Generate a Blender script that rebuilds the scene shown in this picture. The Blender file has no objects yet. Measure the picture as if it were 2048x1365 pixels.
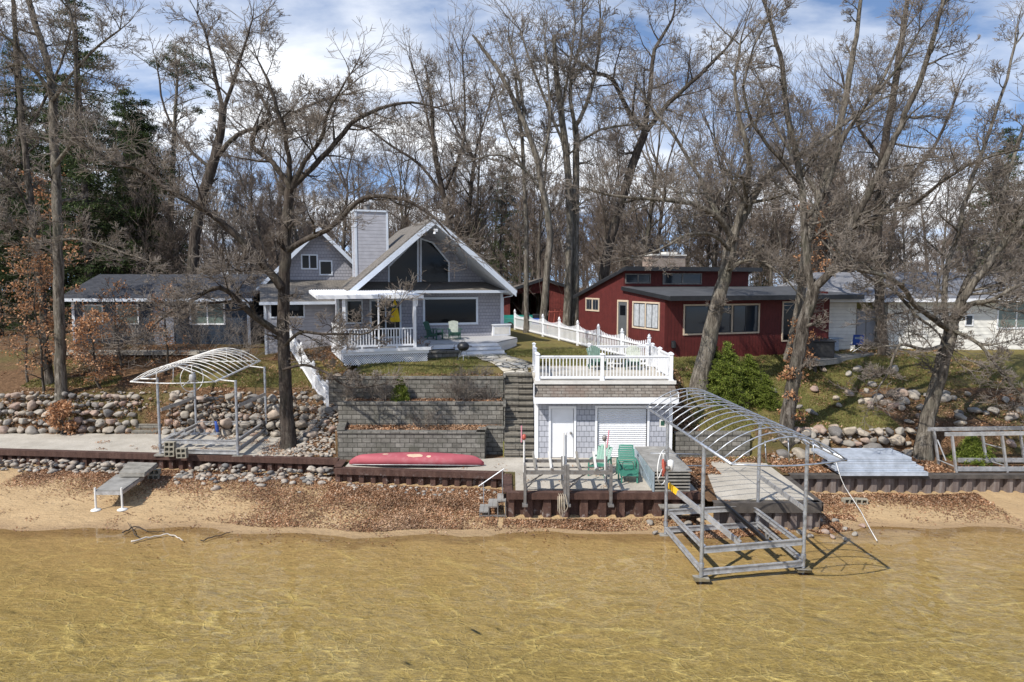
import bpy, math, random
import numpy as np
from mathutils import Vector, Matrix, noise
random.seed(7); NR = np.random.RandomState(11)
sc = bpy.context.scene
COL = sc.collection
PI = math.pi
F = 1365.0; CAMH = 7.95; TH = math.atan(114.5/1365.0)

# ---------------------------------------------------------------- survey helpers (pixel of the photograph -> point in the place)
def ray(px, py):
    u = (px-1024)/F; v = (682.5-py)/F
    return Vector((u, math.cos(TH)+v*math.sin(TH), v*math.cos(TH)-math.sin(TH)))
def P(px, py, Y):
    d = ray(px, py); t = Y/d.y
    return Vector((d.x*t, Y, CAMH+d.z*t))
def G(px, py, z):
    d = ray(px, py); t = (z-CAMH)/d.z
    return Vector((d.x*t, d.y*t, z))
def onplane(px, py, org, rz, yl):
    """point on the vertical plane local-y = yl of a frame at org turned by rz -> local x, world z"""
    d = ray(px, py); nx, ny = -math.sin(rz), math.cos(rz)
    t = (yl+org[0]*nx+org[1]*ny)/(d.x*nx+d.y*ny)
    p = d*t; rx, ry = p.x-org[0], p.y-org[1]
    return (rx*math.cos(rz)+ry*math.sin(rz), CAMH+p.z)
def onside(px, py, org, rz, xl):
    d = ray(px, py); nx, ny = math.cos(rz), math.sin(rz)
    t = (xl+org[0]*nx+org[1]*ny)/(d.x*nx+d.y*ny)
    p = d*t; rx, ry = p.x-org[0], p.y-org[1]
    return (-rx*math.sin(rz)+ry*math.cos(rz), CAMH+p.z)
def lerp(a, b, t): return a+(b-a)*t

# ---------------------------------------------------------------- objects
def tag(o, label=None, cat=None, group=None, kind=None):
    if label: o['label'] = label
    if cat: o['category'] = cat
    if group: o['group'] = group
    if kind: o['kind'] = kind
    return o
def thing(name, label, cat, loc=(0, 0, 0), rz=0.0, group=None):
    o = bpy.data.objects.new(name, None); COL.objects.link(o)
    o.location = loc; o.rotation_euler = (0, 0, rz); o.empty_display_size = 0.2
    return tag(o, label, cat, group)
def copy_tree(o, parent=None):
    c = o.copy(); COL.objects.link(c)
    if parent is not None: c.parent = parent
    for ch in list(o.children): copy_tree(ch, c)
    return c
def rootloc(o):
    while o.parent is not None: o = o.parent
    return o.location
def autouv(me):
    n = len(me.polygons)
    if n == 0: return
    nl = len(me.loops)
    vco = np.empty(len(me.vertices)*3, np.float32); me.vertices.foreach_get('co', vco); vco = vco.reshape(-1, 3)
    pn = np.empty(n*3, np.float32); me.polygons.foreach_get('normal', pn); pn = pn.reshape(-1, 3)
    lt = np.empty(n, np.int32); me.polygons.foreach_get('loop_total', lt)
    lv = np.empty(nl, np.int32); me.loops.foreach_get('vertex_index', lv)
    N = np.repeat(pn, lt, axis=0)
    T = np.stack([-N[:, 1], N[:, 0], np.zeros(nl)], 1)
    L = np.linalg.norm(T, axis=1); flat = L < 0.05
    T[flat] = (1, 0, 0); L[flat] = 1; T /= L[:, None]
    B = np.cross(N, T)
    p = vco[lv]
    uv = np.stack([(p*T).sum(1), (p*B).sum(1)], 1).astype(np.float32)
    lay = me.uv_layers.new(name='UVMap'); lay.data.foreach_set('uv', uv.ravel())
class MB:
    def __init__(s): s.v = []; s.f = []; s.m = []
    def add(s, vs, fs, mi=0):
        b = len(s.v); s.v.extend([tuple(v) for v in vs]); s.f.extend([tuple(i+b for i in f) for f in fs]); s.m.extend([mi]*len(fs)); return s
    def box(s, x0, x1, y0, y1, z0, z1, mi=0):
        return s.add([(x0,y0,z0),(x1,y0,z0),(x1,y1,z0),(x0,y1,z0),(x0,y0,z1),(x1,y0,z1),(x1,y1,z1),(x0,y1,z1)],
                     [(0,3,2,1),(4,5,6,7),(0,1,5,4),(1,2,6,5),(2,3,7,6),(3,0,4,7)], mi)
    def beam(s, p, q, w, h, mi=0, up=(0,0,1)):
        p = Vector(p); q = Vector(q); d = (q-p).normalized(); u = Vector(up)
        sd = d.cross(u)
        if sd.length < 1e-3: sd = Vector((1,0,0))
        sd.normalize(); uu = sd.cross(d).normalized()
        a = sd*(w/2); b = uu*(h/2)
        vs = [p-a-b, p+a-b, p+a+b, p-a+b, q-a-b, q+a-b, q+a+b, q-a+b]
        return s.add(vs, [(0,3,2,1),(4,5,6,7),(0,1,5,4),(1,2,6,5),(2,3,7,6),(3,0,4,7)][::1], mi)
    def tube(s, pts, r, n=8, mi=0, closed=False, cap=True):
        pts = [Vector(p) for p in pts]; m = len(pts)
        rs = r if isinstance(r, (list, tuple)) else [r]*m
        vs = []; ref = None
        for i, p in enumerate(pts):
            if closed: d = pts[(i+1) % m]-pts[i-1]
            else: d = pts[min(i+1, m-1)]-pts[max(i-1, 0)]
            d.normalize()
            if ref is None: ref = Vector((0,0,1)) if abs(d.z) < .9 else Vector((1,0,0))
            a = d.cross(ref)
            if a.length < 1e-4: a = d.cross(Vector((0.3,1,0.2)))
            a.normalize(); b = a.cross(d); ref = b
            for k in range(n):
                t = 2*PI*k/n; vs.append(p+a*(rs[i]*math.cos(t))+b*(rs[i]*math.sin(t)))
        fs = []
        for i in range(m if closed else m-1):
            j = (i+1) % m
            for k in range(n): fs.append((i*n+k, i*n+(k+1) % n, j*n+(k+1) % n, j*n+k))
        if cap and not closed:
            fs.append(tuple(range(n-1, -1, -1))); fs.append(tuple((m-1)*n+k for k in range(n)))
        return s.add(vs, fs, mi)
    def prism(s, poly, z0, z1, mi=0):
        n = len(poly); vs = [(x, y, z0) for x, y in poly]+[(x, y, z1) for x, y in poly]
        fs = [tuple(range(n-1, -1, -1)), tuple(range(n, 2*n))]+[(i, (i+1) % n, n+(i+1) % n, n+i) for i in range(n)]
        return s.add(vs, fs, mi)
    def xprism(s, poly, y0, y1, mi=0):       # polygon in x,z drawn counter-clockwise seen from -y, extruded along y
        n = len(poly); vs = [(x, y0, z) for x, z in poly]+[(x, y1, z) for x, z in poly]
        fs = [tuple(range(n)), tuple(range(2*n-1, n-1, -1))]+[(i, n+i, n+(i+1) % n, (i+1) % n) for i in range(n)]
        return s.add(vs, fs, mi)
    def yprism(s, poly, x0, x1, mi=0):       # polygon in y,z extruded along x
        n = len(poly); vs = [(x0, y, z) for y, z in poly]+[(x1, y, z) for y, z in poly]
        fs = [tuple(range(n-1, -1, -1)), tuple(range(n, 2*n))]+[(i, (i+1) % n, n+(i+1) % n, n+i) for i in range(n)]
        return s.add(vs, fs, mi)
    def slab(s, quad, t, mi=0):              # thick sheet from 4 corner points (counter-clockwise from above), thickness downward along normal
        q = [Vector(p) for p in quad]; n = (q[1]-q[0]).cross(q[-1]-q[0]).normalized()
        k = len(q); vs = q+[p-n*t for p in q]
        fs = [tuple(range(k)), tuple(range(2*k-1, k-1, -1))]+[(i, k+i, k+(i+1) % k, (i+1) % k) for i in range(k)]
        return s.add(vs, fs, mi)
    def lathe(s, prof, c=(0,0,0), n=20, mi=0):
        vs = []; m = len(prof)
        for r, z in prof:
            for k in range(n):
                t = 2*PI*k/n; vs.append((c[0]+r*math.cos(t), c[1]+r*math.sin(t), c[2]+z))
        fs = [(i*n+k, i*n+(k+1) % n, (i+1)*n+(k+1) % n, (i+1)*n+k) for i in range(m-1) for k in range(n)]
        return s.add(vs, fs, mi)
    def build(s, name, mat, parent=None, world=False, smooth=False, bevel=0.0):
        me = bpy.data.meshes.new(name)
        vs = s.v
        if world and parent is not None:
            l = rootloc(parent); vs = [(a-l.x, b-l.y, c-l.z) for a, b, c in vs]
        me.from_pydata([tuple(v) for v in vs], [], s.f)
        mats = mat if isinstance(mat, (list, tuple)) else [mat]
        for m in mats: me.materials.append(m)
        if len(mats) > 1: me.polygons.foreach_set('material_index', s.m)
        me.update(); autouv(me)
        if smooth: me.polygons.foreach_set('use_smooth', [True]*len(me.polygons))
        o = bpy.data.objects.new(name, me); COL.objects.link(o)
        if parent is not None: o.parent = parent
        if bevel > 0:
            b = o.modifiers.new('b', 'BEVEL'); b.width = bevel; b.segments = 2; b.limit_method = 'ANGLE'; b.angle_limit = 0.7
        return o
def mesh_np(name, V, Q, mats, parent=None, smooth=True, uv=False):
    me = bpy.data.meshes.new(name)
    k = Q.shape[1]
    me.vertices.add(len(V)); me.vertices.foreach_set('co', np.ascontiguousarray(V, np.float32).ravel())
    me.loops.add(Q.size); me.loops.foreach_set('vertex_index', np.ascontiguousarray(Q, np.int32).ravel())
    me.polygons.add(len(Q)); me.polygons.foreach_set('loop_start', np.arange(0, Q.size, k, dtype=np.int32))
    me.polygons.foreach_set('loop_total', np.full(len(Q), k, np.int32))
    for m in (mats if isinstance(mats, (list, tuple)) else [mats]): me.materials.append(m)
    me.update(calc_edges=True)
    if smooth: me.polygons.foreach_set('use_smooth', np.ones(len(Q), bool))
    if uv: autouv(me)
    o = bpy.data.objects.new(name, me); COL.objects.link(o)
    if parent is not None: o.parent = parent
    return o

# ---------------------------------------------------------------- materials
class NT:
    def __init__(s, name):
        s.mat = bpy.data.materials.new(name); s.mat.use_nodes = True
        s.t = s.mat.node_tree; s.t.nodes.clear()
        s.out = s.n('ShaderNodeOutputMaterial')
    def n(s, typ, **kw):
        nd = s.t.nodes.new(typ)
        for k, v in kw.items(): setattr(nd, k, v)
        return nd
    def l(s, a, b): s.t.links.new(a, b)
    def set(s, nd, **kw):
        for k, v in kw.items():
            i = nd.inputs[k.replace('_', ' ')]
            if hasattr(v, 'is_linked') or hasattr(v, 'links'): s.l(v, i)
            else: i.default_value = v
        return nd
    def coord(s, which='Object'): return s.n('ShaderNodeTexCoord').outputs[which]
    def mapping(s, vec, scale=(1,1,1), rot=(0,0,0), loc=(0,0,0)):
        m = s.n('ShaderNodeMapping'); s.l(vec, m.inputs[0]); m.inputs['Scale'].default_value = scale
        m.inputs['Rotation'].default_value = rot; m.inputs['Location'].default_value = loc; return m.outputs[0]
    def noise(s, vec, scale, detail=4, rough=.55, dist=0.0):
        n = s.n('ShaderNodeTexNoise'); s.l(vec, n.inputs['Vector']); n.inputs['Scale'].default_value = scale
        n.inputs['Detail'].default_value = detail; n.inputs['Roughness'].default_value = rough; n.inputs['Distortion'].default_value = dist
        return n.outputs['Fac']
    def ramp(s, fac, stops, interp='LINEAR'):
        r = s.n('ShaderNodeValToRGB'); s.l(fac, r.inputs[0]); cr = r.color_ramp; cr.interpolation = interp
        while len(cr.elements) < len(stops): cr.elements.new(.5)
        for e, (p, c) in zip(cr.elements, stops):
            e.position = p; e.color = (c[0], c[1], c[2], 1) if not isinstance(c, (int, float)) else (c, c, c, 1)
        return r.outputs[0]
    def mix(s, fac, a, b, mode='MIX'):
        m = s.n('ShaderNodeMix', data_type='RGBA', blend_type=mode)
        for i, v in ((0, fac), (6, a), (7, b)):
            if hasattr(v, 'links'): s.l(v, m.inputs[i])
            elif isinstance(v, (int, float)): m.inputs[i].default_value = v
            else: m.inputs[i].default_value = (v[0], v[1], v[2], 1)
        return m.outputs[2]
    def math(s, op, a, b=0.0, c=0.0, clamp=False):
        m = s.n('ShaderNodeMath', operation=op, use_clamp=clamp)
        for i, v in enumerate((a, b, c)):
            if hasattr(v, 'links'): s.l(v, m.inputs[i])
            else: m.inputs[i].default_value = v
        return m.outputs[0]
    def bump(s, h, strength=.5, dist=.02, normal=None):
        b = s.n('ShaderNodeBump'); s.l(h, b.inputs['Height']); b.inputs['Strength'].default_value = strength; b.inputs['Distance'].default_value = dist
        if normal is not None: s.l(normal, b.inputs['Normal'])
        return b.outputs[0]
    def bsdf(s, color, rough=.7, metal=0.0, normal=None, spec=.5, **kw):
        b = s.n('ShaderNodeBsdfPrincipled')
        for k, v in (('Base Color', color), ('Roughness', rough), ('Metallic', metal)):
            if hasattr(v, 'links'): s.l(v, b.inputs[k])
            elif isinstance(v, (int, float)): b.inputs[k].default_value = v
            else: b.inputs[k].default_value = (v[0], v[1], v[2], 1)
        b.inputs['Specular IOR Level'].default_value = spec
        if normal is not None: s.l(normal, b.inputs['Normal'])
        for k, v in kw.items(): b.inputs[k.replace('_', ' ')].default_value = v
        s.l(b.outputs[0], s.out.inputs[0]); return b
def simple(name, c, rough=.6, metal=0.0, var=.25, scale=3.0, bump=.15, spec=.5, dirt=None, fine=40):
    t = NT(name); co = t.coord()
    n1 = t.noise(co, scale, 5); n2 = t.noise(co, fine, 3)
    a = tuple(x*(1-var) for x in c); b = tuple(min(1, x*(1+var)) for x in c)
    col = t.ramp(n1, [(.3, a), (.7, b)])
    if dirt: col = t.mix(t.ramp(t.noise(co, scale*1.7, 6, .65), [(.52, 0.0), (.72, .75)]), col, dirt)
    t.bsdf(col, t.ramp(n2, [(.2, max(0, rough-.1)), (.8, min(1, rough+.1))]), metal, t.bump(n2, bump, .01) if bump else None, spec)
    return t.mat
M = {}
def mk_materials():
    # sand + lake bed
    t = NT('sand'); co = t.coord(); sep = t.n('ShaderNodeSeparateXYZ'); t.l(co, sep.inputs[0])
    n1 = t.noise(co, .6, 6, .6); n2 = t.noise(co, 14, 5, .7); n3 = t.noise(co, 90, 2)
    col = t.ramp(n1, [(.25, (.40, .27, .14)), (.75, (.55, .395, .22))])
    col = t.mix(t.ramp(n2, [(.35, .35), (.6, 0.0)]), col, (.30, .20, .11))
    col = t.mix(t.ramp(n3, [(.62, 0.0), (.75, .5)]), col, (.66, .55, .42))
    deep0 = t.ramp(t.math('MULTIPLY_ADD', sep.outputs['Y'], -.14, 3.0), [(.0, .0), (1, 1.0)])
    # wet / submerged sand is darker and yellower: by height above the lake
    wet = t.math('ADD', sep.outputs['Z'], t.math('MULTIPLY', t.noise(co, 1.3, 4), .05))
    wr = t.ramp(t.math('MULTIPLY_ADD', wet, 3.0, .45), [(.38, 1.0), (.66, 0.0)])
    col = t.mix(wr, col, t.mix(deep0, t.ramp(n2, [(.3, (.43, .30, .165)), (.8, (.55, .395, .225))]), t.ramp(n2, [(.3, (.40, .315, .135)), (.8, (.53, .42, .185))])))
    band = t.ramp(t.math('MULTIPLY_ADD', wet, 3.0, .45), [(.40, 0.0), (.46, .7), (.56, .55), (.74, 0.0)])
    col = t.mix(band, col, (.255, .165, .095))
    # caustic light painted on the lake bed as a pale raised net; darker streaks
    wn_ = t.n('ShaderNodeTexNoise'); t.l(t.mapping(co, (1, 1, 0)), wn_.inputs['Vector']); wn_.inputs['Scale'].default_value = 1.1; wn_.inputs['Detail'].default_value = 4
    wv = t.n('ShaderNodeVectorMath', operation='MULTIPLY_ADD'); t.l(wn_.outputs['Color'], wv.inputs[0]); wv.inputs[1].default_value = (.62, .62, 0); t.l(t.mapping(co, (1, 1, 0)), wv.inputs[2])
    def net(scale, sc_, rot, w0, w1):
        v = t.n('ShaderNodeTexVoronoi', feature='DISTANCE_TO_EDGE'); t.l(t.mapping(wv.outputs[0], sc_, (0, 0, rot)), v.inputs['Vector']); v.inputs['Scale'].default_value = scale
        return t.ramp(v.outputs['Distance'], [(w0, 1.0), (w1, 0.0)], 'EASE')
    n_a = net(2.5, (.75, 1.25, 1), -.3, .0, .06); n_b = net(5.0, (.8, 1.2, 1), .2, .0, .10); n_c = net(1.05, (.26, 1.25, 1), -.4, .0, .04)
    ridge = t.math('ADD', t.math('MULTIPLY', n_a, .55), t.math('ADD', t.math('MULTIPLY', n_b, .35), t.math('MULTIPLY', n_c, .8)))  # sum of the painted light lines, also feeding the bump
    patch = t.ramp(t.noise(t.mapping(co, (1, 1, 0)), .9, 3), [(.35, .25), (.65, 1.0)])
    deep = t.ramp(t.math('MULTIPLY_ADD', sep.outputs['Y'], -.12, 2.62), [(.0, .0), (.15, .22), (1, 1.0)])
    rf = t.math('MULTIPLY', t.math('MULTIPLY', ridge, patch), deep, clamp=True)  # ridge is the painted light net, masked by patch and deep
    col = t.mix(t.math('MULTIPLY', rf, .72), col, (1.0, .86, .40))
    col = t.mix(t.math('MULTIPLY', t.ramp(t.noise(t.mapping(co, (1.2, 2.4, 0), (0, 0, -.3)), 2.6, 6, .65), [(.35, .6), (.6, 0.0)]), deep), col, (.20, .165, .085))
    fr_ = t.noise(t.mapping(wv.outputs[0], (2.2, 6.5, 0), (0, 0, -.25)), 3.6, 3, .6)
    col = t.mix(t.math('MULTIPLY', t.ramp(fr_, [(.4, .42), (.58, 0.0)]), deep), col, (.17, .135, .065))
    nb = t.bump(t.noise(co, 6, 6, .7), .6, .05, t.bump(t.noise(t.mapping(co, (1, 2.2, 1)), 2.2, 6, .7), .9, .12, t.bump(rf, .6, .06)))
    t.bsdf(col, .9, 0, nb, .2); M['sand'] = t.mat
    # grass (early spring, patchy)
    t = NT('lawn'); co = t.coord()
    n1 = t.noise(co, .35, 6, .6); n2 = t.noise(co, 3.2, 6, .7); n3 = t.noise(co, 30, 3, .7)
    col = t.ramp(n1, [(.3, (.26, .20, .085)), (.5, (.235, .20, .07)), (.7, (.165, .18, .05))])
    col = t.mix(t.ramp(n2, [(.42, 0.0), (.66, .8)]), col, (.20, .14, .065))
    col = t.mix(t.ramp(n3, [(.3, .55), (.6, 0.0)]), col, (.05, .048, .016))
    col = t.mix(t.ramp(t.noise(co, 9, 4, .7), [(.6, 0.0), (.72, .6)]), col, (.26, .20, .10))
    t.bsdf(col, .95, 0, t.bump(n3, 1.0, .06, t.bump(n2, .5, .1)), .1); M['lawn'] = t.mat
    t = NT('forest_floor'); co = t.coord()
    n1 = t.noise(co, .25, 6, .6); n2 = t.noise(co, 6, 6, .75)
    col = t.ramp(n2, [(.3, (.075, .045, .025)), (.55, (.17, .10, .055)), (.75, (.28, .17, .10))])
    col = t.mix(t.ramp(n1, [(.5, 0.0), (.62, .7)]), col, (.10, .10, .035))
    t.bsdf(col, .95, 0, t.bump(n2, 1.0, .1), .1); M['floor'] = t.mat
    # concrete
    t = NT('concrete'); co = t.coord()
    n1 = t.noise(co, .9, 6, .65); n2 = t.noise(co, 22, 5, .7)
    col = t.ramp(n1, [(.3, (.34, .31, .26)), (.7, (.52, .48, .41))])
    col = t.mix(t.ramp(n2, [(.36, .45), (.5, 0.0)]), col, (.20, .16, .12))
    t.bsdf(col, .88, 0, t.bump(n2, .3, .01), .3); M['concrete'] = t.mat
    # rusted sheet piling
    t = NT('rust'); co = t.coord(); sep = t.n('ShaderNodeSeparateXYZ'); t.l(co, sep.inputs[0])
    n1 = t.noise(t.mapping(co, (3, 3, .8)), 1.6, 6, .7); n2 = t.noise(co, 25, 4, .7)
    col = t.ramp(n1, [(.25, (.045, .026, .021)), (.5, (.095, .052, .040)), (.75, (.165, .10, .078))])
    col = t.mix(t.ramp(n2, [(.3, .5), (.6, 0.0)]), col, (.04, .022, .018))
    col = t.mix(t.math('MULTIPLY', t.ramp(t.noise(co, 4, 5, .7), [(.55, 0.0), (.68, .9)]), t.ramp(sep.outputs['Z'], [(.3, 1.0), (.62, 0.0)])), col, (.42, .38, .36))
    t.bsdf(col, .85, .15, t.bump(n2, .5, .01), .3); M['rust'] = t.mat
    # grey weathered piling
    t = NT('old_piling'); co = t.coord()
    n1 = t.noise(t.mapping(co, (4, 4, .6)), 1.5, 6, .7)
    t.bsdf(t.ramp(n1, [(.25, (.07, .052, .045)), (.5, (.17, .135, .12)), (.75, (.30, .27, .25))]), .85, .1, t.bump(n1, .5, .02), .3); M['oldpile'] = t.mat
    # bark
    def bark(name, c0, c1, c2, moss):
        t = NT(name); co = t.coord()
        n1 = t.noise(t.mapping(co, (6, 6, 1.1)), 1.3, 6, .72, .5); n2 = t.noise(co, 1.1, 4)
        col = t.ramp(n1, [(.36, c0), (.5, c1), (.66, c2)])
        col = t.mix(t.ramp(n2, [(.5, 0.0), (.7, .45)]), col, moss)
        t.bsdf(col, .92, 0, t.bump(n1, 1.0, .12), .15); return t.mat
    M['bark'] = bark('oak_bark', (.022, .018, .015), (.10, .085, .07), (.24, .215, .185), (.13, .13, .095))
    M['bark2'] = bark('grey_bark', (.045, .038, .032), (.15, .13, .105), (.30, .27, .23), (.16, .16, .12))
    M['bark_dark'] = bark('dark_bark', (.03, .024, .02), (.075, .06, .05), (.14, .12, .10), (.07, .07, .05))
    M['birch'] = bark('birch_bark', (.2, .18, .16), (.5, .47, .43), (.7, .68, .64), (.4, .38, .34))
    def twig(name, a, b):
        t = NT(name); co = t.coord(); n = t.noise(co, 1.2, 4, .7)
        t.bsdf(t.ramp(n, [(.3, a), (.7, b)]), .85, 0, None, .2); return t.mat
    M['twig'] = twig('twigs', (.10, .08, .066), (.31, .27, .23))
    M['twig_far'] = twig('far_twigs', (.10, .077, .062), (.245, .20, .165))
    # leaves
    def leafmat(name, stops, trans=.25):
        t = NT(name); g = t.n('ShaderNodeNewGeometry')
        col = t.ramp(g.outputs['Random Per Island'], stops)
        if name == 'dead_leaves':
            col = t.mix(t.ramp(t.noise(t.coord(), 1.1, 5, .65), [(.38, .62), (.6, 0.0)]), col, (.085, .045, .026)); col = t.mix(t.ramp(t.noise(t.coord(), .45, 3), [(.55, 0.0), (.7, .35)]), col, (.50, .36, .24))
        b = t.bsdf(col, .75, 0, None, .25)
        tr = t.n('ShaderNodeBsdfTranslucent'); t.l(col, tr.inputs[0])
        mx = t.n('ShaderNodeMixShader'); mx.inputs[0].default_value = trans
        t.l(b.outputs[0], mx.inputs[1]); t.l(tr.outputs[0], mx.inputs[2]); t.l(mx.outputs[0], t.out.inputs[0]); return t.mat
    M['litter'] = leafmat('dead_leaves', [(0, (.14, .065, .03)), (.3, (.28, .135, .065)), (.6, (.40, .215, .115)), (.85, (.52, .33, .20)), (1, (.62, .46, .33))], .1)
    M['oakleaf'] = leafmat('clinging_leaves', [(0, (.24, .11, .05)), (.5, (.46, .23, .11)), (1, (.64, .40, .24))], .3)
    M['needle'] = leafmat('pine_needles', [(0, (.022, .036, .012)), (.5, (.045, .07, .022)), (1, (.085, .11, .035))], .2)
    M['hemlock'] = leafmat('hemlock_needles', [(0, (.05, .075, .012)), (.5, (.15, .20, .03)), (1, (.30, .34, .07))], .35)
    M['grassblade'] = leafmat('grass_blades', [(0, (.14, .125, .04)), (.4, (.23, .20, .07)), (.7, (.15, .20, .045)), (1, (.36, .30, .14))], .3)
    # rock
    t = NT('fieldstone'); co = t.coord(); oi = t.n('ShaderNodeObjectInfo'); n1 = t.noise(co, 3, 5, .65); n2 = t.noise(co, 22, 4, .7)
    base = t.ramp(oi.outputs['Random'], [(0, (.12, .115, .115)), (.12, (.29, .265, .235)), (.34, (.42, .37, .30)), (.5, (.40, .27, .215)), (.66, (.50, .42, .32)), (.82, (.26, .235, .20)), (1, (.44, .40, .34))])
    col = t.mix(t.ramp(n1, [(.35, .45), (.65, 0.0)]), base, (.10, .09, .08)); col = t.mix(t.ramp(n2, [(.5, 0.0), (.7, .4)]), col, (.45, .42, .38))
    t.bsdf(col, .85, 0, t.bump(n2, .5, .03), .3); M['rock'] = t.mat
    t = NT('pebbles'); co = t.coord(); g = t.n('ShaderNodeNewGeometry'); n2 = t.noise(co, 12, 4, .7)
    base = t.ramp(g.outputs['Random Per Island'], [(0, (.15, .15, .15)), (.25, (.32, .29, .25)), (.5, (.45, .38, .30)), (.75, (.34, .28, .23)), (1, (.56, .51, .43))])
    t.bsdf(t.mix(t.ramp(n2, [(.35, .5), (.65, 0.0)]), base, (.09, .08, .07)), .85, 0, t.bump(n2, .5, .02), .3); M['pebble'] = t.mat
    # brick-like surfaces on the UVs (metres)
    def brick(name, bw, rh, c1, c2, mortar, ms=.012, off=.5, rough=.85, nscale=7, bstr=.8, var=.5, lap=False, dirt=None, smooth=.1):
        t = NT(name); uv = t.coord('UV'); b = t.n('ShaderNodeTexBrick'); t.l(uv, b.inputs[0])
        b.offset = off; b.inputs['Color1'].default_value = (*c1, 1); b.inputs['Color2'].default_value = (*c2, 1); b.inputs['Mortar'].default_value = (*mortar, 1)
        b.inputs['Scale'].default_value = 1; b.inputs['Mortar Size'].default_value = ms; b.inputs['Mortar Smooth'].default_value = smooth
        b.inputs['Brick Width'].default_value = bw; b.inputs['Row Height'].default_value = rh
        n = t.noise(t.coord(), nscale, 5, .7)
        col = t.mix(t.ramp(n, [(.3, var), (.6, 0.0)]), b.outputs['Color'], tuple(x*.45 for x in c1))
        if dirt: col = t.mix(t.ramp(t.noise(t.coord(), 1.1, 5, .65), [(.5, 0.0), (.68, .6)]), col, dirt)
        h = t.math('SUBTRACT', 1.0, b.outputs['Fac'])
        if lap:
            sp = t.n('ShaderNodeSeparateXYZ'); t.l(uv, sp.inputs[0])
            fr = t.math('FRACT', t.math('DIVIDE', sp.outputs['Y'], rh)); h = t.math('ADD', h, t.math('MULTIPLY', t.math('SUBTRACT', 1.0, fr), 1.6))
        h = t.math('ADD', h, t.math('MULTIPLY', n, .7))
        t.bsdf(col, rough, 0, t.bump(h, bstr, .02), .3); M[name] = t.mat
    brick('wall_block', .38, .19, (.165, .155, .135), (.27, .255, .225), (.04, .036, .03), .012, nscale=5, var=.8, dirt=(.085, .085, .065))
    brick('step_block', .6, .12, (.20, .18, .15), (.27, .25, .21), (.05, .045, .04), .008, nscale=7, var=.65, dirt=(.10, .10, .08))
    brick('grey_shake', .18, .19, (.31, .31, .345), (.35, .35, .385), (.13, .13, .15), .006, nscale=5, var=.15, lap=True)
    brick('boat_shake', .2, .22, (.36, .37, .41), (.42, .43, .47), (.15, .16, .18), .008, nscale=5, var=.12, lap=True)
    brick('shingles', .3, .14, (.165, .15, .13), (.23, .205, .18), (.07, .065, .06), .008, nscale=6, var=.4, lap=True)
    brick('brown_shingles', .3, .12, (.18, .155, .13), (.26, .235, .205), (.07, .06, .05), .010, nscale=6, var=.5, lap=True, dirt=(.17, .115, .09))
    brick('grey_shingles', .3, .16, (.19, .19, .20), (.26, .26, .27), (.11, .11, .12), .006, nscale=4, var=.3, lap=True)
    brick('dark_shingles', .3, .16, (.04, .042, .05), (.065, .068, .078), (.03, .03, .035), .006, nscale=4, var=.3, lap=True)
    brick('chimney_brick', .22, .075, (.30, .20, .16), (.42, .33, .26), (.40, .37, .33), .012, var=.3)
    brick('flag_dummy', .5, .5, (.5, .47, .4), (.5, .47, .4), (.1, .1, .1))
    def lap(name, c, rh, rough=.6, var=.12, deep=.5):
        t = NT(name); uv = t.coord('UV'); sp = t.n('ShaderNodeSeparateXYZ'); t.l(uv, sp.inputs[0])
        fr = t.math('FRACT', t.math('DIVIDE', sp.outputs['Y'], rh)); n = t.noise(t.coord(), 2.5, 5)
        col = t.ramp(n, [(.3, tuple(x*(1-var) for x in c)), (.7, tuple(min(1, x*(1+var)) for x in c))])
        col = t.mix(t.ramp(fr, [(0, .0), (.90, 0.0), (.95, deep), (1, deep)]), col, tuple(x*.3 for x in c))
        t.bsdf(col, rough, 0, t.bump(t.math('SUBTRACT', 1.0, fr), .9, .02), .4); M[name] = t.mat
    lap('white_siding', (.72, .70, .64), .2)
    lap('yellow_lit_siding', (.50, .42, .14), .2)  # yellow light in the white cottage's recess, put into its siding colour
    lap('blue_siding', (.013, .026, .048), .2)
    lap('chimney_siding', (.37, .37, .40), .2)
    def groove(name, c, w, ax='X', rough=.7, var=.15, deep=.5):
        t = NT(name); uv = t.coord('UV'); sp = t.n('ShaderNodeSeparateXYZ'); t.l(uv, sp.inputs[0])
        fr = t.math('FRACT', t.math('DIVIDE', sp.outputs[ax], w)); n = t.noise(t.coord(), 2.5, 6, .65); n2 = t.noise(t.coord(), 18, 4)
        g = t.ramp(fr, [(0, 0.0), (.88, 0.0), (.93, 1.0), (1, 1.0)])
        col = t.ramp(n, [(.3, tuple(x*(1-var) for x in c)), (.7, tuple(min(1, x*(1+var)) for x in c))])
        col = t.mix(t.math('MULTIPLY', g, deep), col, tuple(x*.3 for x in c))
        h = t.math('ADD', t.math('SUBTRACT', 1.0, g), t.math('MULTIPLY', n2, .3))
        t.bsdf(col, rough, 0, t.bump(h, .7, .01), .3); M[name] = t.mat
    groove('red_boards', (.105, .02, .018), .2, var=.22)
    groove('old_red_boards', (.14, .03, .025), .2, var=.4)
    groove('planks', (.24, .225, .195), .14, 'Y', .85, .3, .8)
    groove('deck_grey', (.44, .435, .43), .14, 'Y', .7, .1, .4)
    groove('white_metal', (.80, .82, .84), .2, 'X', .4, .05, .25)
    groove('alu_slats', (.40, .44, .50), .14, 'Y', .55, .3, .7)
    groove('shutter', (.80, .81, .82), .09, 'Y', .4, .05, .55)
    # flagstones
    t = NT('flagstone'); co = t.coord(); vd = t.noise(co, 2, 3); 
    vor = t.n('ShaderNodeTexVoronoi', feature='DISTANCE_TO_EDGE'); t.l(t.mapping(co, (1, 1, 0)), vor.inputs['Vector']); vor.inputs['Scale'].default_value = 1.9
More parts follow.
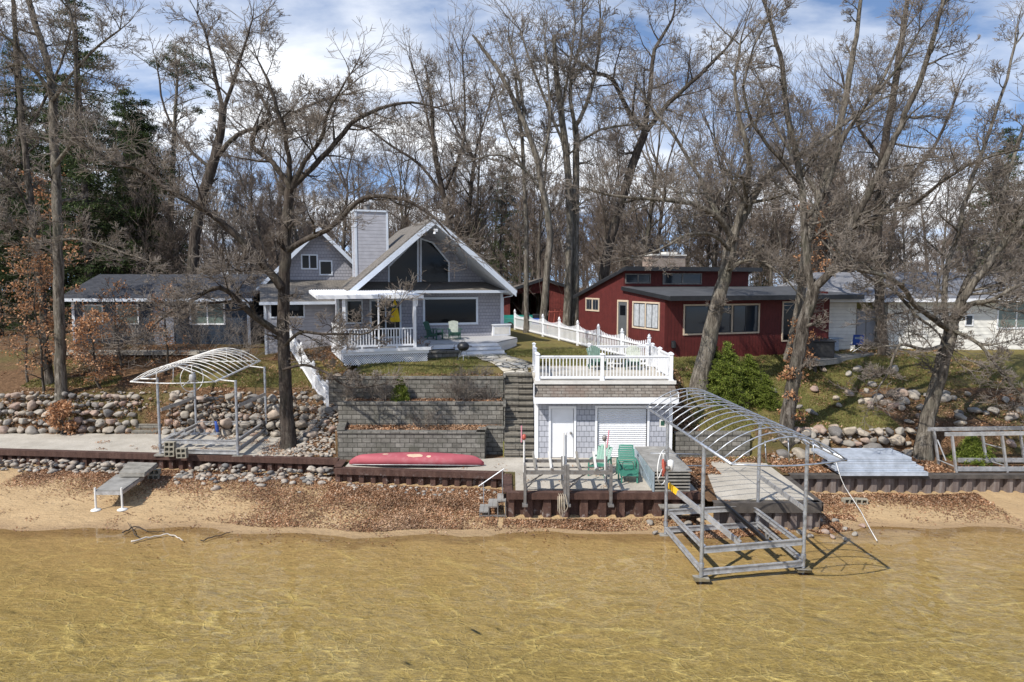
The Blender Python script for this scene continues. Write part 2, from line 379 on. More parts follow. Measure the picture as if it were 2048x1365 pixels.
    vc = t.n('ShaderNodeTexVoronoi', feature='F1'); t.l(t.mapping(co, (1, 1, 0)), vc.inputs['Vector']); vc.inputs['Scale'].default_value = 1.9
    sc_ = t.n('ShaderNodeSeparateXYZ'); t.l(vc.outputs['Color'], sc_.inputs[0])
    base = t.ramp(sc_.outputs[0], [(0, (.42, .38, .30)), (1, (.62, .58, .50))]); base = t.mix(t.ramp(t.noise(co, 8, 5, .7), [(.3, .4), (.6, 0.0)]), base, (.30, .26, .2))
    e = t.ramp(vor.outputs['Distance'], [(.02, 1.0), (.05, 0.0)])
    t.bsdf(t.mix(e, base, (.06, .05, .03)), .85, 0, t.bump(t.math('SUBTRACT', 1.0, e), .8, .03), .3); M['flag'] = t.mat
    # lattice handled in mesh
    M['white'] = simple('white_vinyl', (.80, .81, .83), .45, var=.04, scale=2, bump=.05)
    M['trim'] = simple('pale_trim', (.60, .65, .72), .45, var=.05, scale=2, bump=.05)
    M['white_paint'] = simple('white_paint', (.74, .75, .77), .5, var=.06, scale=2, bump=.05)
    M['soffit'] = simple('soffit', (.55, .57, .60), .6, var=.05, scale=2, bump=.05)
    M['cream'] = simple('cream_trim', (.62, .50, .37), .6, var=.08, scale=3, bump=.05)
    M['black'] = simple('black_metal', (.02, .021, .024), .45, var=.3)
    M['blackroof'] = simple('black_roofing', (.045, .047, .052), .75, var=.3, scale=1.5, bump=.3)
    M['greyroof'] = simple('grey_roll_roofing', (.06, .062, .066), .8, var=.3, scale=1.2, bump=.3)
    M['steel'] = simple('galvanised_steel', (.43, .45, .48), .42, .75, var=.25, scale=6, bump=.1, dirt=(.22, .20, .18))
    M['alu'] = simple('weathered_aluminium', (.42, .42, .42), .5, .45, var=.25, scale=4, bump=.15, dirt=(.24, .22, .19))
    M['dull'] = simple('dull_steel', (.20, .19, .18), .6, .4, var=.35, scale=5, bump=.2, dirt=(.14, .10, .08))
    M['pale_steel'] = simple('pale_blue_steel', (.36, .43, .48), .5, .4, var=.15, scale=4)
    M['wood'] = simple('grey_wood', (.25, .235, .205), .85, var=.35, scale=4, bump=.3)
    M['plywood'] = simple('weathered_board', (.27, .26, .24), .85, var=.3, scale=2, bump=.2, dirt=(.15, .14, .12))
    M['darkwood'] = simple('dark_wood', (.07, .06, .052), .85, var=.4, scale=4, bump=.3)
    M['green'] = simple('green_plastic', (.045, .19, .135), .45, var=.1, scale=3, bump=.05)
    M['dkgreen'] = simple('dark_green_paint', (.022, .085, .06), .5, var=.2, scale=3, bump=.05)
    M['greyback'] = simple('grey_green_slat', (.16, .25, .20), .6, var=.2, scale=5, bump=.1)
    M['pale_slat'] = simple('faded_slat', (.42, .45, .38), .6, var=.2, scale=5, bump=.1)
    M['canoe'] = simple('faded_red_hull', (.34, .072, .09), .7, var=.15, scale=1.3, bump=.1, dirt=(.42, .17, .18))
    M['patch'] = simple('patch_paint', (.60, .42, .30), .6, var=.2, scale=3, bump=.1)
    M['yellow'] = simple('yellow_canvas', (.75, .52, .02), .8, var=.15, scale=4, bump=.2)
    M['teal_band'] = simple('green_canvas', (.02, .09, .05), .8, var=.15, scale=4, bump=.2)
    M['orange'] = simple('yellow_decal', (.85, .48, .02), .5, var=.1)
    M['pink'] = simple('faded_pink', (.62, .25, .30), .6, var=.15)
    M['pvc'] = simple('white_pvc', (.72, .71, .68), .5, var=.08)
    M['redp'] = simple('red_plastic', (.42, .09, .06), .5, var=.2)
    M['bluep'] = simple('blue_cloth', (.02, .07, .32), .7, var=.2)
    M['bluel'] = simple('pale_mesh', (.30, .38, .48), .8, var=.2)
    M['redcloth'] = simple('red_cloth', (.5, .04, .04), .8, var=.2)
    M['block'] = simple('cinder_block', (.30, .275, .215), .95, var=.2, scale=6, bump=.6)
    M['limestone'] = simple('limestone_cap', (.62, .60, .56), .8, var=.12, scale=3, bump=.3)
    M['door_grey'] = simple('grey_door', (.10, .105, .11), .5, var=.1)
    M['door_pale'] = simple('pale_door', (.28, .30, .36), .5, var=.06)
    M['curtain'] = simple('curtain', (.42, .44, .46), .9, var=.25, scale=5, bump=.2)
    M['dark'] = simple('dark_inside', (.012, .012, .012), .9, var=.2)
    M['rubber'] = simple('dark_rubber', (.03, .03, .03), .8, var=.2)
    M['cover'] = simple('hot_tub_cover', (.06, .04, .033), .6, var=.2, scale=3)
    M['tarp'] = simple('green_tarp', (.01, .15, .12), .5, var=.2)
    M['gold'] = simple('old_rope', (.42, .36, .27), .9, var=.2)
    M['bleached'] = simple('bleached_wood', (.48, .43, .37), .85, var=.25, scale=5, bump=.3)
    M['tubshell'] = simple('black_cabinet', (.022, .022, .023), .55, var=.3, scale=3)
    t = NT('window_glass'); b = t.bsdf((.006, .007, .009), .05, 0, t.bump(t.noise(t.coord(), 1.5, 2), .04, .02), .22); M['glass'] = t.mat
    t = NT('blue_grey_glass'); b = t.bsdf((.02, .028, .04), .06, 0, t.bump(t.noise(t.coord(), 1.5, 2), .04, .02), .45); M['glass2'] = t.mat
    t = NT('green_mesh_glass'); b = t.bsdf((.13, .17, .15), .15, 0, None, .6); M['glass3'] = t.mat
mk_materials()
# ================================================================ camera, sun, sky
cam = bpy.data.cameras.new('camera'); cam.sensor_width = 36; cam.lens = F/2048*36; cam.clip_end = 3000; cam.clip_start = .1
co_ = bpy.data.objects.new('camera', cam); COL.objects.link(co_); co_.location = (0, 0, CAMH); co_.rotation_euler = (PI/2-TH, 0, 0)
sc.camera = co_
SUN = Vector((2.36, 2.23, -3.46)).normalized()
sl = bpy.data.lights.new('sun', 'SUN'); sl.energy = 5.0; sl.angle = math.radians(.5); sl.color = (1, .95, .87)
so = bpy.data.objects.new('sun', sl); COL.objects.link(so); so.rotation_euler = SUN.to_track_quat('-Z', 'Y').to_euler()
w = bpy.data.worlds.new('World'); sc.world = w; w.use_nodes = True
wt = w.node_tree; wt.nodes.clear()
def wn(typ, **kw):
    nd = wt.nodes.new(typ)
    for k, v in kw.items(): setattr(nd, k, v)
    return nd
def build_sky():
    L = wt.links.new
    out = wn('ShaderNodeOutputWorld'); bg = wn('ShaderNodeBackground'); L(bg.outputs[0], out.inputs[0]); bg.inputs[1].default_value = .12
    tc = wn('ShaderNodeTexCoord'); sky = wn('ShaderNodeTexSky', sky_type='NISHITA')
    sky.sun_disc = False; sky.sun_elevation = math.asin(-SUN.z); sky.sun_rotation = math.atan2(-SUN.x, -SUN.y)
    sky.air_density = 1.0; sky.dust_density = .3; sky.ozone_density = 2.0
    # the blue of a higher part of the sky near the tree line
    sp = wn('ShaderNodeSeparateXYZ'); L(tc.outputs['Generated'], sp.inputs[0])
    up = wn('ShaderNodeMath', operation='MULTIPLY_ADD'); L(sp.outputs['Z'], up.inputs[0]); up.inputs[1].default_value = 1.25; up.inputs[2].default_value = .22
    cb = wn('ShaderNodeCombineXYZ'); L(sp.outputs['X'], cb.inputs[0]); L(sp.outputs['Y'], cb.inputs[1]); L(up.outputs[0], cb.inputs[2])
    L(cb.outputs[0], sky.inputs[0])
    # clouds: streaked noise on a flat layer overhead
    zz = wn('ShaderNodeMath', operation='ADD'); L(sp.outputs['Z'], zz.inputs[0]); zz.inputs[1].default_value = .16
    dv = wn('ShaderNodeVectorMath', operation='DIVIDE'); L(tc.outputs['Generated'], dv.inputs[0])
    c3 = wn('ShaderNodeCombineXYZ'); [L(zz.outputs[0], c3.inputs[i]) for i in range(3)]; L(c3.outputs[0], dv.inputs[1])
    mp = wn('ShaderNodeMapping'); L(dv.outputs[0], mp.inputs[0]); mp.inputs['Scale'].default_value = (.62, .95, 0.4); mp.inputs['Location'].default_value = (3.35, 1.7, 0)
    nz = wn('ShaderNodeTexNoise'); L(mp.outputs[0], nz.inputs['Vector']); nz.inputs['Scale'].default_value = 1.15; nz.inputs['Detail'].default_value = 9; nz.inputs['Roughness'].default_value = .56; nz.inputs['Distortion'].default_value = .25
    rm = wn('ShaderNodeValToRGB'); L(nz.outputs['Fac'], rm.inputs[0]); rm.color_ramp.elements[0].position = .40; rm.color_ramp.elements[1].position = .58
    n2 = wn('ShaderNodeTexNoise'); L(mp.outputs[0], n2.inputs['Vector']); n2.inputs['Scale'].default_value = 3.2; n2.inputs['Detail'].default_value = 7
    cr = wn('ShaderNodeValToRGB'); L(n2.outputs['Fac'], cr.inputs[0])
    cr.color_ramp.elements[0].position = .3; cr.color_ramp.elements[0].color = (6.6, 7.1, 8.0, 1)
    cr.color_ramp.elements[1].position = .62; cr.color_ramp.elements[1].color = (9.6, 9.8, 10.1, 1)
    mx = wn('ShaderNodeMix', data_type='RGBA'); hi = wn('ShaderNodeMapRange'); L(sp.outputs['Z'], hi.inputs[0]); hi.inputs[1].default_value = .38; hi.inputs[2].default_value = .7; hi.inputs[3].default_value = 1.0; hi.inputs[4].default_value = .25; hm = wn('ShaderNodeMath', operation='MULTIPLY'); L(rm.outputs[0], hm.inputs[0]); L(hi.outputs[0], hm.inputs[1]); L(hm.outputs[0], mx.inputs[0]); gn = wn('ShaderNodeMix', data_type='RGBA', blend_type='MULTIPLY'); gn.inputs[0].default_value = 1; L(sky.outputs[0], gn.inputs[6]); gn.inputs[7].default_value = (1.75, 1.75, 1.75, 1); L(gn.outputs[2], mx.inputs[6]); L(cr.outputs[0], mx.inputs[7])  # cloud cover thinned high overhead, above the view, to deepen shadows
    L(mx.outputs[2], bg.inputs[0])
build_sky()
sc.view_settings.view_transform = 'Standard'; sc.view_settings.look = 'None'; sc.view_settings.gamma = 1; sc.view_settings.exposure = .14
sc.view_settings.use_curve_mapping = False
cy = sc.cycles; cy.use_denoising = True; cy.max_bounces = 6; cy.diffuse_bounces = 3; cy.glossy_bounces = 3; cy.transmission_bounces = 5; cy.transparent_max_bounces = 12
cy.caustics_reflective = False; cy.sample_clamp_indirect = 6
sc.render.use_persistent_data = False

# ================================================================ ground
def shoreY(X): return 21.08+.0028*X*X+.22*math.sin(X*.55+1)+.12*math.sin(X*1.7)
def beachz(X, Y):
    d = Y-shoreY(X)
    z = (min(d*.105, .42) if d > 0 else max(d*.058, -3.2))
    n = noise.noise(Vector((X*.5, Y*.9, 3)))*.05+noise.noise(Vector((X*1.7, Y*2.6, 8)))*.018
    return z+n*min(1, .35+abs(d)*.3)
def wallY(X):
    if X <= -6.8: return 27.98-(X+21)*.1076
    if X <= -.3: return 25.35-(X+6.2)*.1034
    if X <= 6.35: return 22.38
    if X <= 9.95: return 21.5
    return 24.56
def prof(p, Y):
    if Y <= p[0][0]: return p[0][1]
    for (a, za), (b, zb) in zip(p, p[1:]):
        if Y <= b: return lerp(za, zb, (Y-a)/(b-a)) if b > a else zb
    return p[-1][1]
FARP = [(47, 4.68), (60, 4.85), (120, 5.1), (400, 5.6)]
PL = [(20, .98), (31.3, .98), (32.3, 2.7), (34, 3.2), (38.5, 4.55)]+FARP
PLB = [(20, .98), (27.2, 1.0), (28.5, 1.4), (30.5, 2.6), (32, 3.6), (34, 4.15), (38, 4.4)]+FARP
PM = [(20, .92), (27.0, .92), (27.001, 2.0), (28.4, 2.0), (28.401, 2.93), (29.5, 2.93), (29.501, 3.84), (30, 3.94), (32, 4.2), (38, 4.4)]+FARP
PM2 = [(20, .92), (27.9, .92), (27.901, 2.0)]+PM[3:]
PS = [(20, .92), (27.1, .92), (29.9, 3.45), (30.1, 3.9), (30.6, 4.0), (32, 4.2), (38, 4.4)]+FARP
PB = [(20, .92), (31.3, .92), (31.35, 4.05), (32, 4.2), (38, 4.4)]+FARP
PR = [(20, .92), (27.25, .92), (27.251, 1.9), (28.5, 2.3), (29.9, 3.2), (31.5, 4.0), (34, 4.3), (38, 4.4)]+FARP
PW = [(20, .92), (26.9, .92), (27.9, 1.9), (31.3, 2.75), (34.5, 4.0), (40, 4.4)]+FARP
ST = [(-200, PL), (-9.6, PL), (-8.0, PLB), (-7.1, PLB), (-7.099, PM), (-1.1, PM), (-1.099, PM2), (-.37, PM2), (-.369, PS), (.93, PS), (.931, PB), (6.42, PB), (6.421, PR), (7.6, PR), (13.0, PW), (200, PW)]
def upz(X, Y):
    for (a, pa), (b, pb) in zip(ST, ST[1:]):
        if X <= b:
            t = (X-a)/(b-a); return lerp(prof(pa, Y), prof(pb, Y), t)
    return prof(PW, Y)
def gz(X, Y): return upz(X, Y) if Y > wallY(X)+.05 else beachz(X, Y)
def gridmesh(xs, ys, fz, name, mats, matf=None, yfix=None):
    nx, ny = len(xs), len(ys); V = np.zeros((nx, ny, 3), np.float32)
    for i, x in enumerate(xs):
        for j, y in enumerate(ys):
            yy = y if yfix is None else yfix(x, y)
            V[i, j] = (x, yy, fz(x, yy))
    I = np.arange(nx*ny).reshape(nx, ny)
    Q = np.stack([I[:-1, :-1], I[1:, :-1], I[1:, 1:], I[:-1, 1:]], -1).reshape(-1, 4)
    V = V.reshape(-1, 3)
    # drop collapsed quads
    a = V[Q]; ar = np.linalg.norm(np.cross(a[:, 2]-a[:, 0], a[:, 3]-a[:, 1]), axis=1); Q = Q[ar > 1e-7]
    o = mesh_np(name, V, Q, mats, smooth=True)
    if matf:
        c = V[Q].mean(1); o.data.polygons.foreach_set('material_index', np.array([matf(x, y, z) for x, y, z in c], np.int32))
    return o
def span(parts):
    r = []
    for a, b, s in parts: r += list(np.arange(a, b, s))
    return r
xs = span([(-180, -40, 10), (-40, -22, 1.0), (-22, 22, .25), (22, 40, 1.0), (40, 181, 10)])+[-7.1, -7.099, -1.1, -1.099, -.37, -.369, .93, .931, 6.42, 6.421, -6.801, -6.8, -.3, -.299, 6.35, 6.351, 9.95, 9.951]
xs = sorted(set(round(float(x), 4) for x in xs))
ys = span([(21.5, 40, .25), (40, 60, 1.0), (60, 120, 6), (120, 420, 30)])+[27.0, 27.001, 28.4, 28.401, 29.5, 29.501, 27.25, 27.251, 27.9, 27.901, 31.3, 31.35]
ys = sorted(set(round(float(y), 4) for y in ys))
def upn(X, Y):
    z = upz(X, Y)
    if Y > 33: z += noise.noise(Vector((X*.4, Y*.4, 0)))*.06
    elif X > 10.5 and Y > 28: z += noise.noise(Vector((X*.6, Y*.6, 0)))*.12
    return z
def gmat(x, y, z):
    if y > 52+3*noise.noise(Vector((x*.1, 0, 0))): return 1
    if y < 27.1: return 1
    if -7.1 < x < -.37 and y < 29.6: return 1
    if x < -7.1 and y < 33.0: return 1
    if x < -9 and y > 36.3: return 1
    if x < -14 and noise.noise(Vector((x*.3, y*.3, 5))) > .08: return 1
    if x < -24: return 1
    if 6.3 < x < 7.4 and y < 31.5: return 1
    if x > 10 and y < 27.9: return 1
    if x > 16.2 and y < 32: return 1
    return 0
up = gridmesh(xs, ys, upn, 'ground', [M['lawn'], M['floor']], gmat, lambda x, y: max(y, wallY(x)+.12)); tag(up, kind='structure')
bx = span([(-180, -30, 15), (-30, -17, .5), (-17, 17, .1), (17, 30, .5), (30, 181, 15)]); by = span([(-150, 8, 12), (8, 12.5, .5), (12.5, 25.8, .1), (25.8, 29.5, .5)])
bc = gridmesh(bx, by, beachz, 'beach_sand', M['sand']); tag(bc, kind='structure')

# ================================================================ water
WT = .22
def water():
    res = .036
    X = np.concatenate([np.arange(-170, -15.5, 12.), np.arange(-15.5, 15.5, res), np.arange(15.5, 180, 12.)])
    Y = np.concatenate([np.arange(-150, 12.4, 10.), np.arange(12.4, 23.6, res)])
    gx, gy = np.meshgrid(X, Y, indexing='ij')
    h = np.zeros_like(gx); r = np.random.RandomState(5)
    wx = gx+.35*np.sin(gy*.9+gx*.25)+.2*np.sin(gx*1.3-gy*.4); wy = gy+.3*np.sin(gx*.8+1.2)+.15*np.sin(gy*1.7+gx*.6)
    for i in range(26):
        th = math.radians(-105+r.normal(0, 50)); lam = r.uniform(.26, .8); k = 2*PI/lam
        a = .0024*(lam/.5)**1.4
        s = np.sin(k*(np.cos(th)*wx+np.sin(th)*wy)+r.uniform(0, 6.28))
        h += a*s
    # long gentle swells bending round towards the shore
    cr = gy*1.0+gx*.32+.6*np.sin(gx*.35+.7)
    sw = np.sin(cr*2*PI/1.15); h += .0032*np.exp(-3*(1-sw))*1.0
    fade = np.clip((22.2-gy)/4.0, .04, 1); h = h*fade*.34
    V = np.stack([gx, gy, h], -1).reshape(-1, 3); nx, ny = gx.shape; I = np.arange(nx*ny).reshape(nx, ny)
    Q = np.stack([I[:-1, :-1], I[1:, :-1], I[1:, 1:], I[:-1, 1:]], -1).reshape(-1, 4)
    t = NT('lake_water')
    tp = t.n('ShaderNodeBsdfTransparent'); tp.inputs[0].default_value = (.955, .915, .79, 1)
    gl = t.n('ShaderNodeBsdfGlossy'); gl.inputs['Roughness'].default_value = .04
    fr = t.n('ShaderNodeFresnel'); fr.inputs['IOR'].default_value = 1.33
    mx = t.n('ShaderNodeMixShader'); t.l(fr.outputs[0], mx.inputs[0]); t.l(tp.outputs[0], mx.inputs[1]); t.l(gl.outputs[0], mx.inputs[2]); t.l(mx.outputs[0], t.out.inputs[0])
    o = mesh_np('lake_water', V, Q, t.mat); tag(o, kind='structure')
water()
# ================================================================ shore: piling, slabs, block walls, steps
def seawall(name, a, b, zt, zb, label, mat, capmat, pitch=.42, d=.16, flat=.5, capw=.30, caph=.2, group='steel seawalls along the beach'):
    a = Vector((a[0], a[1], 0)); b = Vector((b[0], b[1], 0)); L = (b-a).length; dr = (b-a)/L; nr = Vector((dr.y, -dr.x, 0))
    t = thing(name, label, 'seawall', ((a+b)/2).to_tuple()[:2]+(zb,), 0, group)
    m = MB(); n = int(L/pitch)+1; pts = []
    for i in range(n):
        s0 = i*pitch
        for ds, off in ((0, 0), (.5*flat*pitch*1.6, 0), (.5*flat*pitch*1.6+.05, -d), (pitch-.05, -d)):
            s = s0+ds
            if s <= L: pts.append((s, off))
    pts.append((L, pts[-1][1]))
    for (s, o), (s2, o2) in zip(pts, pts[1:]):
        p = a+dr*s+nr*(o-.02); q = a+dr*s2+nr*(o2-.02)
        m.add([(p.x, p.y, zb-.3), (q.x, q.y, zb-.3), (q.x, q.y, zt-.03), (p.x, p.y, zt-.03)], [(0, 1, 2, 3)])
    o = m.build('sheet_piling', mat, t, world=True)
    sm = o.modifiers.new('s', 'SOLIDIFY'); sm.thickness = .012
    m = MB()
    p = a-nr*(capw/2-.06); q = b-nr*(capw/2-.06)
    m.beam((p.x, p.y, zt-.01), (q.x, q.y, zt-.01), capw, .02)
    f0 = a+nr*.06; f1 = b+nr*.06
    m.beam((f0.x, f0.y, zt-caph/2-.02), (f1.x, f1.y, zt-caph/2-.02), .02, caph-.004)
    m.build('cap_channel', capmat, t, world=True)
    return t
R_, C_ = M['rust'], M['rust']
seawall('steel_seawall', (-34, wallY(-34)), (-6.85, wallY(-6.85)), 1.05, .2, 'long rusty steel seawall holding the concrete pad at the left', R_, C_)
seawall('steel_seawall', (-6.72, 25.4), (-.32, 24.74), .98, .3, 'rusty steel seawall below the upturned red canoe', R_, C_, pitch=.46)
seawall('steel_seawall', (-.18, 22.36), (6.30, 22.36), .98, -.1, 'tall stained steel seawall in front of the boathouse patio', R_, C_, pitch=.62, d=.2)
seawall('steel_seawall', (6.5, 21.46), (9.95, 21.46), .93, -.05, 'old dark piling under the front edge of the bare concrete ramp slab', M['oldpile'], M['darkwood'], pitch=.5, caph=.3)
seawall('steel_seawall', (10.2, 24.52), (34, 24.52), .98, .1, 'long grey weathered piling wall at the right of the beach', M['oldpile'], M['darkwood'], pitch=.5, caph=.12)
seawall('steel_seawall', (-6.75, 26.5), (-6.72, 25.45), 1.03, .3, 'short rusty return of the left seawall beside the canoe', R_, C_, group='short seawall returns')
seawall('steel_seawall', (-.25, 24.7), (-.22, 22.45), .97, .1, 'rusty side wall of the boathouse patio above the small grey steps', R_, C_, group='short seawall returns')
seawall('steel_seawall', (9.98, 21.5), (10.1, 24.5), .93, .1, 'dark side wall of the concrete ramp slab at its right', M['oldpile'], M['darkwood'], group='short seawall returns', caph=.3)
def slab(name, poly, z0, z1, mat=None, bevel=.012):
    m = MB(); m.prism(poly, z0, z1); o = m.build(name, mat or M['concrete'], bevel=bevel); return tag(o, kind='structure')
slab('concrete_pad', [(-34, wallY(-34)+.32), (-8.9, wallY(-8.9)+.32), (-8.6, 28.2), (-10.3, 31.2), (-34, 31.2)], .9, 1.03)
slab('concrete_patio', [(.12, 22.68), (6.28, 22.68), (6.28, 25.6), (6.75, 26.9), (6.45, 26.95), (-.35, 27.05), (-1.1, 26.85), (-6.4, 26.8), (-6.4, 25.72), (.12, 25.06)], .85, .965)
slab('concrete_ramp', [(6.7, 21.75), (9.85, 21.75), (9.95, 26.2), (7.9, 26.5), (7.2, 24.6)], .85, .955)
# block retaining walls
def blockwall(label, pts, z0, z1, th=.3, grp='terraced block retaining walls'):
    """pts: front line (left to right), thickness goes back (+y side)"""
    t = thing('block_retaining_wall', label, 'retaining wall', (pts[0][0], pts[0][1], z0), 0, grp)
    m = MB(); c = MB()
    for (x0, y0), (x1, y1) in zip(pts, pts[1:]):
        d = Vector((x1-x0, y1-y0)).normalized(); n = Vector((-d.y, d.x))
        q = [(x0, y0), (x1, y1), (x1+n.x*th, y1+n.y*th), (x0+n.x*th, y0+n.y*th)]
        m.prism(q, z0-.1, z1-.1)
        e = .035; q2 = [(x0-n.x*e-d.x*e, y0-n.y*e-d.y*e), (x1-n.x*e+d.x*e, y1-n.y*e+d.y*e), (x1+n.x*(th+e)+d.x*e, y1+n.y*(th+e)+d.y*e), (x0+n.x*(th+e)-d.x*e, y0+n.y*(th+e)-d.y*e)]
        c.prism(q2, z1-.1, z1)
    m.build('wall_face', M['wall_block'], t, world=True); c.build('wall_cap', M['wall_block'], t, world=True, bevel=.01); return t
blockwall('lowest grey block terrace wall, right behind the red canoe', [(-6.95, 26.88), (-1.1, 26.8), (-1.06, 27.75), (-.36, 27.7)], .85, 2.07)
blockwall('middle grey block terrace wall between two leafy planting beds', [(-7.3, 28.3), (-.38, 28.25)], 1.9, 3.0)
blockwall('topmost grey block terrace wall at the edge of the front lawn', [(-7.95, 29.4), (-.38, 29.35)], 2.85, 3.92)
blockwall('low block wall with capstones stepping up the left end of the terraces', [(-7.25, 29.6), (-7.2, 28.2), (-7.0, 26.95)], .9, 2.2, .26)
t_ = blockwall('block wall stepped beside the outdoor stairs on their left', [(-.36, 30.2), (-.36, 29.4)], 2.9, 3.98, .05, 'stair side walls')
blockwall('block wall beside the stairs below the middle terrace', [(-.34, 29.4), (-.34, 27.75)], 1.0, 2.98, .05, 'stair side walls')
blockwall('grey block wall right of the boathouse behind the boat lift canopy', [(6.6, 27.15), (9.6, 27.1)], .85, 1.98, .3, 'walls right of the boathouse')
blockwall('small block planter wall under the porch deck beside the steps', [(-4.9, 33.35), (-2.55, 34.15)], 4.1, 4.62, .3, 'planter walls')
# outdoor stairs
t = thing('outdoor_stairs', 'steep mossy block stairs climbing between the terraces and the boathouse', 'stairs', (.3, 27, .9))
n = 14
for i in range(n):
    z = .95+(i+1)*(3.05/n); y0 = 27.05+i*.215
    m = MB(); r = random.Random(i)
    m.box(-.31, .30+r.uniform(-.1, .1), y0+.01, y0+.6, z-.30, z-.115); 
    m.box(-.31, .905, y0+.06, y0+.62, z-.30, z-.12)
    xm = r.choice([.15, .3, .45])
    m.box(-.32, xm-.004, y0-.03+r.uniform(-.01, .01), y0+.62, z-.12, z+r.uniform(-.008, .008)); m.box(xm+.004, .91, y0-.03+r.uniform(-.01, .01), y0+.62, z-.12, z+r.uniform(-.008, .008))
    m.build('stair_step', M['step_block'], t, world=True, bevel=.015)
# flagstone path
def strip(name, line, mat, dz=.02):
    vs = []; fs = []
    for i, (x, y, wd) in enumerate(line):
        a = line[max(i-1, 0)]; b = line[min(i+1, len(line)-1)]; d = Vector((b[0]-a[0], b[1]-a[1])).normalized(); n = Vector((-d.y, d.x))
        for k in range(5):
            s = (k/4-.5)*wd; x2, y2 = x+n.x*s, y+n.y*s; vs.append((x2, y2, upn(x2, y2)+dz+.012))
    for i in range(len(line)-1):
        for k in range(4): fs.append((i*5+k, (i+1)*5+k, (i+1)*5+k+1, i*5+k+1)[::-1])
    m = MB(); m.add(vs, fs); o = m.build(name, mat, smooth=True)
    s = o.modifiers.new('s', 'SOLIDIFY'); s.thickness = .03; s.offset = 0
    return tag(o, kind='structure')
pl = [(.32, 30.05, 1.25), (.32, 30.7, 1.6), (.2, 31.5, 1.75), (-.2, 32.4, 1.7), (-.7, 33.4, 1.7), (-1.05, 34.4, 1.6), (-1.2, 35.0, 1.6)]
pf = []
for a, b in zip(pl, pl[1:]):
    for k in range(4): pf.append(tuple(lerp(a[j], b[j], k/4) for j in range(3)))
strip('flagstone_path', pf+[pl[-1]], M['flag'], .03)

# ================================================================ boathouse
BX0, BX1, BY0, BY1 = .93, 6.40, 27.0, 31.6
t = thing('boathouse', 'small grey shingled boathouse with white door and roll-up door under the deck', 'boathouse', (3.6, 27, .95))
W = True
m = MB()
dx0, dx1, dz1 = 1.56, 2.48, 2.98; gx0, gx1, gz1 = 3.42, 5.42, 3.0; Zf = .95; Zt = 3.42
for (a, b, c, d) in ((BX0, dx0, Zf, Zt), (dx0, dx1, dz1, Zt), (dx1, gx0, Zf, Zt), (gx0, gx1, gz1, Zt), (gx1, BX1, Zf, Zt)): m.box(a, b, BY0, BY0+.15, c, d)
m.box(BX0, BX0+.15, BY0+.15, BY1, Zf, Zt); m.box(BX1-.15, BX1, BY0+.15, BY1, Zf, Zt); m.box(BX0+.15, BX1-.15, BY1-.15, BY1, Zf, Zt)
m.build('wall', M['boat_shake'], t, world=W)
m = MB()
for a, b in ((BX0-.03, BX0+.12), (BX1-.12, BX1+.03)): m.box(a, b, BY0-.03, BY0+.02, Zf, Zt-.12)
for a, b, zt in ((dx0, dx1, dz1), (gx0, gx1, gz1)):
    m.box(a-.09, a, BY0-.035, BY0+.06, Zf, zt+.09); m.box(b, b+.09, BY0-.035, BY0+.06, Zf, zt+.09); m.box(a, b, BY0-.035, BY0+.06, zt, zt+.09)
m.build('trim', M['white'], t, world=W)
d = MB().box(dx0+.01, dx1-.01, BY0+.03, BY0+.08, Zf+.02, dz1-.01).build('door', M['white_paint'], t, world=W, bevel=.01)
k = MB().tube([(dx1-.12, BY0-.05, 1.98), (dx1-.12, BY0+.04, 1.98)], .045, 12); k.lathe([(0, .05), (.03, .045), (.04, 0), (.03, -.045), (0, -.05)], (dx1-.12, BY0-.06, 1.98), 10); k.build('door_knob', M['dull'], d, world=W)
g = MB(); pts = []
nsl = 24
for i in range(nsl):
    z0 = lerp(Zf, gz1, i/nsl); z1 = lerp(Zf, gz1, (i+1)/nsl); zm = (z0+z1)/2
    pts += [(BY0+.07, z0+.002), (BY0+.045, z0+.02), (BY0+.035, zm), (BY0+.045, z1-.02), (BY0+.07, z1-.002)]
g.yprism([(BY0+.12, gz1), (BY0+.12, Zf)]+pts, gx0+.03, gx1-.03)
g.build('rollup_door', M['white_paint'], t, world=W)
m = MB(); m.box(gx0, gx0+.03, BY0+.02, BY0+.1, Zf, gz1); m.box(gx1-.03, gx1, BY0+.02, BY0+.1, Zf, gz1); m.box(gx0+.03, gx1-.03, BY0+.02, BY0+.1, gz1-.03, gz1); m.build('door_track', M['black'], t, world=W)
m = MB(); m.slab([(BX0-.05, 26.5, 3.5), (BX1+.12, 26.5, 3.5), (BX1+.02, 26.78, 4.02), (BX0-.05, 26.78, 4.02)], .05); m.build('mansard_roof', M['brown_shingles'], t, world=W)
m = MB(); m.box(BX0-.08, BX1+.14, 26.46, 26.50, 3.26, 3.5); m.box(BX0-.08, BX1+.14, 26.504, BY0, 3.3, 3.34); m.box(BX0-.08, BX0-.05, 26.504, 26.98, 3.342, 4.0); m.box(BX1+.12, BX1+.15, 26.504, 26.98, 3.342, 3.7)
m.build('fascia', M['white'], t, world=W)
m = MB(); m.prism([(BX0-.06, 26.72), (BX1+.06, 26.72), (BX1+.3, 31.75), (BX0-.06, 31.75)], 4.03, 4.13); m.build('deck_slab', M['concrete'], t, world=W, bevel=.01)
m = MB(); m.box(BX0-.07, BX1+.08, 26.685, 26.715, 4.0, 4.14); m.build('deck_edge_trim', M['limestone'], t, world=W)
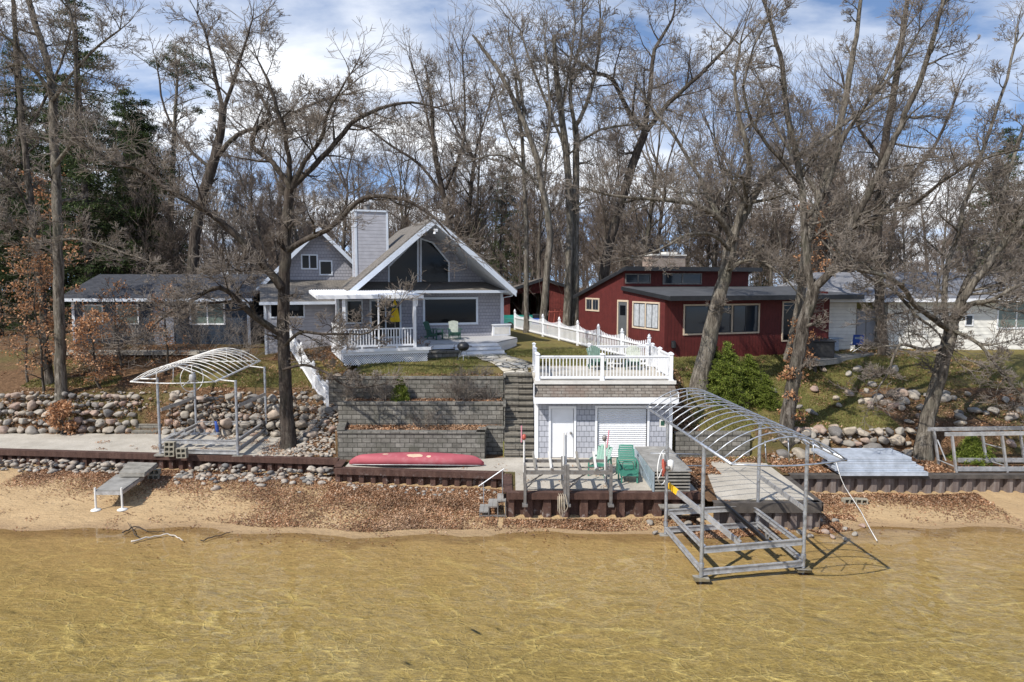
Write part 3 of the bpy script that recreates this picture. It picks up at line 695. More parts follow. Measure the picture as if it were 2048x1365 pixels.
# number plate / lamp by the door side
# railing
def railing(label, pts, zb, h=1.0, post=.13, bal=.13, grp=None, cat='railing', cap=True):
    t = thing('white_railing', label, cat, (pts[0][0], pts[0][1], zb), 0, grp)
    for (x0, y0), (x1, y1) in zip(pts, pts[1:]):
        r = MB(); b = MB(); p = Vector((x0, y0, zb)); q = Vector((x1, y1, zb)); L = (q-p).length; d = (q-p)/L
        a = p+d*(post/2); c = q-d*(post/2)
        r.beam(a+Vector((0,0,h-.04)), c+Vector((0,0,h-.04)), .09, .05); r.beam(a+Vector((0,0,h-.095)), c+Vector((0,0,h-.095)), .045, .05); r.beam(a+Vector((0,0,.12)), c+Vector((0,0,.12)), .05, .09)
        n = max(2, int((c-a).length/bal))
        for i in range(1, n):
            s = a+(c-a)*(i/n); b.box(s.x-.019, s.x+.019, s.y-.019, s.y+.019, zb+.16, zb+h-.115)
        r.build('rail', M['white'], t, world=True); b.build('balusters', M['white'], t, world=True)
    for x, y in pts:
        c = MB().box(x-post/2, x+post/2, y-post/2, y+post/2, zb-.01, zb+h+.03)
        c.box(x-post/2-.03, x+post/2+.03, y-post/2-.03, y+post/2+.03, zb, zb+.04)
        e = post/2+.025; z = zb+h+.03
        c.add([(x-e, y-e, z), (x+e, y-e, z), (x+e, y+e, z), (x-e, y+e, z), (x-e, y-e, z+.025), (x+e, y-e, z+.025), (x+e, y+e, z+.025), (x-e, y+e, z+.025), (x, y, z+.08)],
              [(3, 2, 1, 0), (0, 1, 5, 4), (1, 2, 6, 5), (2, 3, 7, 6), (3, 0, 4, 7), (4, 5, 8), (5, 6, 8), (6, 7, 8), (7, 4, 8)])
        c.build('post', M['white'], t, world=True)
    return t
railing('white baluster railing along the front of the boathouse roof deck', [(1.02, 26.85), (3.57, 26.85), (6.3, 26.85)], 4.13, 1.0)
railing('white railing on the right side of the boathouse roof deck', [(6.36, 27.2), (6.4, 29.4), (6.5, 31.45)], 4.13, 1.0)
railing('white railing along the back of the roof deck behind the green chairs', [(3.6, 31.62), (6.3, 31.62)], 4.13, .98)
railing('white side railing of the roof deck beside the stairs', [(1.0, 27.2), (1.0, 29.4), (1.02, 31.6)], 4.13, 1.0)

# ================================================================ picket fences
def picket_fence(label, a, b, npan, fz, ph=1.2, scal=.22, sp=.165, grp='white picket fences'):
    a = Vector((a[0], a[1], 0)); b = Vector((b[0], b[1], 0)); d = (b-a).normalized(); nrm = Vector((d.y, -d.x, 0))
    t = thing('picket_fence', label, 'picket fence', (a.x, a.y, fz(a.x, a.y)), 0, grp)
    for i in range(npan+1):
        p = a+(b-a)*(i/npan); z = fz(p.x, p.y); c = MB(); e = .065; h = ph+.06
        def bx(e, z0, z1): c.box(p.x-e, p.x+e, p.y-e, p.y+e, z0, z1)
        bx(e, z-.1, z+h); bx(e+.025, z+h, z+h+.03)
        c.lathe([(.0, .0), (.05, .005), (.072, .05), (.06, .09), (.03, .14), (0, .17)], (p.x, p.y, z+h+.03), 10)
        c.build('fence_post', M['white'], t, world=True)
    for i in range(npan):
        p = a+(b-a)*(i/npan)+d*.07; q = a+(b-a)*((i+1)/npan)-d*.07; L = (q-p).length; m = MB()
        zp, zq = fz(p.x, p.y), fz(q.x, q.y)
        for hz in (.16, ph*.72):
            m.beam(p+Vector((0,0,zp+hz))-nrm*.03, q+Vector((0,0,zq+hz))-nrm*.03, .04, .09)
        n = int(L/sp)
        for k in range(n):
            s = (k+.5)/n; c = p+(q-p)*s+nrm*.01; z = lerp(zp, zq, s); hh = ph+.02-scal*math.sin(PI*s)**.8; wv = .036
            A = c-d*wv; B = c+d*wv
            f = nrm*.012
            vs = [A-f, B-f, B-f, c-f, A-f, A+f, B+f, B+f, c+f, A+f]; zs = [z+.05, z+.05, z+hh-.06, z+hh, z+hh-.06]*2
            m.add([(v.x, v.y, zz) for v, zz in zip(vs, zs)], [(4, 3, 2, 1, 0), (5, 6, 7, 8, 9), (0, 1, 6, 5), (1, 2, 7, 6), (2, 3, 8, 7), (3, 4, 9, 8), (4, 0, 5, 9)])
        m.build('picket_panel', M['white'], t, world=True)
    return t
picket_fence('scalloped white picket fence running from the roof deck back to the grey house', (6.42, 31.85), (.2, 48.5), 7, upz)
picket_fence('short white picket fence beside the left oak, shaded on one side', (-8.35, 30.6), (-12.2, 37.5), 3, lambda x, y: upz(x, y)-.02, ph=1.15, scal=.1)
# ================================================================ windows / helpers in a local frame (z given in world metres, root z subtracted)
class House:
    def __init__(s, name, label, cat, org, z0, rz, group=None):
        s.t = thing(name, label, cat, (org[0], org[1], z0), rz, group); s.org = org; s.rz = rz; s.z0 = z0
    def build(s, m, name, mat, parent=None, **kw):
        m.v = [(a, b, c-s.z0) for a, b, c in m.v]; return m.build(name, mat, parent or s.t, **kw)
    def fp(s, px, py, yl): return onplane(px, py, s.org, s.rz, yl)
    def sp(s, px, py, xl): return onside(px, py, s.org, s.rz, xl)
    def win(s, x0, x1, z0, z1, yl, frame, glass, nm=1, fw=.09, out=.04, name='window', sash=None):
        m = MB()
        m.box(x0-fw, x0, yl-out, yl+.02, z0-fw, z1+fw); m.box(x1, x1+fw, yl-out, yl+.02, z0-fw, z1+fw)
        m.box(x0, x1, yl-out, yl+.02, z1, z1+fw); m.box(x0, x1, yl-out, yl+.02, z0-fw, z0)
        for i in range(1, nm):
            xx = lerp(x0, x1, i/nm); m.box(xx-.035, xx+.035, yl-out+.006, yl+.02, z0, z1)
        o = s.build(m, name, frame)
        g = MB().box(x0+.001, x1-.001, yl-.012, yl+.01, z0+.001, z1-.001); s.build(g, 'pane', glass, o); 
        if sash:
            q = MB()
            for i in range(nm):
                a = lerp(x0, x1, i/nm)+.04; b = lerp(x0, x1, (i+1)/nm)-.04
                for xx in (a, (a+b)/2-.02, b-.04): q.box(xx, xx+.04, yl-.028, yl-.013, z0+.02, z1-.02)
                q.box(a+.04, b-.04, yl-.027, yl-.013, z0+.005, z0+.045); q.box(a+.04, b-.04, yl-.027, yl-.013, z1-.045, z1-.005)
            s.build(q, 'sash', sash, o)
        return o
    def swin(s, y0, y1, z0, z1, xl, frame, glass, nm=1, fw=.09, out=.04, name='window', sash=None, curtain=None):
        m = MB()
        m.box(xl-out, xl+.02, y0-fw, y0, z0-fw, z1+fw); m.box(xl-out, xl+.02, y1, y1+fw, z0-fw, z1+fw)
        m.box(xl-out, xl+.02, y0, y1, z1, z1+fw); m.box(xl-out, xl+.02, y0, y1, z0-fw, z0)
        for i in range(1, nm):
            yy = lerp(y0, y1, i/nm); m.box(xl-out+.006, xl+.02, yy-.05, yy+.05, z0, z1)
        o = s.build(m, name, frame)
        g = MB().box(xl-.012, xl+.01, y0+.001, y1-.001, z0+.001, z1-.001); s.build(g, 'pane', glass, o)
        if sash:
            q = MB()
            for i in range(nm):
                a = lerp(y0, y1, i/nm)+.05; b = lerp(y0, y1, (i+1)/nm)-.05
                for yy in (a, (a+b)/2-.02, b-.04): q.box(xl-.028, xl-.013, yy, yy+.04, z0+.02, z1-.02)
                q.box(xl-.027, xl-.013, a+.04, b-.04, z0+.005, z0+.045); q.box(xl-.027, xl-.013, a+.04, b-.04, z1-.045, z1-.005)
            s.build(q, 'sash', sash, o)
        return o
# ================================================================ grey cottage
H = House('grey_cottage', 'grey shingled cottage with a steep prow gable, tall chimney and white porch', 'house', (-7.73, 31.6), 4.2, math.radians(20))
DZ = 4.9; WY = 5.7; RY = 4.3; GY = 7.0; EZ = 7.55
xr = H.fp(1005, 640, WY)[0]
xpk, zpk = H.fp(867, 436, RY); xL, zL = H.fp(701, 580, RY); xR, zR = H.fp(1029, 579, RY)
hw = (xR-xL)/2; xpk = (xL+xR)/2; ze = (zL+zR)/2
wx0 = .2
# deck
m = MB(); dk = [(-.15, -.1), (3.9, -.1), (3.9, 1.5), (7.9, 1.5), (9.95, 3.9), (9.95, 5.7), (-.15, 5.7)]
m.prism(dk, DZ-.06, DZ); o = H.build(m, 'porch_deck', M['deck_grey'])
m = MB()
for (a, b), (c, d) in zip(dk[:5], dk[1:6]):
    m.beam((a, b-.012 if b == d else b, DZ-.17), (c, d-.012 if b == d else d, DZ-.17), .03, .21)
m.beam((-.16, 5.7, DZ-.17), (-.16, -.1, DZ-.17), .03, .21)
m.box(-.24, 4.0, -.19, -.14, DZ-.13, DZ+.02)
H.build(m, 'deck_fascia', M['white'])
m = MB()                                  # lattice skirt
def lattice(m, p, q, z0, z1, y_off=0):
    p = Vector((p[0], p[1], 0)); q = Vector((q[0], q[1], 0)); L = (q-p).length; d = (q-p)/L; h = z1-z0; s = -h
    while s < L:
        for sg in (1, -1):
            a0, a1 = (s, s+h) if sg > 0 else (s+h, s)
            u0, u1 = 0, 1
            def cl(u): return a0+(a1-a0)*u
            lo, hi = sorted((a0, a1))
            if hi <= 0 or lo >= L: continue
            us = [0, 1]
            for lim in (0, L):
                if a1 != a0:
                    u = (lim-a0)/(a1-a0)
                    if 0 < u < 1: us.append(u)
            us.sort()
            for ua, ub in zip(us, us[1:]):
                if 0 <= cl((ua+ub)/2) <= L:
                    A = p+d*cl(ua)+Vector((0, 0, z0+h*ua)); B = p+d*cl(ub)+Vector((0, 0, z0+h*ub))
                    nn = Vector((d.y, -d.x, 0))*(.008*sg)
                    m.beam(A+nn, B+nn, .012, .035)
        s += .11
lattice(m, (-.1, -.06), (3.85, -.06), 4.15, DZ-.27); H.build(m, 'lattice_skirt', M['white'])
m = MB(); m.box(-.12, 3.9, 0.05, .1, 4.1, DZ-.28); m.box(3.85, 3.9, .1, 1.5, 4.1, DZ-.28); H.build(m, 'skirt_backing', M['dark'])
m = MB(); m.beam((-.12, 5.7, 4.47), (-.12, -.05, 4.47), .05, .34); H.build(m, 'skirt_board', M['white_paint']); m = MB(); m.beam((9.9, 5.7, 4.45), (9.9, 3.9, 4.45), .05, .7); m.beam((9.9, 3.9, 4.45), (7.9, 1.55, 4.45), .05, .7); m.beam((3.95, 1.55, 4.75), (7.9, 1.55, 4.75), .04, .12)
H.build(m, 'skirt_board', M['white_paint'])
m = MB()
m2 = MB()
for i in range(3):
    m2.box(5.55, 8.0+i*.06, 1.46-.32*(i+1), 1.46-.32*i+.03, DZ-.17*(i+1)-.04, DZ-.17*(i+1)); m.box(5.56, 7.99+i*.06, 1.46-.32*i, 1.48-.32*i, DZ-.17*(i+1), DZ-.17*i-.045)
m.box(5.56, 8.05, .54, .56, 4.1, DZ-.56); m.box(8.0, 8.03, .57, 1.44, 4.1, DZ-.56)
H.build(m2, 'step_treads', M['deck_grey'])
H.build(m, 'porch_steps', M['white_paint'])
# main body lower storey
m = MB()
wl = H.fp(850, 640, WY)[0]; wr_ = H.fp(952, 640, WY)[0]; wzt = H.fp(900, 599, WY)[1]; wzb = H.fp(900, 646, WY)[1]
m.box(wx0, xr, WY, WY+.2, DZ-.7, EZ+.1)
m.box(wx0, wx0+.2, WY+.2, 16, DZ-.7, EZ+.1); m.box(xr-.2, xr, WY+.2, 16, DZ-.7, EZ+.1); m.box(wx0+.2, xr-.2, 15.8, 16, DZ-.7, EZ+.1)
H.build(m, 'lower_wall', M['grey_shake'])
m = MB(); m.box(xr-.13, xr+.025, WY-.03, WY+.12, DZ, EZ); H.build(m, 'corner_board', M['trim']); m = MB(); m.box(wx0-.03, wx0+.12, WY-.03, WY, DZ, EZ); H.build(m, 'corner_board', M['trim'])
H.win(wl, wr_, wzb, wzt, WY, M['trim'], M['glass'], fw=.12)
# patio door on the covered porch
dl = H.fp(783, 640, WY)[0]; dr_ = H.fp(772+35, 640, WY)[0]
H.win(2.05, 3.6, DZ+.12, DZ+2.1, WY, M['trim'], M['glass'], nm=2, fw=.1, name='patio_door')
H.win(.75, 1.5, DZ+.95, DZ+2.1, WY, M['trim'], M['glass'], fw=.08)
# skirt roof along the front + gutter
ex0 = H.fp(806, 583, 4.95)[0]; ex1 = H.fp(1031, 580, 4.95)[0]
m = MB(); m.slab([(xL-.1, 4.95, EZ+.02), (ex1, 4.95, EZ+.02), (ex1-.6, GY, EZ+.52), (xL+.6, GY, EZ+.52)], .06); H.build(m, 'skirt_roof', M['shingles'])
m = MB(); m.box(ex0, ex1+.05, 4.82, 4.95, EZ-.12, EZ+.03); m.box(ex0, ex1, 4.955, WY, EZ-.1, EZ-.06); H.build(m, 'gutter', M['trim'])
m = MB(); m.tube([(ex1-.12, 4.9, EZ-.12), (ex1-.2, 5.0, EZ-.3), (xr+.03, WY-.03, EZ-.42), (xr+.04, WY-.03, DZ+.1)], .04, 6); H.build(m, 'downspout', M['trim'])
# upper gable wall
sl_ = (zpk-ze)/hw
m = MB(); gz0 = EZ+.3; gw = (zpk-.25-gz0)/sl_
m.xprism([(xpk-gw, gz0), (xpk+gw, gz0), (xpk, zpk-.25)], GY, GY+.2); H.build(m, 'gable_wall', M['grey_shake'])
# two trapezoid windows
def trapwin(pxs, side):
    pts = [H.fp(x, y, GY) for x, y in pxs]
    c = (sum(p[0] for p in pts)/len(pts), sum(p[1] for p in pts)/len(pts))
    m = MB(); n = len(pts); outer = []
    for i in range(n):
        a = Vector(pts[i-1]); b = Vector(pts[i]); d = Vector(pts[(i+1) % n])
        e1 = (b-a).normalized(); e2 = (d-b).normalized(); n1 = Vector((e1.y, -e1.x)); n2 = Vector((e2.y, -e2.x)); bis = (n1+n2)
        outer.append(b+bis*(.09/(1+n1.dot(n2))))
    for i in range(n):
        j = (i+1) % n; m.xprism([pts[i], tuple(outer[i]), tuple(outer[j]), pts[j]][::1], GY-.05, GY-.002)
    o = H.build(m, 'gable_window', M['trim']); g = MB(); g.xprism(pts, GY-.02, GY-.003); H.build(g, 'pane', M['glass'], o)
# corners counter-clockwise seen from the lake
trapwin([(779, 566), (834, 566), (834, 480), (779, 534)], 0)
trapwin([(843, 566), (896, 566), (896, 526), (864, 487), (843, 480)], 1)
# main roof, two slopes with rake boards and soffits
m = MB(); yb = 14.5; ov = 0
m.slab([(xL-.35, RY, ze-.35*sl_), (xpk, RY, zpk), (xpk, yb, zpk), (xL-.35, yb, ze-.35*sl_)][::-1], .09)
m.slab([(xR+.1, RY, ze-.1*sl_), (xpk+.001, RY, zpk), (xpk+.001, yb, zpk), (xR+.1, yb, ze-.1*sl_)], .09); H.build(m, 'main_roof', M['shingles'])
m = MB()
for sx, xe, zz in ((-1, xL-.35, ze-.35*sl_), (1, xR+.1, ze-.1*sl_)):
    m.xprism([(xe, zz-.34), (xe, zz-.0), (xpk, zpk+.02), (xpk, zpk-.34)][::(1 if sx > 0 else -1)] if False else ([(xe, zz-.34), (xpk, zpk-.34), (xpk, zpk+.02), (xe, zz+.02)] if sx < 0 else [(xpk, zpk-.34), (xe, zz-.34), (xe, zz+.02), (xpk, zpk+.02)]), RY-.05, RY-.005)
H.build(m, 'rake_board', M['trim'])
m = MB()
for xe, zz in ((xL-.3, ze-.3*sl_), (xR, ze)):
    q = [(xe, RY, zz-.3), (xpk, RY, zpk-.3), (xpk, GY-.002, zpk-.3), (xe, GY-.002, zz-.3)]
    if xe < xpk: q = q[::1]
    else: q = q[::-1]
    m.slab(q, .02)
H.build(m, 'soffit', M['soffit'])
m = MB(); m.box(xpk-.1, xpk+.1, RY-.16, RY-.06, zpk-.75, zpk-.6); m.lathe([(0, 0), (.06, -.02), (.08, -.12), (0, -.14)], (xpk-.07, RY-.12, zpk-.75), 8); H.build(m, 'flood_light', M['white'])
# chimney chase
cy0 = 7.6; ca = H.fp(711, 500, cy0)[0]; cb_ = H.fp(776, 500, cy0)[0]; czt = H.fp(740, 424, cy0)[1]
m = MB(); m.box(ca, cb_, cy0, cy0+1.3, ze-.2, czt); o = H.build(m, 'chimney', M['chimney_siding'])
m = MB()
for x in (ca, cb_):
    for y in (cy0, cy0+1.3): m.box(x-.03 if x == ca else x-.09, x+.09 if x == ca else x+.03, y-.03 if y == cy0 else y-.09, y+.09 if y == cy0 else y+.03, ze-.2, czt-.03)
m.box(ca-.06, cb_+.06, cy0-.06, cy0+1.36, czt, czt+.1)
H.build(m, 'chimney_trim', M['trim'], o)
m = MB(); m.tube([(ca+.75, cy0+.6, czt+.1), (ca+.75, cy0+.6, czt+.38)], .17, 14); m.tube([(ca+.75, cy0+.6, czt+.42), (ca+.75, cy0+.6, czt+.47)], .24, 14); H.build(m, 'flue_cap', M['dull'], o)
# left rear wing
wyp = 9.5
wpx, wpz = H.fp(638, 454, wyp); wlx, wlz = H.fp(511, 579, wyp); ws = (wpz-wlz)/(wpx-wlx); wrx = 2*wpx-wlx
m = MB(); m.xprism([(wlx+.45, 4.3), (wrx-.45, 4.3), (wrx-.45, wlz+.3), (wpx, wpz-.12), (wlx+.45, wlz+.3)], wyp+.6, wyp+6); H.build(m, 'wing_wall', M['grey_shake'])
m = MB(); m.slab([(wlx, wyp, wlz), (wlx, wyp+6.2, wlz), (wpx, wyp+6.2, wpz), (wpx, wyp, wpz)][::-1], .09)
m.slab([(wrx, wyp, wlz), (wrx, wyp+6.2, wlz), (wpx+.001, wyp+6.2, wpz), (wpx+.001, wyp, wpz)], .09); H.build(m, 'wing_roof', M['shingles'])
m = MB(); m.xprism([(wlx, wlz-.28), (wpx, wpz-.28), (wpx, wpz+.02), (wlx, wlz+.02)], wyp-.05, wyp-.005); m.xprism([(wpx, wpz-.28), (wrx, wlz-.28), (wrx, wlz+.02), (wpx, wpz+.02)], wyp-.05, wyp-.005); H.build(m, 'wing_rake', M['trim'])
a = H.fp(598, 540, wyp+.6); b = H.fp(636, 500, wyp+.6); H.win(a[0]+.2, b[0]-.1, a[1]+.1, b[1]-.35, wyp+.6, M['trim'], M['glass'], nm=2, fw=.08)
a = H.fp(641, 535, wyp+.6); b = H.fp(662, 524, wyp+.6); H.win(a[0], b[0], a[1]-.4, b[1], wyp+.6, M['trim'], M['glass'], nm=1, fw=.08)
# wing front lean-to roof + wall at left of the porch
fx0 = H.fp(520, 600, 7.0)[0]; m = MB(); m.slab([(fx0, 6.6, 6.95), (xL+.6, 6.6, 6.95), (xL+.6, wyp+.7, 8.2), (fx0, wyp+.7, 8.2)], .08); H.build(m, 'lean_to_roof', M['shingles'])
m = MB(); m.box(fx0+.2, wx0+.1, 7.1, 7.25, 4.1, 7.0); m.box(fx0+.2, fx0+.35, 7.26, 10, 4.1, 7.0); H.build(m, 'lean_to_wall', M['chimney_siding'])
m = MB(); m.box(fx0-.05, xL+.6, 6.52, 6.6, 6.82, 6.98); m.box(fx0+.17, fx0+.3, 7.06, 7.1, 4.1, 6.9); H.build(m, 'lean_to_trim', M['trim'])
a = H.fp(578, 617, 7.1); H.win(a[0]-.0, a[0]+.75, a[1]-.45, a[1]+.4, 7.1, M['trim'], M['glass'], fw=.08)
H.win(fx0+.55, fx0+1.2, a[1]-.45, a[1]+.4, 7.1, M['trim'], M['glass'], fw=.08)
# porch awning of white ribbed metal
a0 = H.fp(690, 592, -.1); a1 = H.fp(845, 592, -.1); az = a1[1]; ax0 = -1.2; ax1 = a1[0]
m = MB(); nr = 38
for i in range(nr):
    x0 = lerp(ax0, ax1, i/nr); x1 = lerp(ax0, ax1, (i+1)/nr); w_ = x1-x0
    for (p, q, zp, zq) in ((0, .35, 0, 0), (.35, .5, 0, .045), (.5, .85, .045, .045), (.85, 1, .045, 0)):
        A, B = x0+w_*p, x0+w_*q
        m.add([(A, -.15, az+zp), (B, -.15, az+zq), (B, 5.6, az+.22+zq), (A, 5.6, az+.22+zp)], [(0, 1, 2, 3)])
o = H.build(m, 'porch_awning', M['white']); s_ = o.modifiers.new('s', 'SOLIDIFY'); s_.thickness = .015
m = MB(); m.box(ax0-.03, ax1+.03, -.21, -.15, az-.12, az+.05); m.beam((ax1+.02, -.15, az-.06), (ax1+.02, 5.6, az+.16), .05, .16); m.beam((ax0-.02, -.15, az-.06), (ax0-.02, 5.6, az+.16), .05, .16)
m.box(ax0, ax1, 1.9, 2.0, az-.02, az+.1); H.build(m, 'awning_beam', M['white'])
px_ = [H.fp(688, 640, 0)[0], H.fp(757, 640, 0)[0], H.fp(829, 640, 0)[0]]
for x in px_:
    m = MB(); wv = .07 if x != px_[1] else .035; m.box(x-wv, x+wv, -wv, wv, DZ, az-.14); H.build(m, 'porch_post', M['white'])
m = MB(); m.tube([(px_[2]+.12, -.05, az-.1), (px_[2]+.12, -.1, az-.35), (px_[2]+.1, -.05, az-.5)], .035, 6); H.build(m, 'awning_spout', M['white'])
m = MB(); b = MB()
for p, q in (((px_[0]+.07, 0), (px_[1]-.05, 0)), ((px_[1]+.05, 0), (px_[2]-.07, 0)), ((px_[0], .07), (-.1, 5.5))):
    P0 = Vector((p[0], p[1], DZ)); Q0 = Vector((q[0], q[1], DZ)); m.beam(P0+Vector((0,0,.93)), Q0+Vector((0,0,.93)), .09, .06); m.beam(P0+Vector((0,0,.14)), Q0+Vector((0,0,.14)), .05, .09)
    n = int((Q0-P0).length/.125)
    for i in range(1, n): c = P0+(Q0-P0)*(i/n); b.box(c.x-.022, c.x+.022, c.y-.022, c.y+.022, DZ+.185, DZ+.9)
m.box((px_[0]+px_[1])/2-.04, (px_[0]+px_[1])/2+.04, -.04, .04, DZ, DZ+.09); m.box((px_[2]+px_[1])/2-.04, (px_[2]+px_[1])/2+.04, -.04, .04, DZ, DZ+.09)
H.build(m, 'porch_rail', M['white']); H.build(b, 'porch_balusters', M['white'])
HW = lambda x, y, z: (H.org[0]+x*math.cos(H.rz)-y*math.sin(H.rz), H.org[1]+x*math.sin(H.rz)+y*math.cos(H.rz), z)

# ================================================================ dark red cottage
RO = (7.62, 34.0); B = House('red_cottage', 'dark red board cottage with black flat roofs and a raised clerestory', 'house', RO, 4.2, math.radians(20))
y_d0, _ = B.sp(1257, 640, 0); y_d1, _ = B.sp(1236, 640, 0)
ysp = B.sp(1235, 575, 0)[0]; ztp = B.sp(1252, 537, 0); yend = 9.9
ycl = ztp[0]+.25
z_c = B.fp(1330, 592, 0)[1]; z_s = B.sp(1236, 576, 0)[1]; z_h = ztp[1]; z_e = B.sp(1152, 592, 0)[1]
m = MB()
def side(m, x0, x1): m.yprism([(0, 3.2), (yend, 3.2), (yend, z_e-.05), (ycl, z_h-.08), (ycl, z_s-.1), (0, z_c-.1)], x0, x1)
side(m, 0, .15)
m.box(.15, 10.5, 0, .15, 3.2, z_c-.1); m.box(10.35, 10.5, .15, yend, 3.2, z_s-.2); m.box(.15, 10.35, yend-.15, yend, 3.9, z_e-.3)
B.build(m, 'board_wall', M['red_boards'])
m = MB(); m.box(.15, 8.4, ycl, ycl+.15, z_s-.1, z_h-.12); B.build(m, 'clerestory_wall', M['red_boards'])
m = MB(); m.slab([(-.12, -.65, z_c-.02), (12.2, -.65, z_c-.02), (12.2, ycl, z_s+.08), (-.12, ycl, z_s+.08)], .05); B.build(m, 'lower_roof', M['greyroof'])
m = MB(); m.box(-.14, 12.22, -.70, -.655, z_c-.24, z_c+.0); m.beam((-.14, -.65, z_c-.13), (-.14, ycl, z_s-.03), .03, .2); m.box(-.1, 12.1, -.65, 0, z_c-.2, z_c-.16); B.build(m, 'lower_fascia', M['black'])
m = MB(); m.slab([(-.2, ycl-.55, z_h+.1), (8.9, ycl-.55, z_h+.1), (8.9, yend+.4, z_e+.02), (-.2, yend+.4, z_e+.02)], .06); B.build(m, 'upper_roof', M['blackroof'])
m = MB(); m.beam((-.2, ycl-.55, z_h-.03), (-.2, yend+.4, z_e-.11), .04, .18); m.box(-.22, 8.92, ycl-.6, ycl-.555, z_h-.14, z_h+.1); m.box(-.17, 8.8, ycl-.55, ycl, z_h-.12, z_h-.08); B.build(m, 'upper_fascia', M['black'])
a = B.fp(1252, 562, ycl); c = B.fp(1299, 562, ycl); B.win(a[0], c[0], z_s+.3, z_h-.35, ycl, M['dull'], M['glass2'], nm=2, fw=.06, name='clerestory_window')
B.win(c[0]+.9, c[0]+3.4, z_s+.25, z_h-.3, ycl, M['dull'], M['glass2'], nm=2, fw=.06, name='clerestory_window')
# side wall openings
def sy(p): return B.sp(p, 630, 0)[0]
z1 = B.sp(1293, 607, 0)[1]; z0 = B.sp(1293, 656, 0)[1]
B.swin(sy(1318), sy(1267), z0, z1, 0, M['cream'], M['curtain'], nm=2, sash=M['black'], fw=.08)
z1 = B.sp(1185, 599, 0)[1]; z0 = B.sp(1185, 620, 0)[1]
B.swin(sy(1197.5), sy(1173), z0, z1, 0, M['cream'], M['glass2'], nm=2, fw=.08, sash=M['dull'])
zt = B.sp(1246, 604, 0)[1]
m = MB(); a, b2 = sy(1255), sy(1237); m.box(-.04, .02, a-.1, a, 4.3, zt+.1); m.box(-.04, .02, b2, b2+.1, 4.3, zt+.1); m.box(-.04, .02, a, b2, zt, zt+.1); o = B.build(m, 'door_frame', M['cream'])
m = MB(); m.box(-.015, .01, a, b2, 4.3, zt); d = B.build(m, 'door', M['door_grey']); m = MB(); m.box(-.022, -.012, a+.2, b2-.2, zt-.75, zt-.2); B.build(m, 'pane', M['glass'], d)
# front openings
z1 = B.fp(1400, 612, 0)[1]; z0 = B.fp(1400, 667, 0)[1]
xa, xb = B.fp(1369, 640, 0)[0], B.fp(1516, 640, 0)[0]
xm = B.fp(1465, 640, 0)[0]
B.win(xa, xm-.09, z0, z1, 0, M['cream'], M['glass2'], nm=1, fw=.08, sash=M['black']); B.win(xm, xb, z0, z1, 0, M['cream'], M['glass2'], nm=1, fw=.08, sash=M['black'])
xc = B.fp(1563, 640, 0)[0]; B.win(xc+.1, xc+1.7, z0-.5, z1+.1, 0, M['cream'], M['glass'], nm=2, fw=.08, name='patio_door')
m = MB(); m.tube([(.5, -.06, 4.75), (.5, -.06, 5.05)], .12, 10); m.beam((.5, -.05, 5.0), (.5, .02, 5.0), .2, .2); B.build(m, 'hose_reel', M['black'])
m = MB(); cx = B.fp(1340, 540, 7.2)[0]; m.box(cx-1.3, cx+1.1, 7.2, 8.3, 7.6, B.fp(1340, 512, 7.2)[1]); o = B.build(m, 'chimney', M['chimney_brick'])
m = MB(); zc = B.fp(1340, 512, 7.2)[1]; m.box(cx-1.36, cx+1.16, 7.14, 8.36, zc+.001, zc+.09); m.box(cx-.1, cx+.7, 7.5, 8.1, zc+.09, zc+.25); B.build(m, 'chimney_cap', M['limestone'], o)

# ================================================================ red shed far behind the fence
so_ = P(1012, 600, 52); S = House('red_shed', 'old red board shed with an open bay behind the picket fence', 'shed', (so_.x, 52), 4.6, math.radians(3))
xw = [S.fp(p, 600, 0)[0] for p in (1008, 1020, 1099, 1134)]; zb = S.fp(1060, 587, 0)[1]; zpk2 = S.fp(1086, 556, 0); ze2 = S.fp(1134, 571, 0)[1]; zl2 = S.fp(1020, 578, 0)[1]
m = MB(); m.box(xw[0]-.3, xw[1], 0, .15, 4.3, zb); m.box(xw[2], xw[3], 0, .15, 4.3, zb)
m.xprism([(xw[0]-.3, zb), (xw[3], zb), (xw[3], ze2-.1), (zpk2[0], zpk2[1]-.1), (xw[0]-.3, zl2-.6)], 0, .15)
m.box(xw[0]-.3, xw[0]-.15, .16, 7, 4.3, zl2-.6); m.box(xw[3]-.15, xw[3], .16, 7, 4.3, ze2-.2); m.box(xw[0]-.15, xw[3]-.15, 6.85, 7, 4.3, zl2-.5); S.build(m, 'shed_wall', M['old_red_boards'])
m = MB(); xl_ = xw[0]-1.6; k_ = (zpk2[1]-zl2)/(zpk2[0]-xw[1]); zl_ = zpk2[1]-k_*(zpk2[0]-xl_)
m.slab([(xl_, -.4, zl_), (xl_, 7.3, zl_), (zpk2[0], 7.3, zpk2[1]), (zpk2[0], -.4, zpk2[1])][::-1], .1); xr_ = xw[3]+.5; k2 = (zpk2[1]-ze2)/(xw[3]-zpk2[0]); m.slab([(xr_, -.4, zpk2[1]-k2*(xr_-zpk2[0])), (xr_, 7.3, zpk2[1]-k2*(xr_-zpk2[0])), (zpk2[0]+.001, 7.3, zpk2[1]), (zpk2[0]+.001, -.4, zpk2[1])], .1)
S.build(m, 'shed_roof', M['brown_shingles'])
m = MB(); m.xprism([(xl_, zl_-.22), (zpk2[0], zpk2[1]-.22), (zpk2[0], zpk2[1]+.01), (xl_, zl_+.01)], -.45, -.405); m.xprism([(zpk2[0], zpk2[1]-.22), (xr_, zpk2[1]-k2*(xr_-zpk2[0])-.22), (xr_, zpk2[1]-k2*(xr_-zpk2[0])+.01), (zpk2[0], zpk2[1]+.01)], -.45, -.405); S.build(m, 'shed_rake', M['black'])

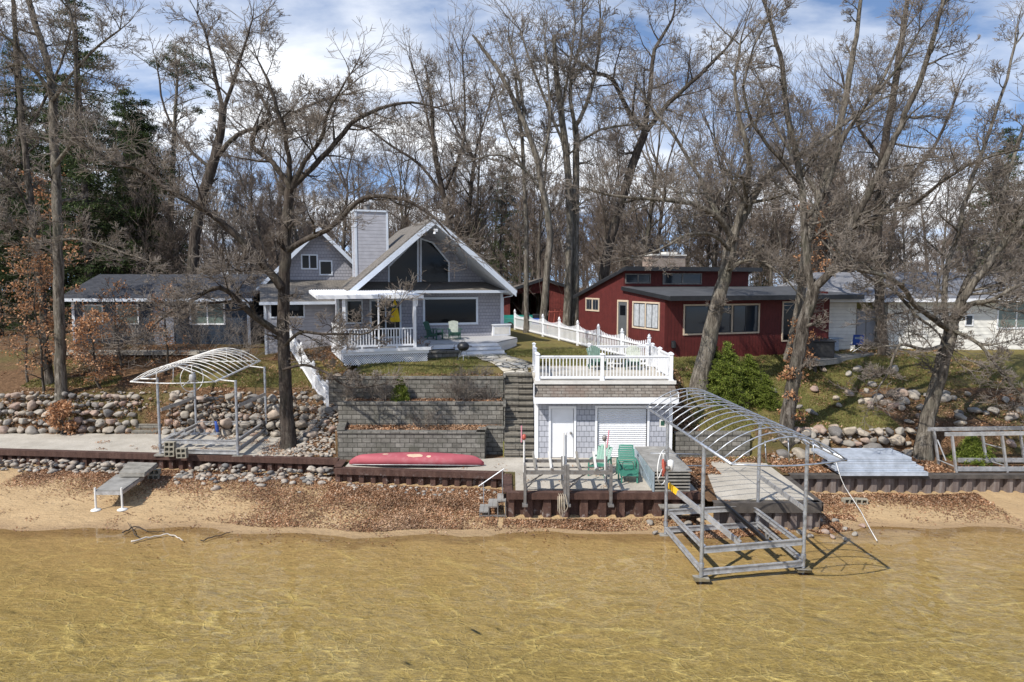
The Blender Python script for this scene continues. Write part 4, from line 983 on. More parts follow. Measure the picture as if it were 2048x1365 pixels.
# ================================================================ blue cottage at the left
b0 = P(146, 640, 38.5); BL = House('blue_cottage', 'low dark blue lap-sided cottage behind the bare branches at left', 'house', (b0.x, 38.5), 4.5, 0)
fx = lambda p: BL.fp(p, 640, 0)[0]; fz = lambda q: BL.fp(300, q, 0)[1]
m = MB(); m.box(0, fx(499), 0, .15, 4.2, fz(600)); m.box(0, .15, .16, 7, 4.2, fz(600)); m.box(fx(499)-.15, fx(499), .16, 7, 4.2, fz(600)); m.box(.15, fx(499)-.15, 6.85, 7, 4.2, fz(600)); BL.build(m, 'lap_wall', M['blue_siding'])
m = MB(); m.box(-.04, .12, -.03, -.001, 4.2, fz(602)); m.box(fx(499)-.12, fx(499)+.04, -.03, -.001, 4.2, fz(602)); m.box(-.5, fx(499)+.4, -.6, -.5, fz(603), fz(597)); m.box(-.4, fx(499)+.3, -.5, -.001, fz(602), fz(601)); BL.build(m, 'trim', M['trim'])
m = MB(); zr = BL.fp(300, 549, 3.5)[1]; m.slab([(-.5, -.6, fz(597)), (fx(499)+.4, -.6, fz(597)), (fx(499)+.4, 3.5, zr), (-.5, 3.5, zr)], .1); m.slab([(fx(499)+.4, 7.6, fz(597)), (-.5, 7.6, fz(597)), (-.5, 3.5, zr), (fx(499)+.4, 3.5, zr)], .1); BL.build(m, 'roof', M['dark_shingles'])
for xx in (0, fx(499)-.15):
    m = MB(); m.yprism([(0, fz(600)), (7, fz(600)), (3.5, zr-.12)], xx, xx+.15); BL.build(m, 'gable_end', M['blue_siding'])
BL.win(fx(383), fx(450)-.06, fz(647), fz(608), 0, M['white'], M['glass3'], nm=2, fw=.09)
BL.win(fx(236), fx(276), fz(647), fz(612), 0, M['white'], M['glass3'], nm=1, fw=.07)
BL.win(fx(170), fx(205), fz(643), fz(612), 0, M['white'], M['glass3'], nm=1, fw=.07)
m = MB(); m.box(fx(308), fx(348), -.05, .0, 4.35, fz(605)); d = BL.build(m, 'door', M['door_pale']); m = MB(); m.box(fx(343), fx(343)+.05, -.1, -.051, 5.3, 5.36); BL.build(m, 'door_handle', M['dull'], d)
m = MB(); m.box(fx(146), fx(500)+.3, -1.9, -.1, 4.12, 4.3); BL.build(m, 'porch_slab', M['concrete'])
# ================================================================ white cottage at the right
w0 = P(1640, 640, 38.3); WC = House('white_cottage', 'long white lap-sided cottage with a grey shingle roof at right', 'house', (w0.x, 38.3), 4.3, 0)
fx = lambda p, y=0: WC.fp(p, 640, y)[0]; fz = lambda q, y=0: WC.fp(1850, q, y)[1]
xA, xB, xC, xD = 0, fx(1712), fx(1775), 18
m = MB(); m.box(xA, xB, 0, .15, 4.1, fz(594)); m.box(xC, fx(1816), 0, .15, 4.1, fz(594)); m.box(fx(1816), xD, .0, .15, 4.1, fz(599)); m.box(xA, xA+.15, .16, 9, 4.1, fz(596)); m.box(xB-.15, xB, .16, 1.6, 4.1, fz(596)); m.box(xC, xC+.15, .16, 1.6, 4.1, fz(596)); m.box(xA+.15, xD, 8.85, 9, 4.1, fz(596)); m.box(xD-.15, xD, .16, 8.8, 4.1, fz(596))
WC.build(m, 'lap_wall', M['white_siding'])
m = MB(); m.box(xB, xC, 1.6, 1.75, 4.1, fz(594)); WC.build(m, 'recess_wall', M['yellow_lit_siding'])
m = MB(); m.box(xB+.55, xC-.05, 1.1, 1.55, 4.4, 6.5); d = WC.build(m, 'storage_cabinet', M['plywood']); m = MB()
for k in range(2): m.box(xB+.6+k*.55, xB+1.1+k*.55, 1.07, 1.098, 4.5, 6.4)
WC.build(m, 'cabinet_door', M['door_pale'], d)
zr = WC.fp(1850, 545, 4.5)[1]; e = fz(597)
m = MB(); m.slab([(-.6, -.6, e), (xD+.6, -.6, e), (xD+.6, 4.5, zr), (1.6, 4.5, zr)], .1); m.slab([(-.6, -.6, e), (1.6, 4.5, zr), (-.6, 9.6, e)], .1); m.slab([(xD+.6, 9.6, e), (-.6, 9.6, e), (1.6, 4.5, zr), (xD+.6, 4.5, zr)], .1); WC.build(m, 'roof', M['grey_shingles'])
m = MB(); m.box(-.63, xD+.6, -.66, -.605, e-.2, e+.0); m.box(-.6, xD, -.604, -.001, e-.16, e-.13); m.box(-.63, -.605, -.6, 9.6, e-.2, e); WC.build(m, 'fascia', M['white_paint'])
WC.win(fx(1996), fx(2047)+.6, fz(655), fz(606), 0, M['white_paint'], M['glass3'], nm=2, fw=.09)
WC.win(fx(1932), fx(1944), fz(650), fz(632), 0, M['white_paint'], M['glass2'], nm=1, fw=.07)
# ================================================================ boat lifts
V3 = Vector
def boat_lift(label, feet, ztop, canopy, rise, nribs, wheel, cradle_z, front_z, braces, bunks, mat_rib):
    """feet: FL, FR, BR, BL ; canopy: LF, RF, RB, LB points"""
    FL, FR, BR, BL = feet; t = thing('boat_lift', label, 'boat lift', tuple(FL), 0, 'boat lifts with canopy frames')
    for f, zt in zip(feet, ztop):
        m = MB(); m.tube([f+V3((0,0,.03)), V3((f.x, f.y, zt))], .052, 10)
        zz = f.z+1.5
        for k in range(5): m.box(f.x-.056, f.x-.045, f.y-.02, f.y+.02, zz+k*.1, zz+k*.1+.03)
        m.tube([V3((f.x, f.y, f.z+.30)), V3((f.x, f.y, f.z+.42))], .075, 10)
        m.build('lift_post', M['steel'], t, world=True, smooth=False)
        m = MB(); m.box(f.x-.2, f.x+.2, f.y-.14, f.y+.14, f.z-.05, f.z+.02); m.build('foot_pad', M['wood'], t, world=True)
    def ib(m, p, q, h=.16, w=.09):
        p = V3(p); q = V3(q); m.beam(p, q, .018, h-.03); m.beam(p+V3((0,0,h/2-.008)), q+V3((0,0,h/2-.008)), w, .016); m.beam(p-V3((0,0,h/2-.008)), q-V3((0,0,h/2-.008)), w, .016)
    up_ = lambda f, z: V3((f.x, f.y, f.z+z))
    m = MB()
    ib(m, up_(FL, front_z), up_(FR, front_z)); m.build('cross_beam', M['alu'], t, world=True); m = MB(); ib(m, up_(BL, front_z), up_(BR, front_z)); m.build('cross_beam', M['alu'], t, world=True)
    m = MB(); ib(m, up_(FL, .22), up_(BL, .22), .13); m.build('side_beam', M['alu'], t, world=True)
    m = MB(); ib(m, up_(FR, .22), up_(BR, .22), .13); m.build('side_beam', M['alu'], t, world=True)
    m = MB(); ib(m, up_(FL, cradle_z)+V3((.06,.0,0)), up_(FR, cradle_z)-V3((.06,0,0)), .17); m.build('cradle_beam', M['alu'], t, world=True)
    m = MB(); ib(m, up_(BL, cradle_z-.05)+V3((.06,.0,0)), up_(BR, cradle_z-.05)-V3((.06,0,0)), .17); m.build('cradle_beam', M['alu'], t, world=True)
    for a, b, ins in ((FL, BL, .14), (FR, BR, -.14)):
        m = MB(); ib(m, up_(a, cradle_z-.02)+V3((ins, .1, 0)), up_(b, cradle_z-.07)+V3((ins, -.1, 0)), .13); m.build('cradle_rail', M['alu'], t, world=True)
    for p, q, mt, w_, h_ in bunks:
        m = MB(); m.beam(p, q, w_, h_); m.build('bunk_rail', mt, t, world=True)
        m = MB(); d = (V3(q)-V3(p)); c = V3(q)-d*.04; m.beam(c, V3((c.x-.05, c.y-.02, up_(FL, cradle_z).z)), .05, .03); m.beam(c, V3((c.x+.07, c.y-.02, up_(FL, cradle_z).z)), .05, .03); m.build('bunk_bracket', M['steel'], t, world=True)
    for p, q in braces:
        m = MB(); m.beam(p, q, .03, .14); m.build('side_brace', M['alu'], t, world=True)
    # canopy
    LF, RF, RB, LB = canopy
    c = thing('canopy', None, None); c.parent = t
    m = MB(); m.tube([LB, LF], .042, 8); m.tube([RB, RF], .042, 8); c2 = m.build('canopy_frame', mat_rib, t, world=True, smooth=True)
    bpy.data.objects.remove(c)
    m = MB()
    for i in range(nribs):
        s = i/(nribs-1); a = LF+(LB-LF)*s; b = RF+(RB-RF)*s; pts = []
        for k in range(11):
            u = k/10; p = a+(b-a)*u; p.z += rise*(1-(2*u-1)**2); pts.append(p)
        m.tube(pts, .02, 6)
    for u in (.28, .5, .72):
        pts = []
        for i in range(nribs):
            s = i/(nribs-1); a = LF+(LB-LF)*s; b = RF+(RB-RF)*s; p = a+(b-a)*u; p.z += rise*(1-(2*u-1)**2)-.03; pts.append(p)
        if u == .5: m.tube(pts, .014, 5)
    m.build('canopy_ribs', mat_rib, c2, world=True, smooth=True)
    m = MB()
    for (a, b) in ((LF, RF), (LB, RB)):
        d = (LF-LB).normalized()*(.0); pts = [a+(b-a)*(k/8)-V3((0, 0, .03*math.sin(PI*k/8)))+((LF-LB).normalized()*(.22*math.sin(PI*k/8)) if a is LF else V3((0,0,0))) for k in range(9)]
        m.tube(pts, .024, 6)
        for u in (.3, .5, .72):
            p = a+(b-a)*u; q = p.copy(); q.z += rise*(1-(2*u-1)**2); m.tube([p, q+(LB-LF).normalized()*(.1)], .014, 5)
    m.build('canopy_end', mat_rib, c2, world=True, smooth=True)
    m = MB()
    for f, zt in zip(feet, ztop):
        side_ = (LF, LB) if f in (FL, BL) else (RF, RB)
        s = min(.98, max(.02, (f.y-side_[0].y)/(side_[1].y-side_[0].y))); p = side_[0]+(side_[1]-side_[0])*s
        m.tube([V3((f.x, f.y, zt-.05)), p], .03, 6)
    m.build('canopy_bracket', mat_rib, c2, world=True)
    if wheel:
        cpt, r, dirn, kind = wheel; dirn = V3(dirn).normalized(); m = MB()
        ring = [cpt+dirn*(r*math.cos(2*PI*k/36))+V3((0,0,r*math.sin(2*PI*k/36))) for k in range(36)]; m.tube(ring, .018, 6, closed=True)
        for k in range(3):
            a = 2*PI*k/3+PI/2; e = dirn*math.cos(a)+V3((0,0,math.sin(a))); m.tube([cpt+e*.0, cpt+e*r], .014, 5)
        w_ = m.build('winch_wheel', M['pvc'], t, world=True, smooth=True)
        ax = dirn.cross(V3((0,0,1))); m = MB(); m.tube([cpt-ax*.05, cpt+ax*.22], .06, 10); m.build('wheel_hub', M['dull'], w_, world=True)
        m = MB()
        if kind == 'red':
            m.tube([cpt+V3((-.02, -.03, .26)), cpt+V3((.02, -.03, .15)), cpt+V3((.02, -.03, -.1)), cpt+V3((0, -.03, -.28))], [.03, .07, .06, .03], 8); m.build('wheel_float', M['redp'], w_, world=True)
            m = MB(); q = cpt+V3((.24, 0, .05)); m.lathe([(0, .2), (.09, .17), (.1, .0), (.08, -.16), (0, -.2)], tuple(q), 12); m.build('winch_drum', M['pvc'], w_, world=True, smooth=True)
        else:
            m.lathe([(0, .22), (.13, .18), (.16, .0), (.12, -.2), (0, -.24)], tuple(cpt+V3((.05, -.05, .0))), 12); m.build('winch_cover', M['alu'], w_, world=True, smooth=True)
    return t
fl, fr, br, bl = G(1402, 1156, -.02), G(1606, 1138, -.02), G(1514, 1059, .02), G(1331, 1070, .0)
LF, LB, RF = G(1463, 929, 3.62), G(1293, 815, 3.72), G(1692, 920, 3.66); RB = LB+(RF-LF)
t = boat_lift('large galvanised boat lift with an arched canopy frame standing in the shallow water', (fl, fr, br, bl),
    (P(1399, 891, fl.y).z, P(1608, 890, fr.y).z, P(1515, 844, br.y).z, P(1331, 844, bl.y).z), (LF, RF, RB, LB), .62, 15,
    (P(1326, 935, bl.y-.05), .54, (.50, .86, 0), 'red'), .78, .16, [(P(1519, 953, br.y), P(1607, 1017, fr.y))],
    [(P(1336, 970, 21.4), P(1481, 1088, 18.9), M['alu'], .07, .16), (P(1452, 1012, 21.4), P(1538, 1086, 19.1), M['black'], .09, .13)], M['steel'])
m = MB(); a, b = P(1336, 970, 21.4), P(1481, 1088, 18.9); d = (b-a).normalized(); m.beam(a+d*.02, a+d*.45, .078, .165); m.build('decal', M['orange'], t, world=True)
m = MB(); a = P(1325, 847, 21.5); m.box(a.x-.1, a.x+.1, a.y-.02, a.y, a.z-.12, a.z+.12); s_ = m.build('sign_plate', M['pvc'], t, world=True); m = MB(); m.box(a.x-.06, a.x+.06, a.y-.026, a.y-.021, a.z-.07, a.z+.08); m.build('sign_mark', M['dkgreen'], s_, world=True)
fl, fr, br, bl = G(321, 909, 1.04), G(476, 912, 1.04), G(533, 868, 1.04), G(393, 868, 1.04)
LF, LB, RF = G(262, 764, 4.12), G(385, 722, 4.22), G(430, 764, 4.12); RB = LB+(RF-LF)
t = boat_lift('aluminium boat lift with a white arched canopy frame standing on the left concrete pad', (fl, fr, br, bl),
    (P(314, 756, fl.y).z, P(470, 761, fr.y).z, P(528, 734, br.y).z, P(386, 745, bl.y).z), (LF, RF, RB, LB), .62, 12,
    (P(384, 757, bl.y-.1), .62, (.42, .9, 0), 'grey'), .55, .14, [(P(322, 820, fl.y), P(391, 795, bl.y)), (P(477, 812, fr.y), P(532, 788, br.y))],
    [(P(345, 870, bl.y-1.0), P(330, 880, fl.y+.5), M['alu'], .1, .1)], M['pvc'])
# bunks and clutter on the left lift
m = MB(); a = P(350, 880, 28.6)
for k in range(5): x = a.x+k*.42; m.box(x, x+.3, 28.2, 28.5, 1.62, 1.68); m.tube([V3((x+.15, 28.3, 1.66)), V3((x+.15, 28.3, 1.86))], .03, 6)
m.build('guide_rollers', M['alu'], t, world=True)
m = MB(); m.beam(P(345, 866, 28.4), P(360, 850, 28.4), .03, .03)
tt = MB(); a = P(431, 843, 29.6); tt.tube([a, a+V3((.06, 0, -.35)), a+V3((.10, 0, -.6))], [.05, .08, .05], 8); o = tt.build('boat_fender', M['bluep'], smooth=True); tag(o, 'small blue fender hung over the back beam of the left lift', 'fender')

# ================================================================ twin personal watercraft lifts on the patio edge
def pwc(x0, x1, label):
    t = thing('watercraft_lift', label, 'boat lift', (x0, 22.3, .98), 0, 'watercraft lifts on the patio edge')
    for x in (x0, x1):
        m = MB(); m.box(x-.045, x+.045, 22.12, 22.24, .62, 1.98); m.box(x-.09, x+.09, 22.05, 22.28, .58, .66); m.build('lift_post', M['dull'], t, world=True)
        m = MB(); m.box(x-.04, x+.04, 23.35, 23.43, .98, 1.95); m.build('rear_post', M['dull'], t, world=True)
        m = MB(); m.beam((x, 22.25, 1.7), (x, 23.4, 1.72), .06, .1); m.beam((x, 22.25, 1.03), (x, 23.4, 1.03), .06, .08); m.build('side_beam', M['dull'], t, world=True)
    m = MB(); m.beam((x0, 22.18, 1.72), (x1, 22.18, 1.72), .07, .13); m.build('front_beam', M['dull'], t, world=True)
    m = MB(); m.beam((x0, 23.42, 1.78), (x1, 23.42, 1.78), .07, .1); m.beam((x0, 23.42, 1.55), (x1, 23.42, 1.55), .04, .04); m.build('rear_beam', M['dull'], t, world=True)
    for a_, b_ in (((x0+.03, 22.3, 1.12), (x0+.5, 22.3, 1.6)), ((x0+.03, 22.6, 1.02), (x1, 22.6, 1.02)), ((x0+.03, 23.0, 1.08), (x0+.6, 22.3, 1.62))):
        m = MB(); m.beam(a_, b_, .03, .035); m.build('brace', M['dull'], t, world=True)
    for f in (.28, .68):
        x = lerp(x0, x1, f); m = MB(); m.beam((x-.03, 22.3, 1.80), (x-.1, 22.5, 2.35), .05, .09); m.build('guide_post', M['pvc'] if f > .5 else M['wood'], t, world=True)
        m = MB(); m.beam((x, 22.15, 1.82), (x, 23.4, 1.86), .1, .06); m.build('bunk', M['dull'], t, world=True)
    return t
xs0, xs1, xs2 = P(1050, 950, 22.2).x, P(1133, 950, 22.2).x, P(1222, 950, 22.2).x
pwc(xs0, xs1-.05, 'small grey watercraft lift at the patio edge, left of the pair'); pwc(xs1+.05, xs2, 'small grey watercraft lift at the patio edge, nearer the green chairs')
def pole(label, px, y0, y1, Y, wand=None, knob=None, mat='pvc'):
    a = P(px, y0, Y); b = P(px, y1, Y); t = thing('marker_pole', label, 'pole', tuple(a), 0, 'white poles on the watercraft lifts')
    m = MB(); m.tube([a, b], .03, 8); m.build('pole', M[mat], t, world=True)
    if knob: m = MB(); c = P(knob[0], knob[1], Y); m.lathe([(0, .1), (.07, .07), (.08, -.03), (.05, -.1), (0, -.12)], tuple(c), 10); m.build('pulley', M[knob[2]], t, world=True, smooth=True)
    if wand: m = MB(); m.tube([P(wand[0], wand[1], Y-.05), P(wand[2], wand[3], Y-.05)], .025, 6); m.build('handle', M['pink'], t, world=True)
pole('white pole with a faded pink crank handle in front of the stairs', 1048, 945, 880, 23.3, (1043, 852, 1043, 885), (1048, 874, 'redp'))
pole('plain white pole, left of the two in front of the white door', 1127, 960, 866, 22.9)
pole('plain white pole, right of the two in front of the white door', 1132, 960, 866, 23.0)
pole('white pole with rusty pulley and pink loop before the roll-up door', 1210, 965, 880, 22.6, (1218, 861, 1214, 896), (1209, 876, 'dull'))
m = MB(); r_ = random.Random(3)
for k in range(4):
    x = P(1118+k*4, 985, 22.05).x; m.tube([(x, 22.2, 1.0), (x+.02, 22.03, .98), (x+.03*k, 22.02, .6), (x+.05, 22.0, .25+.08*k), (x-.04, 22.0, .5), (x-.03, 22.03, .96)], .012, 5)
tag(m.build('rope', M['gold'], smooth=True), 'pale old rope hanging in loops over the rusty seawall', 'rope')
# ================================================================ furniture
def adirondack(name, label, loc, rz, mats, group, foot=False, fan=True, scale=1.0):
    t = thing(name, label, 'chair', loc, rz, group)            # faces local -y
    body, slat = mats
    m = MB(); s = scale
    for sx in (-1, 1):
        m.box(sx*.29*s-.015, sx*.29*s+.015, -.42*s, -.34*s, 0, .52*s); m.box(sx*.29*s-.015, sx*.29*s+.015, .18*s, .26*s, 0, .54*s)
        m.beam((sx*.27*s, -.42*s, .33*s), (sx*.27*s, .42*s, .12*s), .03*s, .11*s)
    m.build('frame', body, t)
    m = MB()
    for sx in (-1, 1): m.box(sx*.33*s-.07*s, sx*.33*s+.07*s, -.5*s, .32*s, .535*s, .56*s)
    m.build('armrest', body, t) if False else None
    for sx in (-1, 1):
        m = MB(); m.box(sx*.33*s-.07*s, sx*.33*s+.07*s, -.5*s, .32*s, .542*s, .565*s); m.build('armrest', body, t, bevel=.006)
    m = MB()
    for k in range(7):
        y = -.44+k*.095; z = .385-.055*k*.6; m.beam((-.285*s, y*s, z*s), (.285*s, y*s, z*s), .085*s, .02*s)
    m.build('seat', body, t)
    m = MB(); n = 7
    for k in range(n):
        u = (k-(n-1)/2)/((n-1)/2); xb = u*.2; xt = u*(.29 if fan else .235); top = 1.02-.12*u*u if fan else .98-.05*u*u
        p = V3((xb*s, .2*s, .16*s)); q = V3((xt*s, .52*s, top*s)); d = (q-p).normalized(); sd = V3((1, 0, 0)); nn = d.cross(sd)*(.009)
        w0, w1 = .032*s, .042*s if fan else .036*s
        vs = [p-sd*w0-nn, p+sd*w0-nn, q+sd*w1-nn, q-sd*w1-nn, p-sd*w0+nn, p+sd*w0+nn, q+sd*w1+nn, q-sd*w1+nn]
        m.add(vs, [(0,1,2,3), (7,6,5,4), (0,4,5,1), (1,5,6,2), (2,6,7,3), (3,7,4,0)])
    m.beam((-.22*s, .33*s, .46*s), (.22*s, .33*s, .46*s), .02, .06); m.beam((-.25*s, .45*s, .76*s), (.25*s, .45*s, .76*s), .02, .06)
    m.build('backrest', slat, t)
    if foot:
        m = MB()
        for k in range(7): m.beam((-.26*s, (-.52-k*.06)*s, (.36-k*.045)*s), (.26*s, (-.52-k*.06)*s, (.36-k*.045)*s), .05*s, .02*s)
        m.build('footrest', body, t)
    return t
g1 = 'green adirondack chairs'
p = G(908, 679, 4.9); adirondack('adirondack_chair', 'faded green slat chair facing the lake below the picture window', (p.x, p.y+.3, 4.905), math.radians(12), (M['dkgreen'], M['pale_slat']), g1, foot=True, fan=False)
p = G(866, 680, 4.9); adirondack('adirondack_chair', 'dark green slat chair turned to the side on the porch deck', (p.x, p.y+.3, 4.905), math.radians(62), (M['dkgreen'], M['dkgreen']), g1, foot=True, fan=False)
p = G(1196, 741, 4.13); adirondack('adirondack_chair', 'green fan-back chair on the roof deck, left of the round table', (p.x, p.y+.35, 4.135), math.radians(14), (M['dkgreen'], M['greyback']), g1)
p = G(1268, 741, 4.13); adirondack('adirondack_chair', 'green fan-back chair on the roof deck, near the right corner', (p.x, p.y+.35, 4.135), math.radians(-12), (M['dkgreen'], M['pale_slat']), g1)
p = G(1232, 735, 4.13); t = thing('round_table', 'low round table with dark top between the two roof deck chairs', 'table', (p.x, p.y+.1, 4.135))
MB().lathe([(0, .5), (.44, .5), (.46, .52), (.44, .54), (0, .54)], n=24).build('tabletop', M['black'], t); m = MB()
for k in range(4): a = PI/4+k*PI/2; m.beam((.25*math.cos(a), .25*math.sin(a), 0), (.25*math.cos(a), .25*math.sin(a), .5), .05, .05)
m.box(-.25, .25, -.25, .25, .16, .2); m.box(-.22, .22, -.22, .22, .34, .38); m.build('table_base', M['pvc'], t)
# moulded chairs in front of the roll-up door
def molded(kind, label, loc, rz):
    t = thing('plastic_lounge_chair' if kind else 'plastic_chair', label, 'chair', loc, rz, 'green plastic chairs on the patio')
    m = MB(); w_ = .30 if kind else .27
    nsl = 10; b0 = V3((0, .12, .34)); tp = V3((0, .50 if not kind else .55, 1.02 if not kind else 1.05))
    if kind:
        for k in range(nsl):
            s = (k+.5)/nsl; c = b0+(tp-b0)*s; ww = w_*(1-.35*max(0, s-.75)/.25); m.beam(c-V3((ww, 0, 0)), c+V3((ww, 0, 0)), .02, .066, up=(tp-b0))
        m.beam(b0-V3((w_, 0, 0)), tp-V3((w_*.8, 0, .02)), .04, .03); m.beam(b0+V3((w_, 0, 0)), tp+V3((w_*.8, 0, -.02)), .04, .03)
    else:
        for k in range(5):
            u = (k-2)/2; m.beam(b0+V3((u*.19, 0, 0)), tp+V3((u*.24, 0, -.10*u*u)), .098, .02, up=(0, -1, .4))
        m.beam(b0+V3((-.26, .05, .1)), b0+V3((.26, .05, .1)), .02, .08); m.beam(tp+V3((-.24, -.02, -.14)), tp+V3((.24, -.02, -.14)), .02, .10)
    m.build('backrest', M['green'], t)
    m = MB(); yl = -.85 if kind else -.45; n2 = 11 if kind else 7
    for k in range(n2):
        s = k/(n2-1); y = lerp(.12, yl, s); z = .36-.02*math.sin(s*PI)+(-.1*s if kind else .02*s); m.beam((-w_, y, z), (w_, y, z), abs(yl-.12)/(n2-1)*.86, .02)
    for sx in (-1, 1): m.beam((sx*w_, .14, .33), (sx*w_, yl, .25 if kind else .35), .03, .07)
    m.build('seat', M['green'], t)
    for sx in (-1, 1):
        m = MB(); x = sx*(w_+.05); m.tube([(x, -.38, .56), (x, -.1, .58), (x, .2, .56), (x-.02*sx, .32, .6)], .032, 6); m.build('armrest', M['green'], t, smooth=True)
        m = MB(); m.beam((x, -.36, .56), (x-.01*sx, -.42, 0), .05, .06); m.build('leg', M['green'], t); m = MB(); m.beam((x, .2, .56), (x, .34, 0), .05, .06); m.build('leg', M['green'], t)
    if kind:
        for sx in (-1, 1): m = MB(); m.beam((sx*.27, -.8, .26), (sx*.27, -.84, 0), .05, .06); m.build('leg', M['green'], t)
    return t
p = G(1205, 957, .97); molded(0, 'green plastic fan-back chair turned toward the watercraft lifts', (p.x, p.y+.55, .97), math.radians(-28))
p = G(1262, 968, .97); molded(1, 'green plastic reclining lounge chair in front of the roll-up door', (p.x+.02, p.y+.95, .97), math.radians(-4))
m = MB(); c = V3((p.x+.02, p.y+.75, 1.42)); m.tube([c+V3((.2*math.cos(a), .14*math.sin(a), .13*math.sin(a)+.03*math.sin(3*a))) for a in [2*PI*k/24 for k in range(24)]], .012, 5, closed=True); tag(m.build('bungee_cord', M['black'], smooth=True), 'looped dark cord lying on the green lounge chair', 'cord')
# canoe
def canoe():
    x0, x1 = P(698, 930, 25.85).x, P(968, 930, 25.7).x; cx = (x0+x1)/2; L = (x1-x0)/2; y0 = 25.82
    t = thing('canoe', 'faded red canoe lying upside down along the lowest block wall', 'canoe', (cx, y0, .97), math.radians(-1.5))
    nu, nv = 41, 15; vs = []
    for i in range(nu):
        u = -1+2*i/(nu-1); w_ = .44*max(0.0, 1-abs(u)**2.1)**.85; kz = .50-.13*u*u-.22*max(0, (abs(u)-.80)/.20)**2.0; gz_ = .03+.11*(1-u*u)
        gz_ = min(gz_, kz-.02)
        for j in range(nv):
            a = PI*j/(nv-1); cs, sn = math.cos(a), math.sin(a)**.62 if 0 < j < nv-1 else 0
            vs.append((L*u, -w_*cs, gz_+(kz-gz_)*sn))
    fs = [(i*nv+j, (i+1)*nv+j, (i+1)*nv+j+1, i*nv+j+1) for i in range(nu-1) for j in range(nv-1)]
    m = MB(); m.add(vs, fs); o = m.build('hull', M['canoe'], t, smooth=True); s = o.modifiers.new('s', 'SOLIDIFY'); s.thickness = .012
    for side_ in (0, nv-1):
        m = MB(); m.tube([V3(vs[i*nv+side_]) for i in range(1, nu-1)], .016, 6); m.build('gunwale', M['alu'], t, smooth=True)
    m = MB(); r = random.Random(4)      # pale paint patch following the hull skin
    def hp(u, a):
        w_ = .44*max(0.0, 1-abs(u)**2.1)**.85; kz = .50-.13*u*u; gz_ = .03+.11*(1-u*u); return V3((L*u, -w_*math.cos(a), gz_+(kz-gz_)*math.sin(a)**.62+.006))
    for (uc, ac, ru, ra) in ((.0, .95, .13, .33), (-.45, 1.25, .05, .15), (.2, .8, .04, .18)):
        n = 18; ring = [hp(uc+ru*math.cos(2*PI*k/n)*r.uniform(.75, 1.05), ac+ra*math.sin(2*PI*k/n)*r.uniform(.75, 1.05)) for k in range(n)]; cc = hp(uc, ac)
        mid = [hp(uc+ru*.5*math.cos(2*PI*k/n), ac+ra*.5*math.sin(2*PI*k/n)) for k in range(n)]
        m.add([cc]+mid+ring, [(0, k+1, (k+1) % n+1) for k in range(n)]+[(k+1, k+1+n, (k+1) % n+1+n, (k+1) % n+1) for k in range(n)])
    m.build('paint_patch', M['patch'], t, smooth=True)
canoe()
# dock section stack beside the chairs
t = thing('dock_section_stack', 'stack of grey wooden dock sections with a pale blue steel side', 'dock sections', (5.4, 24, .97)); X0, X1, Y0, Y1 = 4.76, 6.02, 22.45, 25.9
m = MB(); m.box(X0+.05, X1-.05, Y0+.12, Y1-.05, .98, 1.6); m.build('inner_frames', M['dark'], t, world=True)
m = MB()
for k in range(6): m.box(X0+.04, X1-.03, Y0, Y0+.1, .99+k*.115, .99+k*.115+.045)
m.build('slat_edges', M['wood'], t, world=True)
m = MB()
for k in range(22): y = Y0+k*(Y1-Y0)/22; m.box(X0-.02, X1+.02, y+.006, y+(Y1-Y0)/22-.006, 1.66, 1.70)
m.build('top_planks', M['plywood'], t, world=True)
m = MB(); m.box(X0-.03, X0+.02, Y0-.02, Y1, .98, 1.655); m.beam((X0-.05, Y0+.2, 1.1), (X0-.05, Y1-.4, 1.58), .02, .1); m.build('side_plate', M['pale_steel'], t, world=True)
m = MB()
for a, b in (((1300, 907), (1400, 909)), ((1290, 931), (1418, 932))):
    m.tube([P(a[0], a[1], 24.8 if a[1] < 920 else 23.6), P(b[0], b[1], 24.8 if a[1] < 920 else 23.6)], .025, 6)
m.tube([P(1347, 908, 24.8), P(1368, 932, 23.6)], .025, 6); o = m.build('pipe_ladder', M['steel'], smooth=True); tag(o, 'pale steel pipe ladder lying on top of the stacked dock sections', 'pipe frame')
t = thing('wall_ledge', 'low wooden bench ledge hung on the patio wall under the lift wheel', 'ledge', (5.3, 22.2, .6)); 
m = MB(); m.box(P(1317, 1010, 22.1).x, P(1404, 1010, 22.1).x, 21.8, 22.14, .62, .66); m.build('ledge_top', M['wood'], t, world=True); m = MB(); m.box(P(1320, 1010, 22.1).x, P(1400, 1010, 22.1).x, 21.9, 22.1, .52, .615); m.build('ledge_bracket', M['dull'], t, world=True)
# aluminium stack right
t = thing('aluminium_dock_stack', 'stack of pale aluminium dock panels resting on the right seawall', 'dock sections', (13.2, 25, .98)); x0, x1 = P(1677, 950, 24.45).x, P(1850, 950, 24.45).x
for k, (a, b, y0, y1) in enumerate(((x0, x1, 24.3, 25.3), (x0-.15, x1-.1, 24.42, 25.5), (x0-.1, x1-.35, 24.5, 25.8), (x0-.35, x1-.45, 24.6, 26.0))):
    m = MB(); z = 1.0+k*.155; m.box(a, b, y0, y1, z+.03, z+.145); m.box(a-.01, b+.01, y0-.03, y0, z, z+.15); m.build('dock_panel', M['alu_slats'] , t, world=True, bevel=.006)
